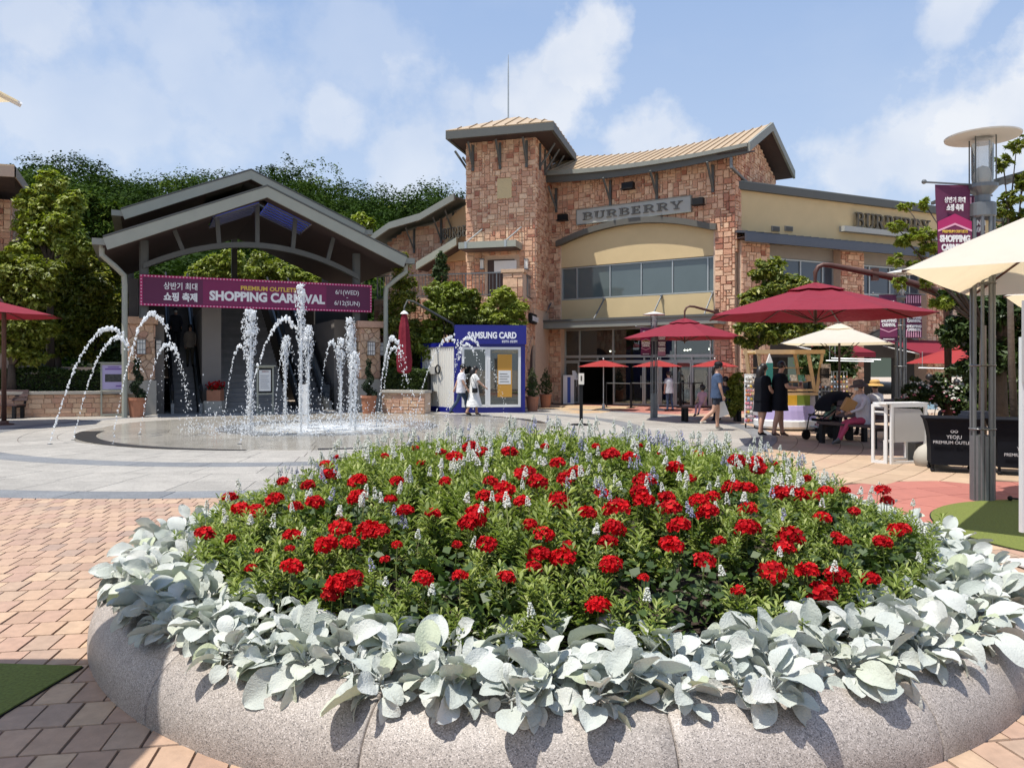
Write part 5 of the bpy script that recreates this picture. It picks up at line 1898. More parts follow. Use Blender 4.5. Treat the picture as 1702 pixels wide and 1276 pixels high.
# stairs in the middle, an escalator each side, walls between
SB = PA.off(-1.0)
stairs = thing('stairs', 'wide grey stone steps climbing between the two escalators', 'stairs', SB.pt(4, 0, -3))
u0_, u1_ = 2.65, 4.9
for k in range(26):
    mb = MB(SB.mat); mb.box((u0_, k * .165, -k * .30 - 8.5), (u1_, (k + 1) * .165, -k * .30)); mb.build('step', M('step_stone', (.22, .21, .195), .8, noise=.15, nscale=4, vary=.1), stairs)
for nm, a, b, lab in (('escalator', .95, 1.95, 'left escalator carrying two shoppers under the gabled canopy'), ('escalator', 5.35, 6.4, 'right escalator with a glass balustrade beside the stairs')):
    t = thing(nm, lab, 'escalator', SB.pt((a + b) / 2, 0, -1), 'escalators under the canopy')
    for k in range(24):
        mb = MB(SB.mat); mb.box((a + .14, k * .2 - .02, -k * .36 - .36 - .5), (b - .14, (k + 1) * .2, -k * .36 - .5)); mb.build('step', M('escalator_step', (.12, .12, .125), .5, .3), t)
    for u in (a, b - .1):
        mb = MB(SB.mat); mb.slab3([(u, 0, .2), (u, .35, .2), (u, .35, -.5), (u, 5.2, -9.14), (u, 4.6, -9.14), (u, 0, -.9)], (.1, 0, 0)); mb.build('skirt', steel, t)
        mb = MB(SB.mat); mb.slab3([(u + .04, .35, .1), (u + .04, .95, .1), (u + .04, .95, -.6), (u + .04, 5.8, -9.1), (u + .04, 5.2, -9.1), (u + .04, .35, -.5)], (.02, 0, 0)); mb.build('glass_side', clear_glass, t)
        mb = MB(SB.mat); mb.tube([(u + .05, .5, .18), (u + .05, .8, .32), (u + .05, .98, .15), (u + .05, .98, -.6), (u + .05, 5.85, -9.2)], .045, 8); mb.build('handrail', black, t)
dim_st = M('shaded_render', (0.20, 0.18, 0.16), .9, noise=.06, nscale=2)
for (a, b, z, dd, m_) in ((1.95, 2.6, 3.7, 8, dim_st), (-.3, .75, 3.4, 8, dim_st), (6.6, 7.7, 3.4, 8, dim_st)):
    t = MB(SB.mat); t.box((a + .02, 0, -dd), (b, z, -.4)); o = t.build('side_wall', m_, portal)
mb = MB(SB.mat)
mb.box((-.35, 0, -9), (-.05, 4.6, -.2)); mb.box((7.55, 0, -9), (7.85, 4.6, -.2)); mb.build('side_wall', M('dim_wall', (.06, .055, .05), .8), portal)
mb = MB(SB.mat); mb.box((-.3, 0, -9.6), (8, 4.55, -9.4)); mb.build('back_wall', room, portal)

# low garden walls of coursed sandstone, either side
def garden_wall(p0, p1, h, label):
    pl = Plane(p0[:2], p1[:2])
    t = thing('garden_wall', label, 'wall', (p0 + p1) / 2)
    mb = MB(pl.mat); mb.box((0, 0, -.4), (pl.len, h - .09, -.03)); mb.build('core', mortar, t)
    mb = MB(pl.mat); mb.box((-.02, h - .09, -.45), (pl.len + .02, h, .05)); mb.build('coping', M('cast_stone', (.42, .39, .33)), t)
    ps = Pieces('stone', 'stonework', stone_wall2, depth=.04, inset=.012)
    z = .01
    while z < h - .12:
        hh = R.choice((.11, .13, .16)); hh = min(hh, h - .1 - z)
        u = 0
        while u < pl.len - .04:
            w = min(R.uniform(.18, .52), pl.len - u)
            W, H_ = round(w - .012, 2), round(hh - .012, 2)
            ps.add(pl.mat @ Matrix.Translation((u + w / 2, z + hh / 2, 0)), [(-W / 2, -H_ / 2), (W / 2, -H_ / 2), (W / 2, H_ / 2), (-W / 2, H_ / 2)], tilt=.04, lift=.02)
            u += w
        z += hh
    ps.finish(t)
    return pl


garden_wall(Vector((-19.5, 23.0, 0)), G(205, 691), .82, 'low sandstone garden wall behind the bench on the left')
garden_wall(G(634, 686), G(706, 688), .80, 'short sandstone garden wall between the portal and the blue kiosk')
# raised beds behind the walls
mb = MB(); mb.poly([(-22, 23.4, .7), (-12.3, 25.2, .7), (-12.3, 27, .75), (-15, 45, 1.6), (-40, 45, 1.6), (-40, 24, .7)]); struct(mb.build('garden_ground', soil))
mb = MB(); mb.poly([(-4.4, 27.2, .7), (-2.9, 27.0, .7), (-2.0, 31, .8), (-6.3, 33, .9), (-5.0, 29, .8)]); struct(mb.build('garden_ground', soil))

# ------------------------------------------------------------------ parasols
def canopy_mesh(mb, n, rad, ze, za, c=(0, 0), rot=0.0, sagk=.06, drop=.0, sub=4, two=True):
    """ribbed canopy; cloth sags a little between the ribs"""
    cx, cy = c
    rows = []
    for i in range(sub + 1):
        t = i / sub
        row = []
        for k in range(n * 2):
            a = rot + math.pi * k / n
            rib = (k % 2 == 0)
            rr = rad * t * (1 if rib else math.cos(math.pi / n))
            z = za + (ze - za) * (t ** 1.12) - (0 if rib else sagk * t * (1.15 - t) * 1.6) - drop * t
            row.append(mb.pt((cx + rr * math.cos(a), cy + rr * math.sin(a), z)))
        rows.append(row)
    for i in range(sub):
        for k in range(n * 2):
            l = (k + 1) % (n * 2)
            if i == 0:
                mb.face([rows[0][k], rows[1][k], rows[1][l]])
            else:
                mb.face([rows[i][k], rows[i + 1][k], rows[i + 1][l], rows[i][l]])


def parasol(name, label, x, y, rad, ze, za, fab, n=8, rot=0.0, arm=None, pole=True, rib_m=rust, group=None, pole_r=.03, base=True, ak=1.0):
    """arm: (dx, dy) from canopy centre to the foot of a cantilever post"""
    t = thing(name, label, 'parasol', (x, y, 0), group)
    mb = MB(); canopy_mesh(mb, n, rad, ze, za, rot=rot); o = mb.build('canopy', fab, t, local=True)
    if n <= 8 and rad > 1.2:
        mb = MB(); canopy_mesh(mb, n, rad * .26, za - .02 + (ze - za) * .12, za + .07, rot=rot, sub=2); mb.build('vent', fab, o, local=True)
    for k in range(n):
        a = rot + 2 * math.pi * k / n
        e = Vector((rad * math.cos(a), rad * math.sin(a), ze - .015))
        mb = MB(); mid = Vector((e.x * .5, e.y * .5, za + (ze - za) * (.5 ** 1.12) - .03))
        mb.tube([(e.x * .03, e.y * .03, za - .05), mid, e], .014 if rad > 1.2 else .008, 5)
        rb = mb.build('rib', rib_m, t, local=True)
        if rad > 1.2:
            mb = MB(); mb.tube([(0, 0, ze - .10 if arm else ze - .35), mid], .011, 4); mb.build('stay', rib_m, rb, local=True)
    mb = MB()
    if arm:
        ax, ay = arm
        d = Vector((ax, ay, 0)); u = d.normalized(); L = d.length
        zt = za + .42
        P_ = [Vector((0, 0, ze - .15)), Vector((0, 0, za + .1)), Vector((0, 0, zt - .15)) + u * .0, u * .06 + Vector((0, 0, zt - .04)), u * .16 + Vector((0, 0, zt)), u * .30 + Vector((0, 0, zt - .01)),
              u * (L * .55) + Vector((0, 0, zt - .24)), u * (L * .88) + Vector((0, 0, zt - .50)), u * (L * .97) + Vector((0, 0, zt - .62)), u * L + Vector((0, 0, zt - .85)), u * L + Vector((0, 0, 0))]
        mb.tube(P_, [q * ak for q in (.022, .025, .03, .03, .032, .034, .045, .05, .055, .06, .065)], 10)
        mb.build('post', rib_m, t, local=True, smooth=True)
        mb = MB(); q = u * (L * .45); mb.box((q.x - .06, q.y - .05, zt - .32), (q.x + .06, q.y + .05, zt - .08)); mb.build('clamp', rib_m, t, local=True)
        mb = MB(); q = u * L; mb.lathe([(.24, 0), (.24, .03), (.12, .05), (.11, .12)], 14, (q.x, q.y)); mb.build('foot', rib_m, t, local=True)
    elif pole:
        mb.tube([(0, 0, 0), (0, 0, za + .03)], pole_r, 8); mb.ball((0, 0, za + .05), pole_r * 1.6, 8, 5); mb.build('pole', rib_m, t, local=True)
        if base:
            mb = MB(); mb.lathe([(.28, 0), (.28, .05), (.06, .08), (.05, .25)], 14); mb.build('base', rib_m, t, local=True)
    return t


d = 15.5
parasol('cantilever_parasol', 'large crimson cantilever parasol above the bench, hanging from a rust brown bent post', P(1355, 600, d).x, d, 2.2, 2.62, 3.24, red_fab, 8, rot=.18, arm=(2.62, -.1), rib_m=rust, ak=1.5)
parasol('cantilever_parasol', 'crimson cantilever parasol in front of the glass shop doors beside the slim lamp post', P(1138, 600, 23).x, 23, 1.86, 2.46, 3.0, red_fab, 8, rot=.1, arm=(2.2, .3), rib_m=rust)
parasol('cantilever_parasol', 'crimson parasol cut off by the left edge of the photo beside the garden trees', P(-42, 600, 21).x, 21, 2.12, 3.02, 3.52, red_fab, 8, rot=0.0, arm=(.6, .3), rib_m=rust)
for (px, py, rad, lab) in ((1003, 602, .98, 'small tomato red parasol left of the slim lamp post by the glass doors'), (1093, 602, .98, 'small tomato red parasol directly behind the slim lamp post'), (1188, 598, .96, 'small tomato red parasol at the right end of the glass doors')):
    dd = 28.5
    q = P(px, py, dd)
    parasol('small_parasol', lab, q.x, dd, rad, 1.62, 1.86, red_fab2, 6, rot=.2, rib_m=alu, group='small red parasols by the shop doors', pole_r=.02)
dd = 18.6
parasol('market_parasol', 'cream market parasol on a wooden pole over the gift cart', P(1395, 600, dd).x, dd, 1.62, 2.16, 2.60, cream_fab, 4, rot=.25, rib_m=wood_dk)
parasol('market_parasol', 'big cream parasol above the green turf mat at the right edge', 6.05, 7.35, 2.44, 2.50, 3.45, cream_fab, 4, rot=math.pi + .09, rib_m=rust, pole_r=.035)
parasol('market_parasol', 'farther cream parasol peeping out under the big cream one', 9.3, 10.6, 2.75, 2.55, 3.3, cream_fab, 4, rot=math.pi + .12, rib_m=rust, pole_r=.035)
parasol('market_parasol', 'cream parasol of which only one corner shows at the upper left', -4.07, 2.02, 2.4, 2.88, 3.7, cream_fab, 4, rot=math.pi / 4, rib_m=white, pole_r=.035)
# folded crimson parasol by the portal
dd = 27.0
q = P(672, 520, dd)
t = thing('folded_parasol', 'tall folded crimson parasol hanging beside the right gate pillar', 'parasol', (q.x, dd, 0))
mb = MB()
n = 16
prof_ = [(.04, q.z), (.10, q.z - .08), (.16, q.z - .5), (.20, q.z - 1.1), (.25, q.z - 1.7), (.22, q.z - 2.05), (.12, q.z - 2.12)]
rings = []
for i, (rr, z) in enumerate(prof_):
    rings.append([mb.pt((rr * (1 + .16 * (k % 2) * (1 if i > 1 else 0)) * math.cos(2 * math.pi * k / n), rr * (1 + .16 * (k % 2)) * math.sin(2 * math.pi * k / n), z)) for k in range(n)])
for i in range(len(rings) - 1):
    for k in range(n):
        mb.face([rings[i][k], rings[i][(k + 1) % n], rings[i + 1][(k + 1) % n], rings[i + 1][k]])
mb.build('canopy', red_fab, t, local=True)
mb = MB(); mb.lathe([(.15, q.z - .04), (.10, q.z + .03), (.02, q.z + .08)], 12); mb.build('cap', white, t, local=True)
mb = MB(); mb.tube([(0, 0, q.z - 2.1), (0, 0, q.z + .2), (.1, .1, q.z + .45), (.3, .2, q.z + .42), (1.6, 1.3, q.z - .3), (1.8, 1.5, q.z - .8), (1.8, 1.5, 0)], [.03, .03, .03, .035, .045, .05, .055], 8); mb.build('post', dk_metal, t, local=True)

# awnings at the wing's arches
for (u, wd, lab) in ((WG.uv(1310, 580)[0], 2.6, 'crimson shop awning behind the gift cart'), (WG.uv(1462, 580)[0], 4.0, 'crimson shop awning behind the white banner post'), (WG.uv(1610, 580)[0], 4.2, 'crimson shop awning behind the tall lamp post')):
    t = thing('awning', lab, 'awning', WG.pt(u + wd / 2, 2.2, 0))
    mb = MB(WG.mat); mb.slab3([(u, 2.75, .05), (u + wd, 2.75, .05), (u + wd, 2.15, 1.9), (u, 2.15, 1.9)], (0, .02, 0)); sh = mb.build('cloth', red_fab, t)
    mb = MB(WG.mat); mb.box((u, 1.98, 1.88), (u + wd, 2.16, 1.90)); mb.build('valance', red_fab, t)
    for x in (u + .1, u + wd - .1):
        mb = MB(WG.mat); mb.tube([(x, 2.12, 1.85), (x - .3, 2.35, .9), (x, 2.5, .1)], .025, 5); mb.build('folding_arm', white, t)
parasol('small_parasol', 'pale red parasol among the cafe tables behind the tall bent post', P(1590, 600, 24).x, 24, 1.5, 1.72, 2.25, red_fab2, 6, rot=.3, rib_m=alu, pole_r=.02)

# ------------------------------------------------------------------ lamp posts with banners
def lamp_post(label, x, y, top, k=1.0, group='lamp posts of bundled grey tubes', thick=True):
    """top: height of the hat's rim; k: width scale"""
    t = thing('lamp_post', label, 'lamp post', (x, y, 0), group)
    rb = .115 * k
    for i in range(8):
        a = 2 * math.pi * (i + .3) / 8
        mb = MB(); mb.tube([(rb * math.cos(a), rb * math.sin(a), 0), (rb * math.cos(a), rb * math.sin(a), top - .95 * k)], .021 * k, 7); mb.build('tube', steel, t, local=True)
    if thick:
        for i in range(8):
            a = 2 * math.pi * (i + .8) / 8
            mb = MB(); mb.tube([(rb * .88 * math.cos(a), rb * .88 * math.sin(a), 0), (rb * .88 * math.cos(a), rb * .88 * math.sin(a), .78)], .034 * k, 7); mb.build('base_tube', steel, t, local=True)
        mb = MB(); mb.lathe([(rb * .8, .0), (rb * .8, .78), (0.01, .785)], 12, cap=False); mb.build('core', dk_metal, t, local=True)
    for z in (.86, 1.62, 2.6, 3.4):
        if z < top - 1.1:
            mb = MB(); n = 20
            for i in range(n):
                a0, a1 = 2 * math.pi * i / n, 2 * math.pi * (i + 1) / n
                mb.tube([((rb + .022) * math.cos(a0), (rb + .022) * math.sin(a0), z), ((rb + .022) * math.cos(a1), (rb + .022) * math.sin(a1), z)], .011 * k, 5, cap=False)
            mb.build('ring', steel, t, local=True)
    z = top - .97 * k
    mb = MB(); mb.lathe([(.13 * k, z), (.145 * k, z + .02), (.145 * k, z + .17 * k), (.13 * k, z + .18 * k), (.085 * k, z + .19 * k), (.085 * k, z + .27 * k), (.12 * k, z + .31 * k), (.165 * k, z + .36 * k), (.165 * k, z + .40 * k), (.15 * k, z + .405 * k)], 20); mb.build('collar', steel, t, local=True, smooth=False)
    mb = MB(); mb.lathe([(.105 * k, z + .40 * k), (.118 * k, z + .48 * k), (.12 * k, top - .03)], 20, cap=False); mb.build('glass', lamp_glass, t, local=True, smooth=True)
    mb = MB(); mb.lathe([(.10 * k, z + .41 * k), (.098 * k, z + .52 * k), (.07 * k, z + .60 * k), (.01 * k, z + .63 * k)], 16, cap=False); mb.build('reflector', lampglow, t, local=True, smooth=True)
    for i in range(4):
        a = 2 * math.pi * (i + .35) / 4
        mb = MB(); mb.tube([(.155 * k * math.cos(a), .155 * k * math.sin(a), z + .38 * k), (.155 * k * math.cos(a), .155 * k * math.sin(a), top)], .008 * k, 5); mb.build('rod', dk_metal, t, local=True)
    mb = MB(); mb.lathe([(.405 * k, top - .005), (.41 * k, top + .012), (.33 * k, top + .035), (.16 * k, top + .075), (.02 * k, top + .10)], 36); mb.build('hat', M('lamp_hat', (.66, .64, .58), .5), t, local=True, smooth=False)
    return t


lamp_glass = glass_mat('lamp_clear', (0.9, 0.9, 0.9), 0.06, 0.75, (0.6, 0.6, 0.58))
LX, LY = 5.66, 9.25
L1 = lamp_post('tallest lamp post, bundled grey tubes with a flat white hat beside the black covered table', LX, LY, 4.36)
lamp_post('lamp post carrying two plum banners behind the gift cart parasol', P(1497, 600, 18.6).x, 18.6, 3.85, .95)
lamp_post('slim lamp post standing before the glass shop doors', P(1087, 600, 24.3).x, 24.3, 3.25, .85)
lamp_post('lamp post half hidden in the yellow green tree on the left', P(70, 400, 30.5).x, 30.5, P(70, 376, 30.5).z, 1.0)


def flag(label, x, y, z0, z1, w, yaw, style, arm=True):
    """hanging banner on a rod; style 0: date banner, 1: striped back"""
    t = thing('street_banner', label, 'banner', (x, y, z0))
    pl = Plane((x - math.cos(yaw) * w / 2, y - math.sin(yaw) * w / 2), (x + math.cos(yaw) * w / 2, y + math.sin(yaw) * w / 2))
    h = z1 - z0
    mb = MB(pl.mat); n = 10
    rows = []
    for i in range(n + 1):
        tt = i / n
        dx = .012 * math.sin(tt * 5)
        rows.append([mb.pt((0 + dx + w * u, z0 + h * tt, .02 * math.sin(u * 3 + tt * 3))) for u in (0, .25, .5, .75, 1)])
    for i in range(n):
        for k in range(4):
            mb.face([rows[i][k], rows[i][k + 1], rows[i + 1][k + 1], rows[i + 1][k]])
    sh = mb.build('cloth', purple, t)
    mb = MB(pl.mat); mb.tube([(-.12 if style == 0 else 0, z1 + .03, 0), (w + .08, z1 - .005, 0)], .012, 6); mb.ball((-.14, z1 + .035, 0), .03, 8, 6); mb.build('rod', steel, t)
    mb = MB(pl.mat); mb.tube([(0, z0 + .01, 0), (w + .08, z0 + .01, 0)], .008, 6); mb.build('lower_rod', steel, t)
    cx = w / 2
    mb = MB(pl.mat)
    if style == 0:
        za = z0 + h * .60
        mb.prism([(0.012, za - h * .07), (cx, za), (w - .012, za - h * .07), (w - .012, za - h * .5), (0.012, za - h * .5)], .026, .028); mb.build('chevron_field', M('chevron_plum', (.16, .02, .075), .75), t)
        mb = MB(pl.mat)
        mb.prism([(0.012, za - h * .07), (cx, za), (w - .012, za - h * .07), (w - .012, za + h * .02), (cx, za + h * .10), (.012, za + h * .02)], .024, .0265); mb.build('bright_field', magenta, t)
        mb = MB(pl.mat)
        for (z_) in (za, za - h * .40):
            mb.prism([(0.012, z_ - h * .085), (cx, z_ - h * .015), (w - .012, z_ - h * .085), (w - .012, z_ - h * .065), (cx, z_ + h * .005), (.012, z_ - h * .065)] if z_ == za else
                     [(0.012, z_ + h * .065), (cx, z_ - h * .005), (w - .012, z_ + h * .065), (w - .012, z_ + h * .085), (cx, z_ + h * .015), (.012, z_ + h * .085)], .029, .031)
        mb.build('chevron', pink_p, t)
        curved_text('상반기 최대', .075, letter_w, 'lettering', t, pl, cx, z0 + h * .815, .03, bold=.001, width=w * .58)
        curved_text('쇼핑 축제', .085, letter_w, 'lettering', t, pl, cx, z0 + h * .735, .03, bold=.003, width=w * .46)
        curved_text('PREMIUM OUTLETS', .045, letter_y, 'lettering', t, pl, cx, z0 + h * .505, .032, bold=.001, width=w * .70)
        curved_text('SHOPPING', .105, letter_w, 'lettering', t, pl, cx, z0 + h * .415, .032, bold=.006, width=w * .84)
        curved_text('CARNIVAL', .105, letter_w, 'lettering', t, pl, cx, z0 + h * .325, .032, bold=.006, width=w * .76)
        curved_text('PREMIUM OUTLETS', .04, letter_w, 'lettering', t, pl, cx, z0 + h * .04, .03, bold=.001, width=w * .62)
    else:
        for zb in (z0 + h * .02, z0 + h * .80):
            for k in range(7):
                x0 = w * (.04 + .135 * k)
                mb.box((x0, zb, .024), (x0 + w * .06, zb + h * .17, .028))
        mb.build('stripes', pink_p, t)
        for zt_ in (.66, .44, .24):
            curved_text('SHOPPING', .085, letter_w, 'lettering', t, pl, cx, z0 + h * zt_, .03, bold=.005, width=w * .86)
            curved_text('CARNIVAL', .085, letter_w, 'lettering', t, pl, cx, z0 + h * (zt_ - .075), .03, bold=.005, width=w * .82)
    return t


zt_, zb_ = P(1558, 307, 9.25).z, P(1558, 470, 9.25).z
flag('plum banner reading SHOPPING CARNIVAL hung left of the tallest lamp post', P(1585, 400, 9.25).x, 9.25, zb_, zt_, .43, .0, 0)
flag('striped plum banner seen between the tubes of the tallest lamp post', LX + .1, LY + .42, zb_ + .02, zt_ - .03, .42, .05, 1)
q = P(1494, 500, 18.6)
flag('small plum chevron banner, left one on the lamp post behind the cream parasol', q.x - .28, 18.55, P(1494, 568, 18.6).z, P(1494, 490, 18.6).z, .42, -.1, 0)
flag('small striped banner, right of the two on the lamp post behind the cream parasol', q.x + .30, 18.5, P(1494, 562, 18.6).z, P(1494, 490, 18.6).z, .42, .05, 1)
q = P(1087, 560, 24.3)
flag('little plum banner on the left of the slim lamp post at the shop doors', q.x - .28, 24.2, P(0, 591, 24.3).z, P(0, 545, 24.3).z, .32, 0, 0)
flag('little striped banner on the right of the slim lamp post at the shop doors', q.x + .22, 24.2, P(0, 592, 24.3).z, P(0, 545, 24.3).z, .26, 0.1, 1)

# ------------------------------------------------------------------ water jets
def droplet_arc(mb, S, E, h, n, r0, seed, stop=1.0, skew=.5):
    """thread of lumpy drops thrown from S to E; skew = share of the run at the summit"""
    rr = random.Random(seed)
    n = int(n * 1.35)
    for k in range(n):
        t = (k + rr.uniform(-.35, .35)) / n * stop
        t = max(0, t)
        if t < skew:
            z = h * (1 - ((skew - t) / skew) ** 2)
        else:
            z = h * (1 - ((t - skew) / (1 - skew)) ** 2)
        p = S.lerp(E, t) + Vector((0, 0, z))
        sp_ = .008 + .055 * t * t
        top = max(0.0, 1 - abs(t - skew) / .25)
        p += Vector((rr.gauss(0, sp_), rr.gauss(0, sp_), rr.gauss(0, sp_ * 1.2)))
        r = r0 * rr.uniform(.45, 1.0) * (1 + .7 * top) * (.75 if t > skew + .2 else 1)
        mb.ball(p, r, 5, 4, (rr.uniform(.7, 1.3), rr.uniform(.7, 1.3), rr.uniform(.8, 1.9)), jit=.5)


def arc_jet(label, s, e, apex, n=90, r0=.024, stop=1.0, skew=.5):
    """s, e: where it leaves and meets the ground (pixels); apex: pixel of its summit"""
    S, E = G(*s), G(*e)
    d = S.lerp(E, skew).y
    h = P(apex[0], apex[1], d).z
    r0 *= .86
    t = thing('water_jet', label, 'water jet', S, 'arching jets of the plaza fountain')
    mb = MB(); droplet_arc(mb, S, E, h, n, r0, hash(s) % 999, stop, skew)
    o = mb.build('spray', water_white, t, smooth=True)
    o['kind'] = 'stuff'
    mb = MB(); mb.lathe([(.05, .0), (.05, .012), (.03, .014)], 8, (S.x, S.y)); mb.build('nozzle', steel, t)


arc_jet('outermost high water arc at the left end of the fountain', (83, 738), (255, 720), (176, 546), 110, .027, .78, .55)
arc_jet('second water arc from the left, curving right in front of the notice board', (122, 731), (262, 716), (186, 561), 100, .024, .80, .5)
arc_jet('tall water arc crossing in front of the left gate pillar', (187, 738), (318, 712), (243, 522), 120, .027, .96, .45)
arc_jet('water arc falling before the left escalator', (232, 722), (320, 706), (272, 572), 90, .022, .95, .5)
arc_jet('thin broken water thread between the left pillar and the stairs', (315, 708), (262, 700), (285, 575), 60, .02, 1, .5)
arc_jet('short water arc just left of the thick column', (371, 712), (425, 706), (396, 575), 80, .022, .9, .5)
arc_jet('tall water arc rising right out of the thick white column', (398, 738), (520, 712), (466, 530), 110, .026, .88, .6)
arc_jet('short arc of water left of the middle plumes', (455, 712), (500, 706), (474, 560), 70, .02, .9, .45)
arc_jet('slender water arc in front of the right escalator', (528, 712), (574, 706), (549, 568), 90, .02, .96, .5)
arc_jet('left strand of the arch beside the folded parasol', (626, 714), (694, 728), (655, 562), 110, .024, .98, .42)
arc_jet('inner strand of the arch beside the folded parasol', (632, 708), (682, 712), (658, 578), 90, .02, .98, .45)
arc_jet('long water arc over the left corner of the blue kiosk', (688, 702), (786, 712), (755, 561), 110, .022, .97, .66)
arc_jet('water arc landing in front of the walking couple', (744, 706), (822, 712), (770, 572), 90, .02, .98, .4)
arc_jet('rightmost water arc coming down over the kiosk window', (740, 700), (848, 706), (782, 562), 110, .022, .98, .35)


def column(label, px, top, base, rad, seed, n=600):
    B = G(px, base); h = P(px, top, B.y).z
    t = thing('water_jet', label, 'water jet', B, 'upright plumes of the plaza fountain')
    rr = random.Random(seed)
    mb = MB()
    n = int(n * 1.5)
    for k in range(n):
        f = rr.random() ** .8
        z = h * f
        w = rad * (.22 + .70 * max(0, 1 - abs(f - .84) / .30) + .25 * rr.random())
        if rr.random() < .25: w *= 1.9 * (1.2 - f)
        a = rr.random() * 6.283; q = w * math.sqrt(rr.random())
        s = rr.uniform(.004, .0125) * (1.3 if f > .7 else 1)
        mb.ball(B + Vector((q * math.cos(a), q * math.sin(a), z)), s, 5, 4, (1, 1, rr.uniform(.8, 2.3)), jit=.5)
    for k in range(14):                                                 # heavy crown
        a = rr.random() * 6.283; q = rad * .55 * math.sqrt(rr.random())
        mb.ball(B + Vector((q * math.cos(a), q * math.sin(a), h * rr.uniform(.80, .99))), rad * rr.uniform(.14, .30), 7, 5, (1, 1, 1.5), jit=.7)
    mb.tube([B, B + Vector((.01, 0, h * .5)), B + Vector((0, 0, h * .85))], [.02, .028, .022], 7)
    o = mb.build('spray', water_white, t, smooth=True); o['kind'] = 'stuff'


column('thick white water column left of the middle', 416, 515, 724, .20, 1, 1150)
column('tallest slender plume reaching over the carnival banner', 500, 472, 718, .15, 2, 800)
column('broad plume just right of the tallest one', 512, 540, 712, .17, 3, 700)
column('ragged low plume left of the tallest one', 474, 560, 708, .14, 4, 420)
column('plume in front of the right escalator foot', 583, 528, 710, .17, 5, 800)
column('short bubbling plume left of the plume at the escalator foot', 566, 562, 708, .16, 6, 480)
column('low frothy plume nearest the right gate pillar', 590, 585, 716, .16, 7, 520)
# spray thrown over the basin floor
mb = MB()
rr = random.Random(5)
for k in range(2600):
    a = rr.random() * 6.283; q = 2.9 * math.sqrt(rr.random())
    x, y = PCX - .3 + q * math.cos(a) * 1.15, PCY - .6 + q * math.sin(a)
    s = rr.uniform(.006, .018)
    mb.ball((x, y, rr.expovariate(1 / .16)), s, 4, 3, (1, 1, 1.2))
o = tag(mb.build('spray_drops', water_white), 'fine spray drops leaping above the wet middle of the fountain basin', 'spray', kind='stuff')

# ------------------------------------------------------------------ kiosk
kd = 26.8
K0, K1 = P(757, 600, kd), P(873, 600, kd + .1)
KP = Plane((K0.x, kd), (K1.x, kd + .3))
KW = KP.len
KSide = Plane((P(700, 600, kd + 1.9).x, kd + 1.9), (K0.x, kd))
kio = thing('card_kiosk', 'blue container kiosk with white corrugated side reading SAMSUNG CARD', 'kiosk', (K0.x + 1, kd + 1, 0))
kz = 2.42
hz0, hz1 = KP.uv(760, 568)[1], KP.uv(760, 540)[1]
mb = MB(KP.mat)
mb.box((0, .0, -.12), (.22, kz, 0)); mb.box((KW - .16, 0, -.12), (KW, kz, 0)); mb.box((.22, 0, -.12), (KW - .16, .2, -.005)); mb.box((.22, kz - .12, -.12), (KW - .16, kz, -.005))
mb.build('front_frame', blue, kio)
mb = MB(KP.mat); mb.box((-.02, kz - .02, -.5), (KW + .03, hz1, .09)); hd = mb.build('header', blue, kio)
curved_text('SAMSUNG CARD', .30, M('bright_print', (.85, .86, .9), .6), 'lettering', hd, KP, KW * .52, kz + .19, .094, bold=.013, width=KW * .70)
curved_text('삼성카드 상담센터', .10, MATS['bright_print'], 'lettering', hd, KP, KW * .77, kz + .04, .094, bold=.002, width=KW * .22)
mb = MB(KSide.mat); L = KSide.len
mb.box((0, 0, -.08), (L, .18, .02)); mb.box((0, kz - .1, -.08), (L, kz, .02)); mb.box((0, .18, -.08), (.06, kz - .1, .02)); mb.box((L - .06, .18, -.08), (L, kz - .1, .02)); mb.build('side_frame', blue, kio)
u = .07
w = (L - .14) / 15
for k in range(15):
    m = MB(KSide.mat)
    a = .07 + w * k
    m.prism([(a, 0), (a + w * .55, 0), (a + w, 0)], 0, 0) if False else None
    for (x0, x1, d0_, d1_) in ((a, a + w * .15, -.03, .0), (a + w * .15, a + w * .5, .0, .0), (a + w * .5, a + w * .65, .0, -.03), (a + w * .65, a + w, -.03, -.03)):
        m.quad((x0, .18, d0_), (x1, .18, d1_), (x1, kz - .1, d1_), (x0, kz - .1, d0_))
    m.build('panel', white_wall, kio)
mb = MB(); A, B = KSide.pt(0, 0), KSide.pt(L, 0)
C_, D_ = KP.pt(KW, 0), KP.pt(KW, 0) + (A - B)
mb.slab3([A + Vector((0, 0, kz - .01)), B + Vector((0, 0, kz - .01)), C_ + Vector((0, 0, kz - .01)), D_ + Vector((0, 0, kz - .01))], (0, 0, .06)); mb.build('roof', blue, kio)
mb = MB(); mb.slab3([A + Vector((.1, .1, .02)), B + Vector((.1, .1, .02)), C_ + Vector((-.05, .1, .02)), D_ + Vector((-.05, .1, .02))], (0, 0, .03)); mb.build('floor', dk_metal, kio)
mb = MB(); mb.slab3([A + Vector((.05, -.02, .05)), D_ + Vector((-.05, -.02, .05)), D_ + Vector((-.05, -.02, kz - .05)), A + Vector((.05, -.02, kz - .05))], (0, .05, 0)); mb.build('back_wall', M('kiosk_inside', (.03, .03, .035), .8), kio)
mb = MB(); mb.slab3([C_ + Vector((-.02, 0, .05)), D_ + Vector((-.02, 0, .05)), D_ + Vector((-.02, 0, kz - .05)), C_ + Vector((-.02, 0, kz - .05))], (-.05, 0, 0)); mb.build('side_wall', blue, kio)


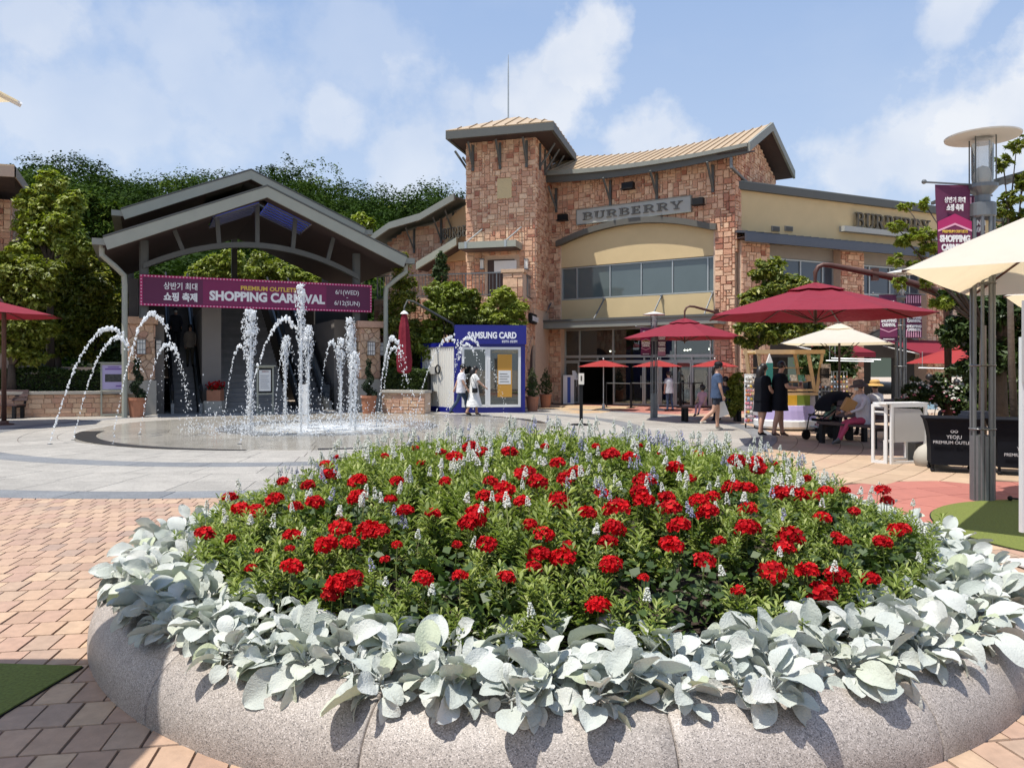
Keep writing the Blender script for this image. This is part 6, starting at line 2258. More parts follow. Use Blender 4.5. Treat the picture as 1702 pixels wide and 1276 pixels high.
def framed(pl, u0, u1, z0, z1, name, f=.085):
    m = MB(pl.mat)
    m.box((u0, z0, -.09), (u1, z0 + f, .03)); m.box((u0, z1 - f, -.09), (u1, z1, .03)); m.box((u0, z0 + f, -.09), (u0 + f, z1 - f, .03)); m.box((u1 - f, z0 + f, -.09), (u1, z1 - f, .03))
    o = m.build(name, white, kio)
    g = MB(pl.mat); g.box((u0 + f - .01, z0 + f - .01, -.05), (u1 - f + .01, z1 - f + .01, -.035)); g.build('pane', shop_glass, o)
    return o


um = KW * .46
framed(KP, .22, um, .2, kz - .12, 'door')
framed(KP, um + .005, KW - .16, .2, kz - .12, 'window')
mb = MB(KP.mat); mb.box((um + .35, .55, -.034), (um + .86, 2.05, -.028)); po = mb.build('poster', M('ochre_print', (.55, .28, .04), .6), kio)
mb = MB(KP.mat); mb.box((um + .38, 1.0, -.028), (um + .82, 1.48, -.024)); mb.build('sheet', white, po)
mb = MB(KP.mat); 
for k in range(4): mb.box((um + .42, 1.08 + .09 * k, -.024), (um + .42 + .34 - .06 * (k % 2), 1.10 + .09 * k, -.021))
mb.build('print_lines', letter_d, po)
mb = MB(KSide.mat); u = L * .30; mb.box((u, 1.35, .02), (u + .42, 1.62, .10)); mb.build('vent_box', grey_panel, kio)
mb = MB(KSide.mat @ Matrix.Translation((u + .62, 1.52, .08))); 
for k in range(16):
    a0, a1 = 2 * math.pi * k / 16, 2 * math.pi * (k + 1) / 16
    mb.tube([(.15 * math.cos(a0), .15 * math.sin(a0), 0), (.15 * math.cos(a1), .15 * math.sin(a1), 0)], .028, 5, cap=False)
mb.build('hose_ring', black, kio)
# ------------------------------------------------------------------ small furniture
def pot(x, y, r, h, t, m=terra, taper=.78):
    mb = MB(); mb.lathe([(r * taper, 0), (r * .98, h * .86), (r * 1.08, h * .87), (r * 1.08, h), (r * .92, h), (r * .9, h * .9), (0.01, h * .9)], 16, cap=False)
    mb.build('pot', m, t, local=True)


def topiary(label, px, py, hs, scale=1.0):
    g = G(px, py)
    t = thing('topiary', label, 'potted plant', g, 'potted evergreens')
    pot(0, 0, .27 * scale, .62 * scale, t)
    cl_ = []
    H_ = 1.9 * scale
    if hs == 'spiral':
        cen = []
        n = 14
        for k in range(n):
            f = k / (n - 1)
            rr_ = .17 * (1 - f) + .02
            a = f * 12
            cl_.append((rr_ * .7 * math.cos(a), rr_ * .7 * math.sin(a), .66 * scale + 1.05 * f, .17 * (1 - .55 * f), .17 * (1 - .55 * f), .13 * (1 - .35 * f)))
        cl_.append((0, 0, .64 * scale + 1.16, .10, .10, .11))
        nl, sz = 9000, .024
    else:
        cl_ = [(0, 0, .62 * scale + .28, .26, .26, .28), (0, 0, .62 * scale + .58, .19, .19, .26), (0, 0, .62 * scale + .85, .08, .08, .2)]
        nl, sz = 3600, .026
    c_, out, tw_ = clump_points(cl_, nl, 6, .02, .8)
    u_, v_ = leaf_axes(nl, sz, .6, .3, out)
    o = bpy.data.objects.new('crown', leaf_mesh('crown', c_, u_, v_, leaf_y if hs == 'spiral' else leaf_c)); COL.objects.link(o); o.parent = t
    mb = MB(); mb.tube([(0, 0, .5 * scale), (.02, 0, 1.0), (0, 0, 1.6 * scale)], [.03, .025, .012], 6); mb.build('trunk', bark, t, local=True)
    return t


topiary('spiral clipped evergreen in a terracotta pot at the left gate pillar', 228, 693, 'spiral')
topiary('spiral clipped evergreen in a terracotta pot at the right gate pillar', 613, 687, 'spiral')
topiary('clipped cone shrub in a terracotta pot beside the blue kiosk', 885, 683, 'cone', .85)
topiary('clipped cone shrub in a terracotta pot against the store pier', 907, 677, 'cone', .85)
# red flower box on a white block
g = G(357, 686)
t = thing('flower_box', 'terracotta box of red flowers on a white block between the stairs and left escalator', 'flower box', g)
mb = MB(); mb.box((-.32, -.2, 0), (.32, .3, .42)); mb.build('block', M('cast_stone', (.42, .39, .33)), t, local=True)
mb = MB(); mb.box((-.24, -.12, .42), (.24, .24, .80)); mb.build('box', terra, t, local=True)
c_, out, tw_ = clump_points([(0, .05, .95, .36, .25, .17)], 900, 8, .03, .5); u_, v_ = leaf_axes(900, .035, .7, .3)
o = bpy.data.objects.new('blossom', leaf_mesh('blossom', c_, u_, v_, petal_r)); COL.objects.link(o); o.parent = t; o['kind'] = 'stuff'
c_, out, tw_ = clump_points([(0, .05, .87, .34, .24, .10)], 500, 8, .03, .5); u_, v_ = leaf_axes(500, .035, .7, .3)
o = bpy.data.objects.new('leaves', leaf_mesh('leaves', c_, u_, v_, leaf_c)); COL.objects.link(o); o.parent = t; o['kind'] = 'stuff'


def notice(label, a, b, z1, z0, art, dd=None, y0=0):
    """metal frame with two legs, a poster in its upper half"""
    A, B = G(*a), G(*b)
    pl = Plane(A, B)
    t = thing('notice_board', label, 'notice board', (A + B) / 2)
    w = pl.len
    mb = MB(pl.mat)
    mb.box((0, 0, -.05), (.05, z1, 0)); mb.box((w - .05, 0, -.05), (w, z1, 0)); mb.box((.05, z1 - .05, -.05), (w - .05, z1, 0)); mb.box((.05, z0 - .05, -.05), (w - .05, z0, 0)); mb.box((.05, 0.02, -.05), (w - .05, .08, 0))
    mb.box((-.06, z1, -.1), (w + .06, z1 + .04, .05))
    mb.build('frame', lt_metal, t)
    mb = MB(pl.mat); mb.box((.05, z0, -.045), (w - .05, z1 - .05, -.02)); ps = mb.build('poster', art[0], t)
    for (x0, zz0, x1, zz1, m_) in art[1]:
        mb = MB(pl.mat); mb.box((.05 + (w - .1) * x0, z0 + (z1 - .05 - z0) * zz0, -.019), (.05 + (w - .1) * x1, z0 + (z1 - .05 - z0) * zz1, -.014)); mb.build('print', m_, ps)
    return t


lil = M('lilac_print', (.52, .45, .68), .6)
dkp = M('dark_picture', (.06, .06, .055), .6, noise=.8, nscale=9)
vio = M('violet_print', (.22, .12, .38), .6)
notice('metal framed notice board with a lilac poster at the left gate pillar', (167, 692), (210, 691), 1.72, .88,
       (lil, [(.12, .30, .88, .62, dkp), (.12, .80, .88, .86, vio), (.25, .89, .75, .93, vio), (.6, .1, .85, .16, vio)]))
notice('metal framed notice board with a white sheet in front of the stairs', (427, 689), (455, 688), 1.62, .72,
       (black, [(.06, .08, .90, .92, white), (.25, .84, .75, .88, M('red_print', (.4, .03, .03), .6))] + [(.15, .2 + .08 * k, .8 - .07 * (k % 3), .225 + .08 * k, M('grey_print', (.4, .4, .42), .6)) for k in range(7)]))
g = G(505, 689)
t = thing('sign_stand', 'plain white upright stand by the foot of the right escalator', 'sign', g)
mb = MB(); mb.box((-.16, -.05, .02), (.16, .0, 1.02)); mb.build('panel', white, t, local=True)
mb = MB(); mb.box((-.2, -.15, 0), (.2, .1, .02)); mb.build('foot', steel, t, local=True)
# sanitiser stand on the plaza
g = G(966, 706)
t = thing('sanitizer_stand', 'black post with a small white hand sanitizer sign on the plaza', 'stand', g)
mb = MB(); mb.lathe([(.30, 0), (.30, .015), (.28, .025), (.04, .03)], 24); mb.build('base', black, t, local=True)
mb = MB(); mb.box((-.045, -.03, .03), (.045, .03, 1.42)); mb.build('post', black, t, local=True)
mb = MB(); mb.box((-.075, -.05, 1.12), (.075, -.031, 1.43)); pn = mb.build('sign', M('cream_sign', (.78, .72, .62), .5), t, local=True)
mb = MB(); mb.prism([(0, 0), (.05, 0), (.05, .08), (0, .08)], 0, 0) if False else mb.box((-.02, -.054, 1.22), (.02, -.051, 1.36)); mb.build('print', letter_d, pn, local=True)
# information totems by the glass doors
for (px, py, w, h, lab) in ((945, 671, .48, 1.25, 'white and blue information totem at the left end of the glass doors'), (1190, 676, .42, 1.3, 'white and blue information totem behind the woman in the navy tee')):
    g = G(px, py)
    t = thing('totem', lab, 'sign', g)
    mb = MB(); mb.box((-w / 2, -.1, .0), (w / 2, .1, h)); mb.build('panel', white, t, local=True)
    mb = MB(); mb.box((-.06, -.112, .05), (.08, -.101, h - .08)); mb.build('stripe', M('mid_blue', (.03, .08, .35), .5), t, local=True)
g = G(957, 671)
t = thing('leaflet_stand', 'slanted white leaflet holder beside the left totem at the glass doors', 'stand', g)
mb = MB(); mb.tube([(0, 0, 0), (0, 0, 1.25)], .02, 6); mb.build('pole', steel, t, local=True)
mb = MB(); mb.slab3([(-.13, -.1, 1.05), (.13, -.1, 1.05), (.1, .05, 1.45), (-.16, .05, 1.45)], (0, -.015, 0)); mb.build('panel', white, t, local=True)
# queue rails before the doors
for (px0, px1) in ((1008, 1048), (1050, 1085), (1090, 1130), (1132, 1152)):
    A, B = G(px0, 676.5), G(px1, 678)
    pl = Plane(A, B)
    t = thing('queue_rail', 'low black queue rail before the glass shop doors', 'railing', A, 'queue rails at the shop doors')
    for u in (0, pl.len):
        mb = MB(pl.mat); mb.tube([(u, 0, 0), (u, 1.0, 0)], .028, 6); mb.box((u - .12, 0, -.12), (u + .12, .015, .12)); mb.build('post', black, t)
    mb = MB(pl.mat); mb.tube([(0, .96, 0), (pl.len, .96, 0)], .018, 6); mb.build('rail', steel, t)


def bench(label, a, yaw, L=1.7, seat=.44, dep=.5, back=True, m=wood_dk):
    t = thing('bench', label, 'bench', a, 'dark wooden benches', rz=yaw)
    nS = 4
    for k in range(nS):
        y0 = -dep / 2 + dep / nS * k
        mb = MB(); mb.box((-L / 2, y0 + .008, seat - .04), (L / 2, y0 + dep / nS - .008, seat)); mb.build('slat', m, t, local=True)
    if back:
        for k in range(3):
            z = seat + .10 + .12 * k
            mb = MB(); mb.slab3([(-L / 2, dep / 2 + .02 + .03 * k, z), (L / 2, dep / 2 + .02 + .03 * k, z), (L / 2, dep / 2 + .05 + .03 * k, z + .10), (-L / 2, dep / 2 + .05 + .03 * k, z + .10)], (0, .025, 0)); mb.build('back_slat', m, t, local=True)
    for x in (-L / 2 + .1, L / 2 - .1):
        for y in (-dep / 2 + .05, dep / 2 - .05):
            mb = MB(); mb.box((x - .045, y - .045, 0), (x + .045, y + .045, seat - .042)); mb.build('leg', black, t, local=True)
        if back:
            mb = MB(); mb.slab3([(x - .03, dep / 2 + .03, seat - .1), (x + .03, dep / 2 + .03, seat - .1), (x + .03, dep / 2 + .15, seat + .46), (x - .03, dep / 2 + .15, seat + .46)], (0, .04, 0)); mb.build('back_post', black, t, local=True)
        mb = MB(); mb.box((x - .03, -dep / 2 + .02, seat - .10), (x + .03, dep / 2 - .02, seat - .042)); mb.build('rail', black, t, local=True)
    return t


g = G(-14, 695)
bench('dark bench with a slatted back against the sandstone garden wall on the left', (g.x, g.y - .1, 0), .0, 2.0)
gB = G(1415, 741)
bench('bench under the crimson parasol with a woman in pink trousers on it', (gB.x + .1, gB.y + .1, 0), -1.15, 1.5)
gB2 = G(1490, 735)
bench('bench behind the white folding frame, on which a woman in a straw hat sits', (gB2.x + .1, gB2.y + .6, 0), .35, 1.9)
g = G(1185, 701)
bench('low backless bench behind the woman in the navy tee', (g.x, g.y + .2, 0), .1, 1.8, .45, .4, back=False)

# white folding frame with a grey fabric panel
d_ = (G(1450, 771) + G(1541, 770)) / 2
A, B = G(1449, 768), G(1540, 769)
A2 = G(1480, 771)
pl = Plane(A2, B)
t = thing('folding_screen', 'white tube frame with a pale grey fabric panel standing before the benches', 'screen', A2)
z1 = .98


def frame_rect(pl, u0, u1, z0, z1, r=.022):
    m = MB(pl.mat)
    m.box((u0, z0, -r), (u0 + 2 * r, z1, r)); m.box((u1 - 2 * r, z0, -r), (u1, z1, r)); m.box((u0 + 2 * r, z1 - 2 * r, -r), (u1 - 2 * r, z1, r)); m.box((u0 + 2 * r, z0, -r), (u1 - 2 * r, z0 + 2 * r, r))
    return m


frame_rect(pl, 0, pl.len, .0, z1).build('front_frame', white, t)
mb = MB(pl.mat); mb.prism([(.05, .36), (pl.len - .05, .36), (pl.len - .05, .78), (pl.len - .14, .90), (.05, .93)], -.012, .012); mb.build('fabric_panel', grey_panel, t)
pl2 = Plane(A, A2)
m = frame_rect(pl2, 0, pl2.len - .05, .0, z1); m.build('side_frame', white, t)
mb = MB(pl2.mat); mb.box((.05, z1 - .14, -.015), (pl2.len - .1, z1 - .11, .015)); mb.build('bar', white, t)
mb = MB(pl.mat); mb.box((-.1, z1 + .002, -.30), (pl.len + .02, z1 + .03, .02)); mb.build('top', white, t)
p3 = pl.off(-.45)
frame_rect(p3, pl.len * .35, pl.len, 0, .35).build('rear_frame', white, t)

# black covered tables
def cloth_table(label, a, b, h, dep, texts):
    A, B = Vector(a), Vector(b)
    pl = Plane(A, B); w = pl.len
    t = thing('covered_table', label, 'table', (A + B) / 2)
    mb = MB(pl.mat)
    n = 18
    def prof(z): return (.0 if z > .93 * h else (.075 * math.sin(min(1, (h - z) / (h * .55)) * 1.57)))
    zs_ = [h, h * .985, h * .93, h * .8, h * .6, h * .35, h * .14]
    loops = []
    for z in zs_:
        k = prof(z) if z < h * .97 else -.012
        loops.append([mb.pt(p) for p in ((k, z, -k), (w - k, z, -k), (w - k, z, -dep + k), (k, z, -dep + k))])
    for i in range(len(loops) - 1):
        for k in range(4):
            mb.face([loops[i][k], loops[i][(k + 1) % 4], loops[i + 1][(k + 1) % 4], loops[i + 1][k]])
    mb.face(loops[0])
    o = mb.build('cloth', black_cloth, t)
    for (u, z) in ((.10, 0), (w - .10, 0)):
        for dz_ in (-.12, -dep + .12):
            m = MB(pl.mat); m.tube([(u, .03, dz_), (u, h * .5, dz_)], .02, 6); m.ball((u, .03, dz_), .035, 6, 4); m.build('leg', black, t)
    for (s, u, z, sz, wd) in texts:
        curved_text(s, sz, M('silver_print', (.50, .50, .52), .6), 'lettering', o, pl, u, z, -.045, bold=.0, width=wd)
    return t, pl


ta, tpl = cloth_table('table under a tight black cloth printed YEOJU PREMIUM OUTLETS, left of the tall lamp post', (6.30, 11.7, 0), (6.30 + .76 * .92, 11.7 - .76 * .39, 0), .83, .75,
                      [('YEOJU', .38, .52, .075, .20), ('PREMIUM OUTLETS', .38, .44, .065, .56)])
tb_, tpl2 = cloth_table('second table under black cloth, right of the tall lamp post', (7.10, 11.35, 0), (7.10 + .85 * .92, 11.35 - .85 * .39, 0), .83, .75, [('YEOJU', .40, .38, .075, .18), ('PREMIUM OUTLETS', .40, .29, .065, .50)])
# round mark above the words: two small loops
for pl_, par, uu, zz in ((tpl, ta, .38, .63), (tpl2, tb_, .40, .47)):
    for dx_ in (-.025, .025):
        mb = MB(pl_.mat @ Matrix.Translation((uu + dx_, zz, -.04)))
        for k in range(10):
            a0, a1 = 2 * math.pi * k / 10, 2 * math.pi * (k + 1) / 10
            mb.tube([(.022 * math.cos(a0), .018 * math.sin(a0), 0), (.022 * math.cos(a1), .018 * math.sin(a1), 0)], .004, 4, cap=False)
        mb.build('emblem', MATS['silver_print'], par)
# things on the tables
for (u, w_, h_, lab, nm) in ((.55, .30, .10, 'dark folded cloth lying on the left black table', 'folded_cloth'),):
    t = thing(nm, lab, 'cloth', tpl.pt(u + .15, .83, -.3))
    mb = MB(); mb.box((-.2, -.12, 0), (.2, .12, .05)); mb.box((-.17, -.10, .052), (.18, .11, .10)); mb.build('cloth', M('navy_cloth', (.02, .025, .04), .8), t, local=True)
g = G(1556, 772)
t = thing('boulder', 'rounded pale concrete bollard beside the black table', 'bollard', (g.x - .15, 12.5, 0)); mb = MB(); mb.ball((0, 0, .12), .26, 14, 8, (1, 1, .95)); mb.build('dome', M('cast_stone', (.42, .39, .33)), t, local=True, smooth=True)
# pink flowers in a trough between the frame and the table
t = thing('pink_flowers', 'pink blossoms in a trough between the white frame and the black table', 'flower trough', (P(1548, 700, 13.2).x, 13.2, 0))
mb = MB(); mb.box((-.35, -.15, 0), (.35, .15, .3)); mb.build('trough', dk_metal, t, local=True)
c_, o_, tw_ = clump_points([(0, 0, .48, .42, .2, .25)], 600, 9, .03, .4); u_, v_ = leaf_axes(600, .04, .6); o = bpy.data.objects.new('foliage', leaf_mesh('foliage', c_, u_, v_, leaf_c)); COL.objects.link(o); o.parent = t; o['kind'] = 'stuff'
c_, o_, tw_ = clump_points([(0, -.05, .52, .42, .22, .26)], 110, 6, .015, .9); u_, v_ = leaf_axes(110, .035, .8); o = bpy.data.objects.new('blossom', leaf_mesh('blossom', c_, u_, v_, petal_p)); COL.objects.link(o); o.parent = t; o['kind'] = 'stuff'
# white menu post at the right edge and a little floor spotlight
t = thing('menu_sign', 'tall pale sign post cut by the right edge above the turf', 'sign', (4.12, 6.2, 0))
q0 = P(1697, 600, 6.2).x
t.location = (q0 + .04, 6.2, 0)
mb = MB(); mb.box((-.045, -.02, P(0, 880, 6.2).z - .02), (.05, .02, P(0, 560, 6.2).z)); mb.build('post', white, t, local=True)
mb = MB(); mb.box((-.05, -.03, P(0, 636, 6.2).z), (.5, -.022, P(0, 500, 6.2).z)); mb.build('panel', grey_panel, t, local=True)
mb = MB(); mb.box((-.1, -.12, .014), (.3, .12, .03)); mb.build('foot', white, t, local=True)
g = G(1679, 834)
t = thing('ground_light', 'small black spotlight lying on the turf edge', 'light', (g.x, g.y, 0)); mb = MB(); mb.ball((0, 0, .045), .03, 8, 6); mb.tube([(0, 0, .045), (.16, -.02, .035)], .012, 6); mb.build('body', black, t, local=True)

# ------------------------------------------------------------------ wooded hill
ridge_px = [(-300, 258), (0, 258), (60, 260), (130, 254), (220, 278), (320, 292), (400, 282), (480, 268), (560, 286), (650, 314), (720, 312), (800, 316), (1000, 340), (1400, 420)]


def ridge(px):
    for (a, ya), (b, yb) in zip(ridge_px[:-1], ridge_px[1:]):
        if a <= px <= b:
            return ya + (yb - ya) * (px - a) / (b - a)
    return ridge_px[0][1] if px < ridge_px[0][0] else ridge_px[-1][1]


def hill_z(x, y):
    top = CH + (HY - ridge(CX + F_ * x / max(y, 1))) / F_ * 125 - 10.2
    s = min(1, max(0, (y - 46) / 79.0))
    s = s * s * (3 - 2 * s)
    z = 1.0 + top * s
    if y > 125: z -= (y - 125) * .25
    return z + .8 * math.sin(x * .21) * math.sin(y * .17) * s


mb = MB()
nx, ny = 60, 36
idx = [[mb.pt((-130 + 170 * i / nx, 46 + 110 * j / ny, hill_z(-130 + 170 * i / nx, 46 + 110 * j / ny))) for i in range(nx + 1)] for j in range(ny + 1)]
for j in range(ny):
    for i in range(nx):
        mb.face([idx[j][i], idx[j][i + 1], idx[j + 1][i + 1], idx[j + 1][i]])
struct(mb.build('hill', M('forest_floor', (.02, .03, .012), .95), smooth=True))
cen, U, V, TN = [], [], [], []
spots = []
tries = 0
while len(spots) < 560 and tries < 20000:
    tries += 1
    y = R.uniform(48, 134); x = R.uniform(-.72 * y - 4, 12)
    if CX + F_ * x / y > 830:
        continue
    if all((x - a) ** 2 + (y - b) ** 2 > 3.3 ** 2 for a, b in spots):
        spots.append((x, y))
for (x, y) in spots:
    r_ = R.choice((1.9, 2.3, 2.7, 3.2, 4.0))
    z = hill_z(x, y) + R.uniform(1.2, 5.4)
    cl_ = [(x, y, z, r_, r_, r_ * R.uniform(.75, 1.25))] + [(x + R.uniform(-1.5, 1.5), y + R.uniform(-1.5, 1), z + R.uniform(-1, 1.4), r_ * .55, r_ * .55, r_ * .5) for _ in range(3)]
    nl = int(900 * (r_ / 2.6) ** 2)
    c_, o_, _t = clump_points(cl_, nl, 11, .26, .78)
    up_ok = c_[:, 2] > hill_z(x, y) - .5
    c_, o_ = c_[up_ok], o_[up_ok]
    u_, v_ = leaf_axes(len(c_), .19, .62, .4, o_ * 1.2)
    tn = R.choice((0, 0, .08, .16, .3, .5)); TN.append(tn + NR.random(len(c_)) * .42)
    cen.append(c_); U.append(u_); V.append(v_)
cen, U, V = np.concatenate(cen), np.concatenate(U), np.concatenate(V)
o = bpy.data.objects.new('forest', leaf_mesh('forest', cen, U, V, leaf_f, fold=.2, tone=np.concatenate(TN))); COL.objects.link(o)
tag(o, 'dense mixed wood of dark green trees covering the hill behind the portal', 'forest', kind='stuff')
print('forest quads', len(cen))

# ------------------------------------------------------------------ trees
def px_tree(label, px, d, base_z, clumps, n, size, mat, name='tree', **k):
    k.setdefault('sig', .22); k.setdefault('shell', .5); k.setdefault('per', 18)
    """clumps in pixels: (px, py, half width, half height[, depth shift])"""
    bx = P(px, 600, d).x
    cl_, lm = [], []
    n = int(n * 1.9); size *= .8
    for c in clumps:
        dd = d + (c[4] if len(c) > 4 else 0)
        q = P(c[0], c[1], dd)
        rx, rz = c[2] / F_ * dd, c[3] / F_ * dd
        cl_.append((q.x - bx, dd - d, q.z - base_z, rx * .82, (rx + rz) * .41, rz * .82))
        lm.append(cl_[-1])
        for _ in range(6):
            e = rand_dirs(1)[0]; s_ = R.uniform(.28, .48)
            cl_.append((q.x - bx + e[0] * rx * .9, dd - d + e[1] * rx * .7, q.z - base_z + e[2] * rz * .9, rx * s_, rx * s_, rz * s_ * .8))
    return make_tree(name, label, (bx, d, base_z), cl_, n, size, mat, limbs=lm, **k)


px_tree('tall yellow green tree rising above the others on the left', 85, 26.5, .7, [(48, 330, 16, 18), (44, 375, 22, 20), (38, 420, 28, 20), (85, 305, 20, 22), (62, 345, 30, 26), (112, 345, 24, 26), (85, 380, 46, 30), (55, 410, 32, 26), (120, 405, 30, 28)], 11000, .11, leaf_b, trunk=.12)
px_tree('broad dark green tree left of the bright yellow green tree', 20, 25.0, .7, [(10, 445, 38, 32), (40, 480, 40, 34), (0, 520, 42, 34), (45, 545, 40, 30), (20, 575, 44, 24), (-10, 480, 40, 40), (60, 450, 34, 30), (50, 590, 34, 20)], 13000, .10, leaf_a, trunk=.13)
px_tree('spreading olive green tree in the middle of the left garden', 92, 27.8, .7, [(75, 440, 32, 28), (115, 455, 36, 30), (80, 500, 42, 34), (120, 520, 38, 34), (90, 565, 44, 26), (60, 530, 34, 30), (140, 480, 30, 30)], 13500, .10, leaf_a, trunk=.13)
px_tree('olive tree growing close to the portal on the left', 165, 28.2, .7, [(150, 445, 26, 24), (172, 470, 28, 28), (160, 515, 34, 34), (182, 550, 24, 30), (160, 585, 34, 22), (195, 520, 20, 40), (130, 560, 34, 30)], 12000, .10, leaf_a, trunk=.11)
px_tree('dark tree behind the left end of the portal roof', 165, 40, 1.4, [(150, 345, 24, 26), (190, 370, 28, 26), (160, 395, 34, 28), (205, 410, 24, 26), (140, 425, 24, 20)], 5500, .17, leaf_f, trunk=.16)
px_tree('tall dark tree behind the shop at the left edge', 5, 42, 1.4, [(0, 420, 40, 34), (20, 450, 44, 30), (-30, 400, 40, 40)], 3500, .18, leaf_f, trunk=.16)
px_tree('low shrub of shaded foliage between the garden trees and the portal', 200, 27.2, .7, [(192, 600, 22, 30), (205, 560, 14, 26)], 3200, .08, leaf_c, trunk=.06, cat='shrub', name='shrub')
px_tree('loose brownish green tree just right of the portal', 660, 29.0, .7, [(665, 450, 18, 26), (672, 490, 24, 28), (655, 530, 22, 30), (682, 560, 24, 30), (662, 600, 22, 26)], 7000, .085, leaf_a, trunk=.07)
px_tree('slim conifer in front of the terrace railing', 733, 29.2, .7, [(733, 432, 9, 14), (733, 455, 13, 16), (732, 482, 16, 18), (730, 515, 18, 20)], 4500, .065, leaf_c, trunk=.06)
px_tree('yellow green tree behind the blue kiosk roof', 740, 28.6, .7, [(725, 485, 20, 16), (752, 490, 24, 20), (738, 515, 30, 20), (765, 515, 20, 22), (722, 545, 24, 18), (712, 575, 20, 30)], 9000, .085, leaf_b, trunk=.07)
px_tree('bright leafy tree between the terrace and the blue kiosk', 835, 28.7, .0, [(835, 495, 22, 18), (812, 515, 20, 16), (855, 512, 22, 20), (838, 532, 34, 16), (862, 535, 16, 14)], 8000, .085, leaf_b, trunk=.07)
px_tree('full olive tree filling the gap before the terrace wall', 790, 28.9, .0, [(780, 500, 22, 18), (795, 530, 26, 18), (765, 545, 24, 20), (815, 550, 26, 16), (775, 570, 24, 22)], 8000, .085, leaf_a, trunk=.06)
px_tree('dark shrubs beneath the terrace wall', 690, 29.4, .7, [(690, 560, 22, 30), (710, 600, 20, 30), (680, 610, 24, 24), (650, 610, 20, 22)], 5500, .08, leaf_c, trunk=.05, cat='shrub', name='shrub')
px_tree('bright green tree seen through the portal above the banner', 385, 44, 1.2, [(350, 445, 26, 18), (385, 432, 28, 16), (400, 455, 34, 18), (330, 462, 26, 14)], 4500, .14, leaf_b, trunk=.12)
px_tree('darker tree seen through the portal right of its middle post', 445, 45, 1.2, [(432, 440, 22, 24), (460, 450, 22, 22), (445, 465, 30, 18)], 3000, .14, leaf_a, trunk=.12)
px_tree('light green tree seen at the right of the portal opening', 490, 44, 1.2, [(482, 455, 20, 14), (505, 462, 22, 12), (520, 470, 18, 12)], 2600, .14, leaf_b, trunk=.12)
px_tree('yellow green treetop showing above the right roof slope of the portal', 603, 50, 2, [(600, 362, 12, 10), (606, 378, 16, 14), (598, 392, 18, 12)], 2600, .16, leaf_b, trunk=.12)
px_tree('street tree with dense green crown before the right wing of the store', 1262, 21.8, 0, [(1280, 450, 26, 22), (1300, 475, 34, 24), (1340, 480, 30, 18), (1262, 500, 26, 26), (1250, 540, 24, 18, -.5), (1325, 515, 32, 22), (1290, 545, 38, 22), (1345, 540, 24, 20), (1245, 565, 22, 16)], 12500, .095, leaf_a, trunk=.10, split=2.2)
px_tree('dark tree behind the gift cart with its crown under the crimson parasol', 1385, 24.5, 0, [(1380, 585, 26, 26), (1350, 600, 26, 24), (1400, 600, 24, 30), (1360, 560, 24, 20)], 6000, .10, leaf_c, trunk=.09, split=1.6)
px_tree('bush beside the gift cart rack', 1224, 22.6, 0, [(1226, 636, 13, 26), (1219, 664, 13, 24), (1230, 660, 11, 26)], 3800, .055, leaf_a, trunk=.04, cat='shrub', name='shrub', split=.3)
# large tree at the right: dark mass and long loose twigs reaching left
px_tree('large tree at the right edge with twigs reaching over the store sign', 1665, 13.6, 0,
        [(1640, 520, 40, 36), (1690, 500, 40, 40), (1600, 545, 34, 30), (1660, 590, 50, 34), (1700, 570, 30, 50), (1620, 610, 40, 26), (1580, 500, 26, 18), (1690, 420, 30, 30), (1680, 380, 26, 22), (1730, 450, 40, 70)], 13500, .088, leaf_c, trunk=.13, split=1.9, ratio=.36)
px_tree('slender young tree whose loose sprays hang in front of the BURBERRY letters', 1632, 12.9, 0,
        [(1508, 345, 13, 9), (1536, 338, 10, 9), (1490, 376, 13, 9), (1530, 392, 26, 13), (1545, 410, 22, 13), (1500, 398, 13, 8), (1490, 432, 14, 10), (1522, 440, 16, 9), (1495, 468, 10, 12), (1540, 470, 12, 9), (1570, 500, 20, 12)], 2300, .075, leaf_b, trunk=.06, split=2.3, ratio=.33, per=14, sig=.07)
px_tree('thin topmost shoots of a tree beside the tall lamp hat', 1690, 12.2, 0, [(1668, 270, 12, 16), (1690, 240, 14, 14), (1680, 330, 22, 16), (1700, 300, 16, 18), (1665, 350, 14, 12), (1695, 360, 22, 14)], 1500, .07, leaf_a, trunk=.05, split=3.2, ratio=.36, per=12, sig=.07)
px_tree('flowering bush full of dark stems behind the covered table', 1545, 15.5, 0, [(1525, 655, 22, 28), (1560, 650, 24, 30), (1590, 665, 24, 26), (1510, 680, 20, 20)], 6500, .05, leaf_c, trunk=.03, cat='shrub', name='shrub', split=.2)
px_tree('dense evergreen bush right of the tall lamp post', 1665, 14.8, 0, [(1650, 640, 30, 30), (1690, 630, 34, 40), (1640, 675, 34, 24), (1695, 680, 34, 30)], 8500, .06, leaf_c, trunk=.04, cat='shrub', name='shrub', split=.2)
for (px, lab) in ((1548, 'cream and white cut flowers standing over the covered table bush'), ):
    t = thing('border_flowers', 'small white and red blossoms scattered over the bush behind the covered table', 'flower', (P(px, 650, 15.1).x, 15.1, .8))
    c_, o_, tw_ = clump_points([(0, 0, .25, .75, .3, .35)], 260, 5, .05, .5); u_, v_ = leaf_axes(260, .022, .8)
    o = bpy.data.objects.new('blossom', leaf_mesh('blossom', c_, u_, v_, petal_w)); COL.objects.link(o); o.parent = t; o['kind'] = 'stuff'
    c_, o_, tw_ = clump_points([(0, 0, .15, .75, .3, .35)], 110, 5, .05, .5); u_, v_ = leaf_axes(110, .022, .8)
    o = bpy.data.objects.new('red_blossom', leaf_mesh('red_blossom', c_, u_, v_, petal_p)); COL.objects.link(o); o.parent = t; o['kind'] = 'stuff'


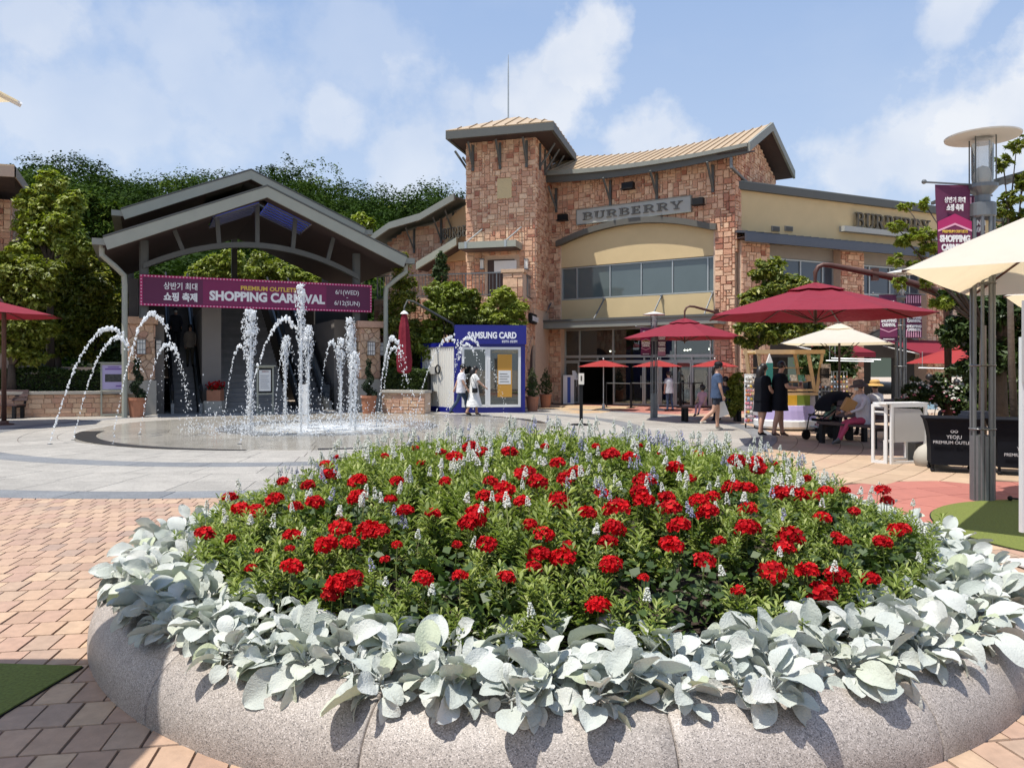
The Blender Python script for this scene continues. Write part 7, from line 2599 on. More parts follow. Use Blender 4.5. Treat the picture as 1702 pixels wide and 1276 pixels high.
def hedge(label, a, b, h, dep, z0, n, mat=leaf_c, size=.045):
    t = thing('hedge', label, 'hedge', (a + b) / 2)
    L = (b - a).length; u = (b - a).normalized(); w = Vector((-u.y, u.x, 0))
    s = NR.random(n) * L; q = (NR.random(n) - .5) * dep
    top = NR.random(n) < .55
    z = np.where(top, h + NR.normal(size=n) * .05 + .07 * np.sin(s * 2.1), NR.random(n) * h)
    q = np.where(top, q, -dep / 2 + np.abs(NR.normal(size=n)) * .06)
    c_ = np.array(a)[None, :] + s[:, None] * np.array(u)[None, :] + q[:, None] * np.array(w)[None, :]
    c_[:, 2] = z0 + z
    u_, v_ = leaf_axes(n, size, .5, .4)
    o = bpy.data.objects.new('foliage', leaf_mesh('foliage', c_ - np.array(t.location), u_, v_, mat)); COL.objects.link(o); o.parent = t; o['kind'] = 'stuff'
    mb = MB(); A, B = a + w * (-dep / 2 + .08), b + w * (-dep / 2 + .08)
    mb.slab3([A, B, B + Vector((0, 0, h - .1)), A + Vector((0, 0, h - .1))], w * (dep - .16)); mb.build('branches', M('dark_twigs', (.015, .018, .008), .9), t)


hedge('long shaded hedge above the left garden wall', Vector((-19.5, 24.8, .62)), Vector((-12.75, 26.3, .62)), .85, 1.1, .62, 15000)
hedge('short hedge above the right garden wall', Vector((-4.6, 28.2, .62)), Vector((-3.0, 28.0, .62)), .8, .9, .62, 5000)

# slatted roof of a pavilion showing behind the tall lamp post
t = thing('pergola', 'dark slatted pergola roof behind the tall lamp post', 'pergola', (P(1650, 300, 21).x, 21, 0))
for k in range(4):
    A, B = P(1594, 327 - 2 * k, 21 + .55 * k), P(1760, 280 - 2 * k, 22.5 + .55 * k)
    mb = MB(); mb.slab3([A, B, B + Vector((0, 0, .12)), A + Vector((0, 0, .12))], (0, .16, 0)); mb.build('beam', dk_metal, t)
for k in range(7):
    A = P(1600 + 26 * k, 318 - 7 * k, 21 + .2 * k)
    mb = MB(); mb.slab3([A, A + Vector((.08, 0, 0)), A + Vector((.3, 2.0, .05)), A + Vector((.22, 2.0, .05))], (0, 0, .09)); mb.build('slat', dk_metal, t)
mb = MB(); q = P(1745, 300, 23); mb.box((q.x, 23, 0), (q.x + .2, 23.2, q.z)); mb.build('post', dk_metal, t)

# ------------------------------------------------------------------ gift cart
cd = 19.6
cx0, cx1 = P(1262, 600, cd).x, P(1364, 600, cd).x
CP = Plane((cx0, cd), (cx1, cd + .1))
cart = thing('gift_cart', 'wooden gift cart with a pitched frame, yellow and green cloths and cards', 'cart', CP.pt(.8, 0, -.4))
W_ = CP.len
ZC = lambda y: P(0, y, cd).z
for (ub, ut) in ((.12, -.02), (W_ - .1, W_ - .28)):
    for dz_ in (0.0, -.8):
        mb = MB(CP.mat); mb.slab3([(ub - .04, ZC(652), dz_), (ub + .04, ZC(652), dz_), (ut + .04, ZC(584), dz_), (ut - .04, ZC(584), dz_)], (0, 0, -.05)); mb.build('post', wood_lt, cart)
mb = MB(CP.mat); mb.slab3([(W_ - .1, ZC(652), .02), (W_ - .03, ZC(652), .02), (W_ + .12, ZC(588), .02), (W_ + .05, ZC(588), .02)], (0, 0, -.04)); mb.build('brace', wood_lt, cart)
mb = MB(CP.mat); mb.slab3([(-.32, ZC(620), .02), (-.25, ZC(620), .02), (-.33, ZC(580), .02), (-.40, ZC(580), .02)], (0, 0, -.04)); mb.build('brace', wood_lt, cart)
for dz_ in (.03, -.83):
    mb = MB(CP.mat); mb.box((-.10, ZC(588), dz_ - .05), (W_ + .14, ZC(581), dz_ + .02)); mb.build('beam', wood_lt, cart)
mb = MB(CP.mat); mb.slab3([(-.10, ZC(583), .0), (W_ + .12, ZC(583), .0), (W_ + .12, ZC(586), -.85), (-.10, ZC(586), -.85)], (0, .015, 0)); mb.build('roof_cloth', cream_fab, cart)
for (y0_, y1_, dep_) in ((636, 634, -.3), (612, 610.5, -.6), (650, 647, 0.0)):
    mb = MB(CP.mat); mb.box((.05, ZC(y0_), dep_ - .28), (W_ - .15, ZC(y1_), dep_)); mb.build('shelf', wood_lt, cart)
for k in range(5):
    u = .15 + k * .28
    mb = MB(CP.mat); mb.tube([(u, ZC(647), -.3), (u, ZC(636), -.3)], .01, 5); mb.build('spindle', wood_lt, cart)
for k, (c_, nm) in enumerate((((.62, .55, .42), 'a'), ((.10, .28, .20), 'b'), ((.65, .62, .55), 'c'), ((.08, .25, .18), 'd'), ((.55, .35, .2), 'e'))):
    t = MB(CP.mat); u = .52 + k * .20; t.slab3([(u, ZC(634) + .002, -.20), (u + .17, ZC(634) + .002, -.20), (u + .17, ZC(623), -.26), (u, ZC(623), -.26)], (0, 0, -.01)); o = t.build('picture_card', M('card_' + nm, c_, .6, noise=.8, nscale=16), None, loc=CP.pt(u, ZC(634), -.2))
    tag(o, ('cream picture card at the left of the cart shelf', 'dark green picture card second on the cart shelf', 'off white picture card in the middle of the cart shelf', 'deep green picture card fourth on the cart shelf', 'tan picture card at the right of the cart shelf')[k], 'card', 'picture cards on the cart shelf')
mb = MB(CP.mat); mb.box((.0, ZC(657), -.7), (W_ - .05, ZC(653), .05)); mb.build('counter', wood_lt, cart)
mb = MB(CP.mat); mb.box((.05, .35, -.65), (W_ - .1, ZC(657), .0)); mb.build('body', M('cart_body', (.45, .42, .44), .7, noise=.1), cart)
mb = MB(CP.mat)
mb.prism([(.58, ZC(656.8)), (.96, ZC(656.8)), (.96, ZC(682)), (.78, ZC(685)), (.58, ZC(683))], .052, .065); mb.build('yellow_cloth', M('yellow_cloth', (.62, .36, .02), .85, noise=.12, nscale=7), cart)
mb = MB(CP.mat); mb.prism([(.965, ZC(656.8)), (1.30, ZC(656.8)), (1.30, ZC(690)), (.98, ZC(691))], .056, .07); mb.build('green_cloth', M('green_cloth', (.16, .22, .02), .85, noise=.12, nscale=7), cart)
mb = MB(CP.mat @ Matrix.Translation((W_ * .52, 0, -.3)) @ Matrix.Rotation(-math.pi / 2, 4, 'X'))
mb.lathe([(.74, .04), (.80, .10), (.80, .24), (.76, .27)], 28); mb.build('tub_rim', white, cart)
mb = MB(CP.mat @ Matrix.Translation((W_ * .52, 0, -.3)) @ Matrix.Rotation(-math.pi / 2, 4, 'X')); mb.lathe([(.75, .27), (.70, .50), (.66, .62)], 28); mb.build('tub_side', M('lilac_tub', (.36, .30, .52), .7), cart)
for k, (px, py) in enumerate(((1369, 613), (1369, 633), (1367, 620))):
    u, z = CP.uv(px + 2, py)
    t = MB(CP.mat); t.box((u - .12, z - .13, .05), (u + .12, z + .13, .065)); o = t.build('picture_card', M('card_pale', (.5, .42, .36), .6, noise=.9, nscale=16) if k != 2 else black, None, loc=CP.pt(u, z, .05))
    tag(o, ('upper pale print hanging at the right post of the cart', 'lower pale print hanging at the right post of the cart', 'dark print between the two pale ones at the right post of the cart')[k], 'print', 'prints hung on the cart post')
# teal bottle-shaped sign at the left post
t = thing('tower_sign', 'teal and white tower shaped sign at the left post of the gift cart', 'sign', CP.pt(.18, ZC(650), .1))
mb = MB(CP.mat); u = CP.uv(1276, 600)[0]; mb.prism([(u - .08, ZC(648)), (u + .08, ZC(648)), (u + .08, ZC(603)), (u - .08, ZC(603))], .08, .14); mb.build('body', M('teal', (.03, .20, .17), .6), t)
mb = MB(CP.mat); mb.prism([(u - .08, ZC(603)), (u + .08, ZC(603)), (u, ZC(588))], .08, .14); mb.build('point', white, t)
# rack of trinkets
rg = G(1247, 711)
rack = thing('trinket_rack', 'tall white rack packed with colourful hanging trinkets beside the gift cart', 'rack', rg)
mb = MB(); mb.box((-.14, -.05, .12), (.14, .05, 1.42)); mb.build('board', white, rack, local=True)
mb = MB(); mb.tube([(-.12, 0, 0), (-.12, 0, .2)], .02, 6); mb.tube([(.12, 0, 0), (.12, 0, .2)], .02, 6); mb.build('feet', black, rack, local=True)['kind'] = 'stuff'
tm = [M('trinket_%s' % n_, c_, .6) for n_, c_ in (('white', (.7, .7, .68)), ('pink', (.65, .22, .28)), ('blue', (.35, .45, .62)), ('yellow', (.62, .45, .08)), ('dark', (.05, .05, .07)), ('orange', (.6, .2, .08)), ('rose', (.7, .45, .5)))]
for r_ in range(11):
    for c in range(5):
        z = .2 + r_ * .112; x = -.13 + c * .065
        w_ = 0 if z > 1.1 else R.random()
        m_ = tm[0 if z > 1.2 and R.random() < .7 else R.randrange(7)] if z > .7 else tm[R.choice((1, 3, 5, 6, 0, 1, 4))]
        mb = MB(); mb.ball((x + R.uniform(-.01, .01), -.075, z), R.uniform(.026, .045), 6, 4, (1, .6, R.uniform(.8, 1.4)), jit=.4); mb.build('trinket', m_, rack, local=True)
# wire panels of charms right of the parasol pole
t0 = CP.uv(1378, 600)[0]
for k, (px, lab) in enumerate(((1378, 'left wire panel of small charms behind the seated woman'), (1404, 'right wire panel of small charms behind the seated woman'))):
    u = CP.uv(px, 600)[0]
    t = thing('charm_panel', lab, 'display', CP.pt(u, 0, -.6), 'wire panels of charms')
    mb = MB(CP.mat)
    for x in np.linspace(u, u + .36, 5): mb.box((x, .2, -.61), (x + .012, ZC(617), -.59))
    for z in np.linspace(.3, ZC(618), 8): mb.box((u, z, -.612), (u + .37, z + .012, -.588))
    mb.build('wire_grid', alu, t)
    for r_ in range(6):
        for c in range(5):
            mb = MB(CP.mat); mb.ball((u + .02 + c * .082, ZC(620) - .11 - r_ * .13, -.56), .026, 6, 4, (1, 1.3, .6), jit=.4); mb.build('charm', tm[R.choice((0, 6, 2, 3, 4, 5))], t)
tube_m = bpy.data.materials.new('lit_tube'); tube_m.use_nodes = True
tube_m.node_tree.nodes['Principled BSDF'].inputs['Emission Color'].default_value = (1, 1, 1, 1)
tube_m.node_tree.nodes['Principled BSDF'].inputs['Emission Strength'].default_value = 1.5
# light tubes and charms under the crimson awning
for k, (a, b, lab) in enumerate((((1382, 595), (1464, 597.5), 'upper white strip light under the crimson awning'), ((1373, 599), (1452, 600.5), 'lower white strip light under the crimson awning'), ((1527, 611), (1572, 612), 'short white strip light right of the bent post'))):
    A, B = P(*a, 21.5), P(*b, 21.5)
    mb = MB(); mb.tube([A, B], .011, 6); o = mb.build('strip_light', tube_m, None, loc=A); tag(o, lab, 'light', 'strip lights of the stalls')
    mb = MB(); mb.tube([A + Vector((.1, 0, 0)), A + Vector((.1, 0, .45))], .008, 4); w = mb.build('hanger', alu, o)

# ------------------------------------------------------------------ people
def limb(a, b, ang_f, L, side=0.0):
    return None


def person(label, x, y, yaw, H=1.70, legs=((.0, .0), (.0, .0)), arms=((.1, .2), (-.1, .1)), lean=0.0, sit=None, cols=None, build=1.0, sleeves='short', pants='long', hairstyle='short', head_turn=0.0,
           shirt=True, hem=.80, skirt=None, mask=False, hat=None, shoe=None, stoop=0.0, armout=.05, group=None, z=0.0, kidhead=1.0):
    """a figure in local axes: +X is the way it faces, +Y its left. legs/arms: (upper, lower) swing angles in radians, forward positive"""
    k = H / 1.70
    cols = cols or {}
    t = thing('person', label, 'person', (x, y, z), group, rz=yaw)
    hip = Vector((0, 0, 0))
    J = {}
    th_, sh_ = .425, .415
    foot = []
    for s, (a, b) in zip((1, -1), legs):
        kn = Vector((math.sin(a) * th_, .092 * s, -math.cos(a) * th_))
        an = kn + Vector((math.sin(b) * sh_, .0, -math.cos(b) * sh_))
        foot.append((kn, an, b))
    low = min(f[1].z for f in foot)
    pz = (-low + .075) if sit is None else sit
    base = Vector((0, 0, pz))
    sl = math.sin(lean); cl_ = math.cos(lean)
    def tor(h, fwd=0.0, sd=0.0): return base + Vector((sl * h + cl_ * fwd, sd, cl_ * h - sl * fwd))
    V_, E_, Rr, bone = [], [], [], []
    def add(p, r): V_.append(Vector(p)); Rr.append(r); return len(V_) - 1
    def edge(a, b, nm): E_.append((a, b)); bone.append(nm)
    B = build
    pel = add(tor(0), (.115 * B, .115 * B)); wa = add(tor(.20), (.105 * B, .105 * B)); ch = add(tor(.40), (.125 * B, .12 * B)); nb = add(tor(.52), (.062, .062)); nt_ = add(tor(.58, .01), (.05, .05))
    hc = [tor(.645, .025), tor(.70, .035), tor(.755, .02)]
    h1 = add(hc[0], (.068 * kidhead, .066 * kidhead)); h2 = add(hc[1], (.088 * kidhead, .078 * kidhead)); h3 = add(hc[2], (.066 * kidhead, .06 * kidhead))
    edge(pel, wa, 'torso'); edge(wa, ch, 'torso'); edge(ch, nb, 'torso'); edge(nb, nt_, 'neck'); edge(nt_, h1, 'head'); edge(h1, h2, 'head'); edge(h2, h3, 'head')
    hands = []
    for s, (a, b) in zip((1, -1), arms):
        shd = add(tor(.475, 0, .165 * s * (.85 + .15 * B)), (.055 * B, .055 * B))
        el_p = V_[shd] + Vector((math.sin(a) * .28, armout * s, -math.cos(a) * .28)); el = add(el_p, (.041 * B, .041 * B))
        wr_p = el_p + Vector((math.sin(b) * .245, -.02 * s, -math.cos(b) * .245)); wr = add(wr_p, (.027, .026))
        hd_p = wr_p + Vector((math.sin(b) * .075, 0, -math.cos(b) * .075)); hd = add(hd_p, (.034, .018))
        edge(ch, shd, 'torso'); edge(shd, el, 'uarm'); edge(el, wr, 'farm'); edge(wr, hd, 'hand')
        hands.append((wr_p, hd_p, b, s))
    feet = []
    for s, (kn, an, b) in zip((1, -1), foot):
        hp = add(base + Vector((0, .088 * s, -.03)), (.092 * B, .092 * B))
        m1 = add(base + kn * .5 + Vector((0, .05 * s, -.01)), (.082 * B, .08 * B))
        kk = add(base + kn, (.056 * B, .056 * B)); cf = add(base + kn.lerp(an, .38) + Vector((-.012, 0, 0)), (.054 * B, .052 * B)); aa = add(base + an, (.036, .036))
        pitch = b * .55 if sit is None else 0
        pitch = max(-.9, min(.5, -pitch))
        hl = add(base + an + Vector((-.035, 0, -.04)), (.033, .03)); te = add(base + an + Vector((.15 * math.cos(pitch), .012 * s, -.05 + .15 * math.sin(pitch) * .8)), (.034, .022))
        edge(pel, hp, 'hip'); edge(hp, m1, 'thigh'); edge(m1, kk, 'thigh'); edge(kk, cf, 'shin'); edge(cf, aa, 'shin'); edge(aa, hl, 'foot'); edge(aa, te, 'foot')
        feet.append(base + an)
    me = bpy.data.meshes.new('body_cage')
    me.from_pydata([v * k for v in V_], E_, [])
    ob = bpy.data.objects.new('body_cage', me); COL.objects.link(ob)
    md = ob.modifiers.new('skin', 'SKIN'); md.use_smooth_shade = True
    sv = me.skin_vertices[0].data
    for i, r_ in enumerate(Rr):
        sv[i].radius = (r_[0] * k, r_[1] * k)
    sv[0].use_root = True
    m2 = ob.modifiers.new('sub', 'SUBSURF'); m2.levels = 2; m2.render_levels = 2
    bpy.context.view_layer.update()
    dg = bpy.context.evaluated_depsgraph_get()
    bm_me = bpy.data.meshes.new_from_object(ob.evaluated_get(dg))
    bpy.data.objects.remove(ob)
    bm_me.name = 'body'
    body = bpy.data.objects.new('body', bm_me); COL.objects.link(body); body.parent = t
    sk = cols.get('skin', skin); shm = cols.get('shirt', white); pm = cols.get('pants', M('jeans', (.035, .06, .11), .85, noise=.15)); sm = shoe or black
    bm_me.materials.clear()
    for m_ in (sk, shm, pm, sm, hair): bm_me.materials.append(m_)
    seg = [(V_[a] * k, V_[b] * k, n_) for (a, b), n_ in zip(E_, bone)]
    for p in bm_me.polygons:
        c = p.center
        best, bn, bt_ = 9, 'torso', 0
        for a, b, n_ in seg:
            ab = b - a; tt = max(0, min(1, (c - a).dot(ab) / ab.length_squared)); dd = (c - (a + ab * tt)).length
            if dd < best: best, bn, bt_ = dd, n_, tt
        mi = 0
        if bn in ('torso',): mi = 1
        elif bn == 'hip': mi = 2
        elif bn == 'thigh': mi = 2 if (pants in ('long', 'mid') or (pants == 'short' and c.z > (base.z * k - .26 * k) ) ) else 0
        elif bn == 'shin': mi = 2 if pants == 'long' else 0
        elif bn == 'foot': mi = 3
        elif bn == 'uarm': mi = 1 if sleeves == 'long' or bt_ < .62 else 0
        elif bn == 'farm': mi = 1 if sleeves == 'long' else 0
        p.material_index = mi
    # fingers and thumb, nose and ears belong to the same mesh
    bm = bmesh.new(); bm.from_mesh(bm_me)
    ex = MB()
    for (w_, h_, b, s) in hands:
        f = Vector((math.sin(b), 0, -math.cos(b)))
        ac = Vector((math.cos(b), 0, math.sin(b)))
        for q, L in ((-.024, .055), (-.008, .062), (.008, .060), (.022, .048)):
            p0 = h_ + ac * q * 1.0 - f * .01
            ex.tube([p0 * k, (p0 + f * L * .55 + Vector((0, -s * .004, 0))) * k, (p0 + f * L + Vector((0, -s * .016, 0))) * k], [.0085 * k, .0075 * k, .006 * k], 5)
        p0 = w_ + f * .02 + ac * .022
        ex.tube([p0 * k, (p0 + f * .03 + ac * .02) * k, (p0 + f * .058 + ac * .026) * k], [.009 * k, .0085 * k, .007 * k], 5)
    hcv = V_[h2] * k; r0 = .085 * k * kidhead
    fx = Vector((cl_, 0, -sl)); up = Vector((sl, 0, cl_))
    ex.ball(hcv + fx * (r0 * 1.08) - up * .012 * k, .013 * k, 6, 4, (1.2, .8, 1.4))
    for s in (1, -1):
        ex.ball(hcv + Vector((0, s * r0 * .93, -.005 * k)), .016 * k, 6, 4, (.7, .5, 1.3))
    nb_ = len(bm.verts)
    vs = [bm.verts.new(v) for v in ex.v]
    for fc in ex.f:
        try:
            q = bm.faces.new([vs[i] for i in fc]); q.material_index = 0; q.smooth = True
        except ValueError:
            pass
    bm.to_mesh(bm_me); bm.free()
    # eyes and mouth
    fm = MB()
    for s in (1, -1):
        fm.ball(hcv + fx * (r0 * .93) + Vector((0, s * .028 * k, .012 * k)), .009 * k, 6, 4, (.6, 1.4, .8))
    if not mask:
        fm.ball(hcv + fx * (r0 * .90) - up * .045 * k, .010 * k, 6, 4, (.5, 2.0, .5))
    fm.build('eyes', M('face_dark', (.06, .02, .02), .5), t, local=True)['kind'] = 'stuff'
    if mask:
        mk = MB(); mk.ball(hcv + fx * (r0 * .62) - up * .036 * k, .060 * k, 10, 6, (.78, .92, .85)); mk.build('face_mask', mask if not isinstance(mask, bool) else white, t, local=True, smooth=True)
    # loose garment shells
    def shell(rows_, m_, nm, folds=.012, nseg=22):
        g_ = MB()
        rr_ = []
        for (p, rx, ry) in rows_:
            rr_.append([g_.pt((p + Vector((rx * math.cos(2 * math.pi * q / nseg) * (1 + folds * 6 * math.sin(q * 2.3 + p.z * 9) * .25), ry * math.sin(2 * math.pi * q / nseg), 0))) * k) for q in range(nseg)])
        for i in range(len(rr_) - 1):
            for q in range(nseg):
                g_.face([rr_[i][q], rr_[i][(q + 1) % nseg], rr_[i + 1][(q + 1) % nseg], rr_[i + 1][q]])
        return g_.build(nm, m_, t, local=True, smooth=True)
    if shirt:
        bz = tor(hem - .93)
        shell([(tor(.535), .05, .075), (tor(.51), .085 * B, .15 * B), (tor(.46), .125 * B, .195 * B), (tor(.36), .145 * B, .20 * B), (tor(.18), .135 * B, .185 * B), (tor(.05), .145 * B, .195 * B), (bz, .155 * B, .205 * B)], shm, 'shirt')
    if skirt:
        z0_, zr, wd, m_ = skirt
        rows_ = []
        for i in range(7):
            f = i / 6
            p = tor(.16 - (.16 + (.93 - z0_)) * f)
            rows_.append((p + Vector((zr * f, 0, 0)), .125 * B + wd * f ** 1.3, .17 * B + wd * .8 * f))
        shell(rows_, m_, 'skirt', .05, 28)
    if sleeves in ('short',) and shirt:
        for s, (a, b) in zip((1, -1), arms):
            st = tor(.485, 0, .15 * s * (.85 + .15 * B)); d_ = Vector((math.sin(a), armout * s * 3, -math.cos(a))).normalized()
            g_ = MB(); g_.tube([st * k, (st + d_ * .08) * k, (st + d_ * .20) * k], [.062 * k * B, .066 * k * B, .070 * k * B], 12, cap=False); g_.build('sleeve', shm, t, local=True, smooth=True)
    # hair
    hr = cols.get('hair', hair)
    hb = MB()
    hb.ball(hcv - fx * .018 * k + up * .022 * k, r0 * 1.13, 14, 9, (1.0, .96, 1.03), jit=.03)
    if hairstyle in ('long', 'pony'):
        L = .34 if hairstyle == 'long' else .26
        q0 = hcv - fx * .075 * k
        if hairstyle == 'long':
            hb.tube([q0 + up * .04 * k, q0 - fx * .02 * k - up * .10 * k, q0 - fx * .03 * k - up * .22 * k, q0 - fx * .03 * k - up * L * k], [.07 * k, .085 * k, .075 * k, .03 * k], 10, flat=1.25)
        else:
            hb.tube([q0 + up * .02 * k, q0 - fx * .05 * k - up * .03 * k, q0 - fx * .07 * k - up * .15 * k, q0 - fx * .05 * k - up * L * k], [.035 * k, .045 * k, .04 * k, .015 * k], 8)
    hb.build('hair', hr, t, local=True, smooth=True)
    if hat:
        kind_, m_ = hat
        g_ = MB(Matrix.Translation(hcv + up * .045 * k - fx * .01 * k) @ Matrix.Rotation(lean + head_turn, 4, 'Y'))
        if kind_ == 'brim':
            g_.lathe([(.20 * k, -.045 * k), (.165 * k, -.012 * k), (.112 * k, .0), (.112 * k, .055 * k), (.085 * k, .095 * k), (.01, .105 * k)], 20)
        else:
            g_.lathe([(.106 * k, -.02 * k), (.108 * k, .03 * k), (.085 * k, .075 * k), (.01, .095 * k)], 16)
            if kind_ == 'cap':
                g_.slab3([(.06 * k, -.07 * k, -.018 * k), (.19 * k, -.045 * k, -.035 * k), (.205 * k, 0, -.036 * k), (.19 * k, .045 * k, -.035 * k), (.06 * k, .07 * k, -.018 * k)], (0, 0, .012 * k))
        g_.build('hat', m_, t, local=True, smooth=False)
    return t, k, tor


jeans = M('jeans', (.035, .06, .11), .85, noise=.15)
c_ = lambda n_, col: M(n_, col, .85, noise=.10, nscale=9, bump=.025, bscale=11)
q = G(766, 690.5)
t, k, tor = person('man in a white tee and blue jeans walking past the blue kiosk', q.x, q.y, .12, 1.72, legs=((.42, .10), (-.28, -.62)), arms=((-.5, -.35), (.15, .55)), lean=.06, cols={'shirt': c_('pale_tee', (.68, .67, .70)), 'pants': jeans})
q = G(787, 691)
white_dress = c_('white_dress', (.74, .73, .70))
t, k, tor = person('woman in a long white dress with a small black bag walking past the blue kiosk', q.x, q.y + .15, .18, 1.63, legs=((.25, .02), (-.2, -.45)), arms=((-.2, -.1), (.55, .9)), lean=.05,
                   cols={'shirt': white_dress, 'pants': skin}, pants='none', hairstyle='long', skirt=(.34, .04, .16, white_dress), shoe=M('brown_sandal', (.12, .07, .05)))
bt_ = thing('handbag', 'little black crossbody bag on the woman in the white dress', 'bag', (q.x + .05, q.y - .05, .78))
mb = MB(); mb.box((-.09, -.08, -.02), (.09, -.02, .13)); mb.build('pouch', black, bt_, local=True)
mb = MB(); mb.tube([(.07, -.06, .12), (-.02, -.14, .35), (-.12, -.10, .58)], .008, 5); mb.tube([(-.08, -.04, .12), (-.14, .0, .35), (-.12, -.10, .58)], .008, 5); mb.build('strap', black, bt_, local=True)
# on the left escalator
e1 = SB.pt(1.25, 0, -.5 - .36 * 11 + .15); e2 = SB.pt(1.72, 0, -.5 - .36 * 8 + .15)
fw = math.atan2(-.9, .43)
person('person in dark clothes and a mask higher up on the left escalator', e1.x, e1.y, fw, 1.72, arms=((.2, .9), (.2, .9)), cols={'shirt': c_('ink_shirt', (.02, .022, .03)), 'pants': c_('ink_shirt', (.02, .022, .03))}, mask=True, z=2.2, sleeves='long')
person('person in an open beige jacket lower down on the left escalator', e2.x, e2.y, fw, 1.62, arms=((.1, .5), (-.05, .2)), cols={'shirt': c_('beige_jacket', (.26, .22, .18)), 'pants': c_('olive_trousers', (.07, .06, .04))}, hairstyle='long', z=1.6, sleeves='long')
# navy tee woman
q = G(1191, 715)
person('woman in a navy tee, shorts and black cap striding past the gift cart', q.x, q.y, -.05, 1.70, legs=((.12, -.02), (-.22, -.85)), arms=((-.10, .0), (.10, .30)), lean=.03, cols={'shirt': c_('navy_tee', (.045, .075, .14)), 'pants': c_('dark_shorts', (.02, .025, .04))},
       pants='short', hairstyle='pony', hem=.84, hat=('cap', black), mask=M('grey_mask', (.45, .42, .38)), shoe=M('pale_sandal', (.55, .50, .42)), build=1.0)
t = thing('tote_bag', 'white shopping bag carried by the woman in the navy tee', 'bag', (q.x + .20, q.y + .12, .35))
mb = MB(Matrix.Rotation(-.35, 4, 'Y')); mb.box((-.13, -.05, .0), (.15, .05, .36)); mb.build('bag', white, t, local=True)
mb = MB(); mb.tube([(-.12, 0, .36), (-.14, 0, .55), (-.05, 0, .58), (.0, 0, .40)], .008, 5); mb.build('handle', black, t, local=True)
q = G(1150, 694)
person('man in a pale striped shirt and jeans standing near the shop doors', q.x, q.y + 3.5, 2.2, 1.42, legs=((.05, .0), (-.05, -.25)), arms=((.1, .2), (.15, .5)), cols={'shirt': c_('grey_shirt', (.42, .42, .44)), 'pants': jeans}, lean=.05)
q = G(1168, 704)
bb = G(1185, 701)
person('little child in a pink blouse and pink hat sitting on the backless bench', P(1168, 690, bb.y + .1).x, bb.y + .1, -2.3, 1.12, legs=((1.5, .35), (1.4, .2)), arms=((.4, .6), (.3, .9)), sit=.80, cols={'shirt': c_('pink_blouse', (.48, .26, .30)), 'pants': c_('pink_blouse', (.48, .26, .30))},
       hat=('bonnet', c_('pink_hat', (.62, .36, .36))), kidhead=1.45, hem=.84, z=-.0)
person('dark shirted adult sitting with his back turned behind the woman in the navy tee', P(1208, 690, bb.y + .2).x, bb.y + .3, 1.9, 1.70, legs=((1.4, .1), (1.4, .1)), arms=((.3, .8), (.3, .8)), sit=.52, cols={'shirt': c_('midnight_tee', (.02, .025, .045)), 'pants': c_('midnight_tee', (.02, .025, .045))})
# two shoppers in black at the cart
q = G(1270, 725.5)
person('stout shopper in a black dress with long dark hair before the gift cart', q.x, q.y + .1, .25, 1.66, legs=((.05, .0), (-.12, -.2)), arms=((.1, .5), (.2, .9)), cols={'shirt': black_cloth, 'pants': skin}, pants='none', hairstyle='long', hem=.86, skirt=(.60, .0, .05, black_cloth), build=1.22, shoe=black)
q = G(1293, 725)
person('shopper in a black tee and shorts holding a drink in front of the gift cart', q.x, q.y - .1, -.05, 1.72, legs=((.14, .08), (-.16, -.22)), arms=((.25, 1.45), (.35, 1.55)), cols={'shirt': black_cloth, 'pants': black_cloth}, pants='short', hairstyle='short', hem=.80, build=1.2, lean=.04,
       shoe=M('brown_sandal', (.12, .07, .05)), skirt=(.62, .0, .05, black_cloth))
t = thing('drink_cup', 'tall plastic cup of iced drink held by the shopper in black', 'cup', (q.x + .46, q.y - .18, 1.13))
mb = MB(); mb.lathe([(.030, 0), (.042, .13)], 12); mb.build('cup', M('drink', (.20, .08, .06), .2), t, local=True, smooth=True)
mb = MB(); mb.lathe([(.044, .13), (.040, .145), (.02, .15)], 12); mb.tube([(0, 0, .15), (.01, 0, .22)], .004, 5); mb.build('lid', white, t, local=True)
# seated women
q = G(1418, 742)
pos = P(1431, 690, 15.9)
person('woman in a white shirt, mask and pink trousers sitting on the bench and looking down', pos.x, 15.75, math.pi + .15, 1.64, legs=((1.42, .52), (1.38, .30)), arms=((.55, 1.25), (.5, 1.2)), lean=.14, sit=.56, cols={'shirt': c_('lilac_white_shirt', (.62, .62, .68)), 'pants': c_('pink_trousers', (.50, .07, .14))},
       sleeves='long', hairstyle='short', hem=.76, mask=True, hat=('brim', c_('grey_hat', (.10, .09, .085))), shoe=M('grey_trainer', (.12, .13, .13)))
pos = P(1459, 690, 17.2)
person('woman in a straw hat and white top seated with her back turned', pos.x, 17.3, 1.9, 1.62, legs=((1.45, .2), (1.45, .1)), arms=((.4, 1.0), (.4, 1.0)), sit=.54, cols={'shirt': c_('cream_top', (.70, .68, .64)), 'pants': black_cloth}, hairstyle='short', hat=('brim', c_('straw_hat', (.52, .32, .10))))
pos = P(1545, 600, 20.5)
person('person in a pale blue tee seated behind the bent parasol post', pos.x, 20.5, 1.7, 1.68, legs=((1.4, .1), (1.4, .1)), arms=((.5, 1.2), (.5, 1.2)), sit=.62, cols={'shirt': c_('sky_tee', (.35, .55, .66)), 'pants': black_cloth})
pos = P(1592, 600, 19.5)
person('dark haired person with a striped white bag behind the bushes', pos.x, 19.5, 2.6, 1.60, legs=((1.4, .1), (1.4, .1)), arms=((.2, .6), (.2, .6)), sit=.56, cols={'shirt': c_('striped_white', (.6, .58, .56)), 'pants': black_cloth}, hairstyle='long', build=1.15)
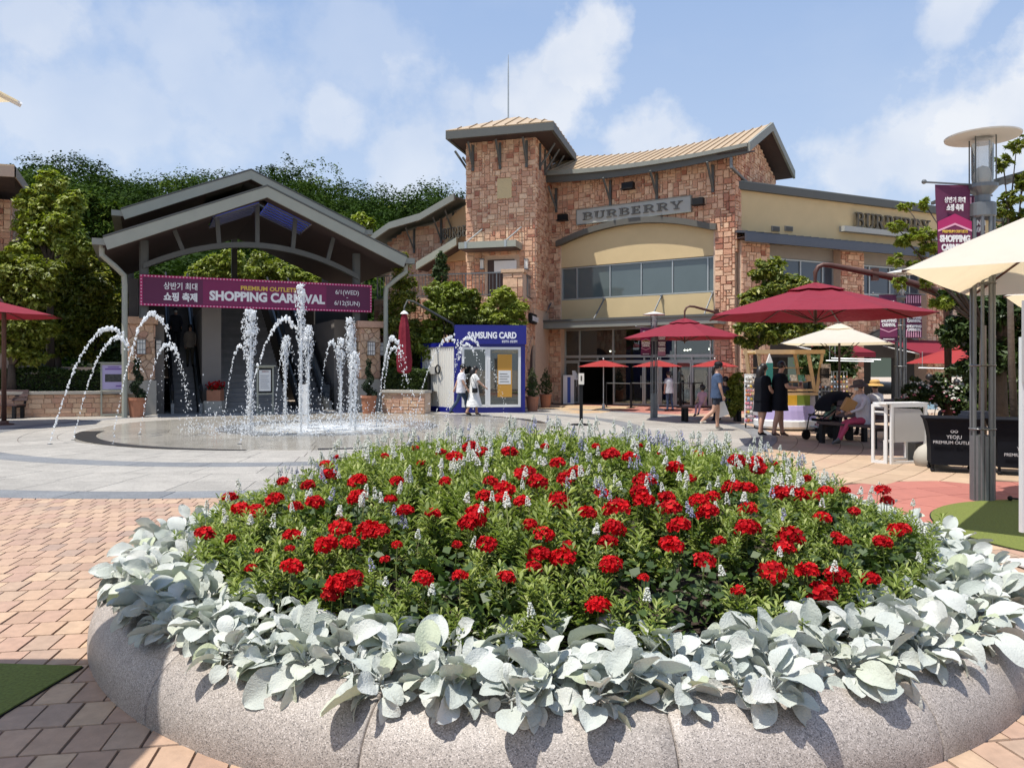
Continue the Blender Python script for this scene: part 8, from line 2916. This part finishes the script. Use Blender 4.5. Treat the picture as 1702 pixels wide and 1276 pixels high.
# paper bag in her lap
pos = P(1402, 670, 15.7)
t = thing('paper_bag', 'brown paper bag held by the woman in pink trousers', 'bag', (pos.x, 15.6, .70)); mb = MB(Matrix.Rotation(.5, 4, 'Y')); mb.box((-.11, -.06, 0), (.11, .06, .27)); mb.build('bag', M('brown_paper', (.42, .24, .09), .8), t, local=True)

# ------------------------------------------------------------------ stroller with a sleeping child
sg = G(1352, 733)
t = thing('stroller', 'black pushchair with a big hood in front of the woman in pink trousers', 'stroller', (sg.x + .45, sg.y + .3, 0), rz=math.pi + .35)
def seg3(name, pts, r_, m_=black, **kw):
    mb = MB(); mb.tube(pts, r_, 7, **kw); return mb.build(name, m_, t, local=True)
for (x, y) in ((.42, .22), (.42, -.22), (-.32, .26), (-.32, -.26)):
    mb = MB(Matrix.Translation((x, y, .11)) @ Matrix.Rotation(math.pi / 2, 4, 'X')); mb.lathe([(.06, -.018), (.108, -.018), (.108, .018), (.06, .018)], 18); wh = mb.build('wheel', black, t, local=True)
    mb = MB(Matrix.Translation((x, y, .11)) @ Matrix.Rotation(math.pi / 2, 4, 'X')); mb.lathe([(.01, -.012), (.06, -.012), (.06, .012), (.01, .012)], 12); mb.build('hub', alu, wh, local=True)
for s in (1, -1):
    seg3('frame_tube', [(.42, .22 * s, .14), (.34, .22 * s, .50), (-.05, .24 * s, .72), (-.45, .24 * s, 1.02)], .014)
    seg3('frame_tube', [(-.32, .26 * s, .14), (.10, .24 * s, .55)], .014)
seg3('handle', [(-.45, .24, 1.02), (-.5, 0, 1.04), (-.45, -.24, 1.02)], .018)
seg3('tray', [(.34, .22, .55), (.42, 0, .56), (.34, -.22, .55)], .02)
mb = MB(); mb.slab3([(.30, -.19, .42), (.30, .19, .42), (-.10, .19, .36), (-.10, -.19, .36)], (0, 0, .06)); mb.build('seat', black_cloth, t, local=True)
mb = MB(); mb.slab3([(-.10, -.19, .36), (-.10, .19, .36), (-.36, .19, .86), (-.36, -.19, .86)], (-.05, 0, 0)); mb.build('backrest', black_cloth, t, local=True)
mb = MB(); n = 7
rows = []
for i in range(n + 1):
    a = math.radians(-15 + 125 * i / n)
    rows.append([mb.pt((-.25 + .42 * math.cos(a) * 1.0, .25 * math.cos(b) , .72 + .36 * math.sin(a) * (1 if True else 1) * abs(math.sin(b)) ** .35 if abs(math.cos(b)) < .99 else .72 + .18 * math.sin(a))) for b in [math.pi * q / 8 for q in range(9)]])
for i in range(n):
    for q in range(8):
        mb.face([rows[i][q], rows[i][q + 1], rows[i + 1][q + 1], rows[i + 1][q]])
mb.build('hood', black_cloth, t, local=True, smooth=True)
mb = MB(); mb.slab3([(.22, -.18, .16), (.22, .18, .16), (-.25, .18, .14), (-.25, -.18, .14)], (0, 0, .20)); mb.build('basket', M('mesh_basket', (.02, .02, .02), .9), t, local=True)
seg3('footrest', [(.40, -.12, .30), (.40, .12, .30)], .022, alu)
pp = Vector((sg.x + .43, sg.y + .3, 0))
person('sleeping toddler in green and white lying in the black pushchair', pp.x, pp.y, math.pi + .35, .92, legs=((1.3, .6), (1.2, .5)), arms=((.5, .9), (.5, .9)), lean=-.5, sit=.54 / .54 * .93, cols={'shirt': M('green_white_print', (.25, .38, .28), .9, noise=.8, nscale=20), 'pants': c_('soft_pink', (.5, .3, .3))}, kidhead=1.5, hem=.84)
print('objects', len(bpy.data.objects), 'tris approx', sum(len(m.polygons) for m in bpy.data.meshes) * 2)
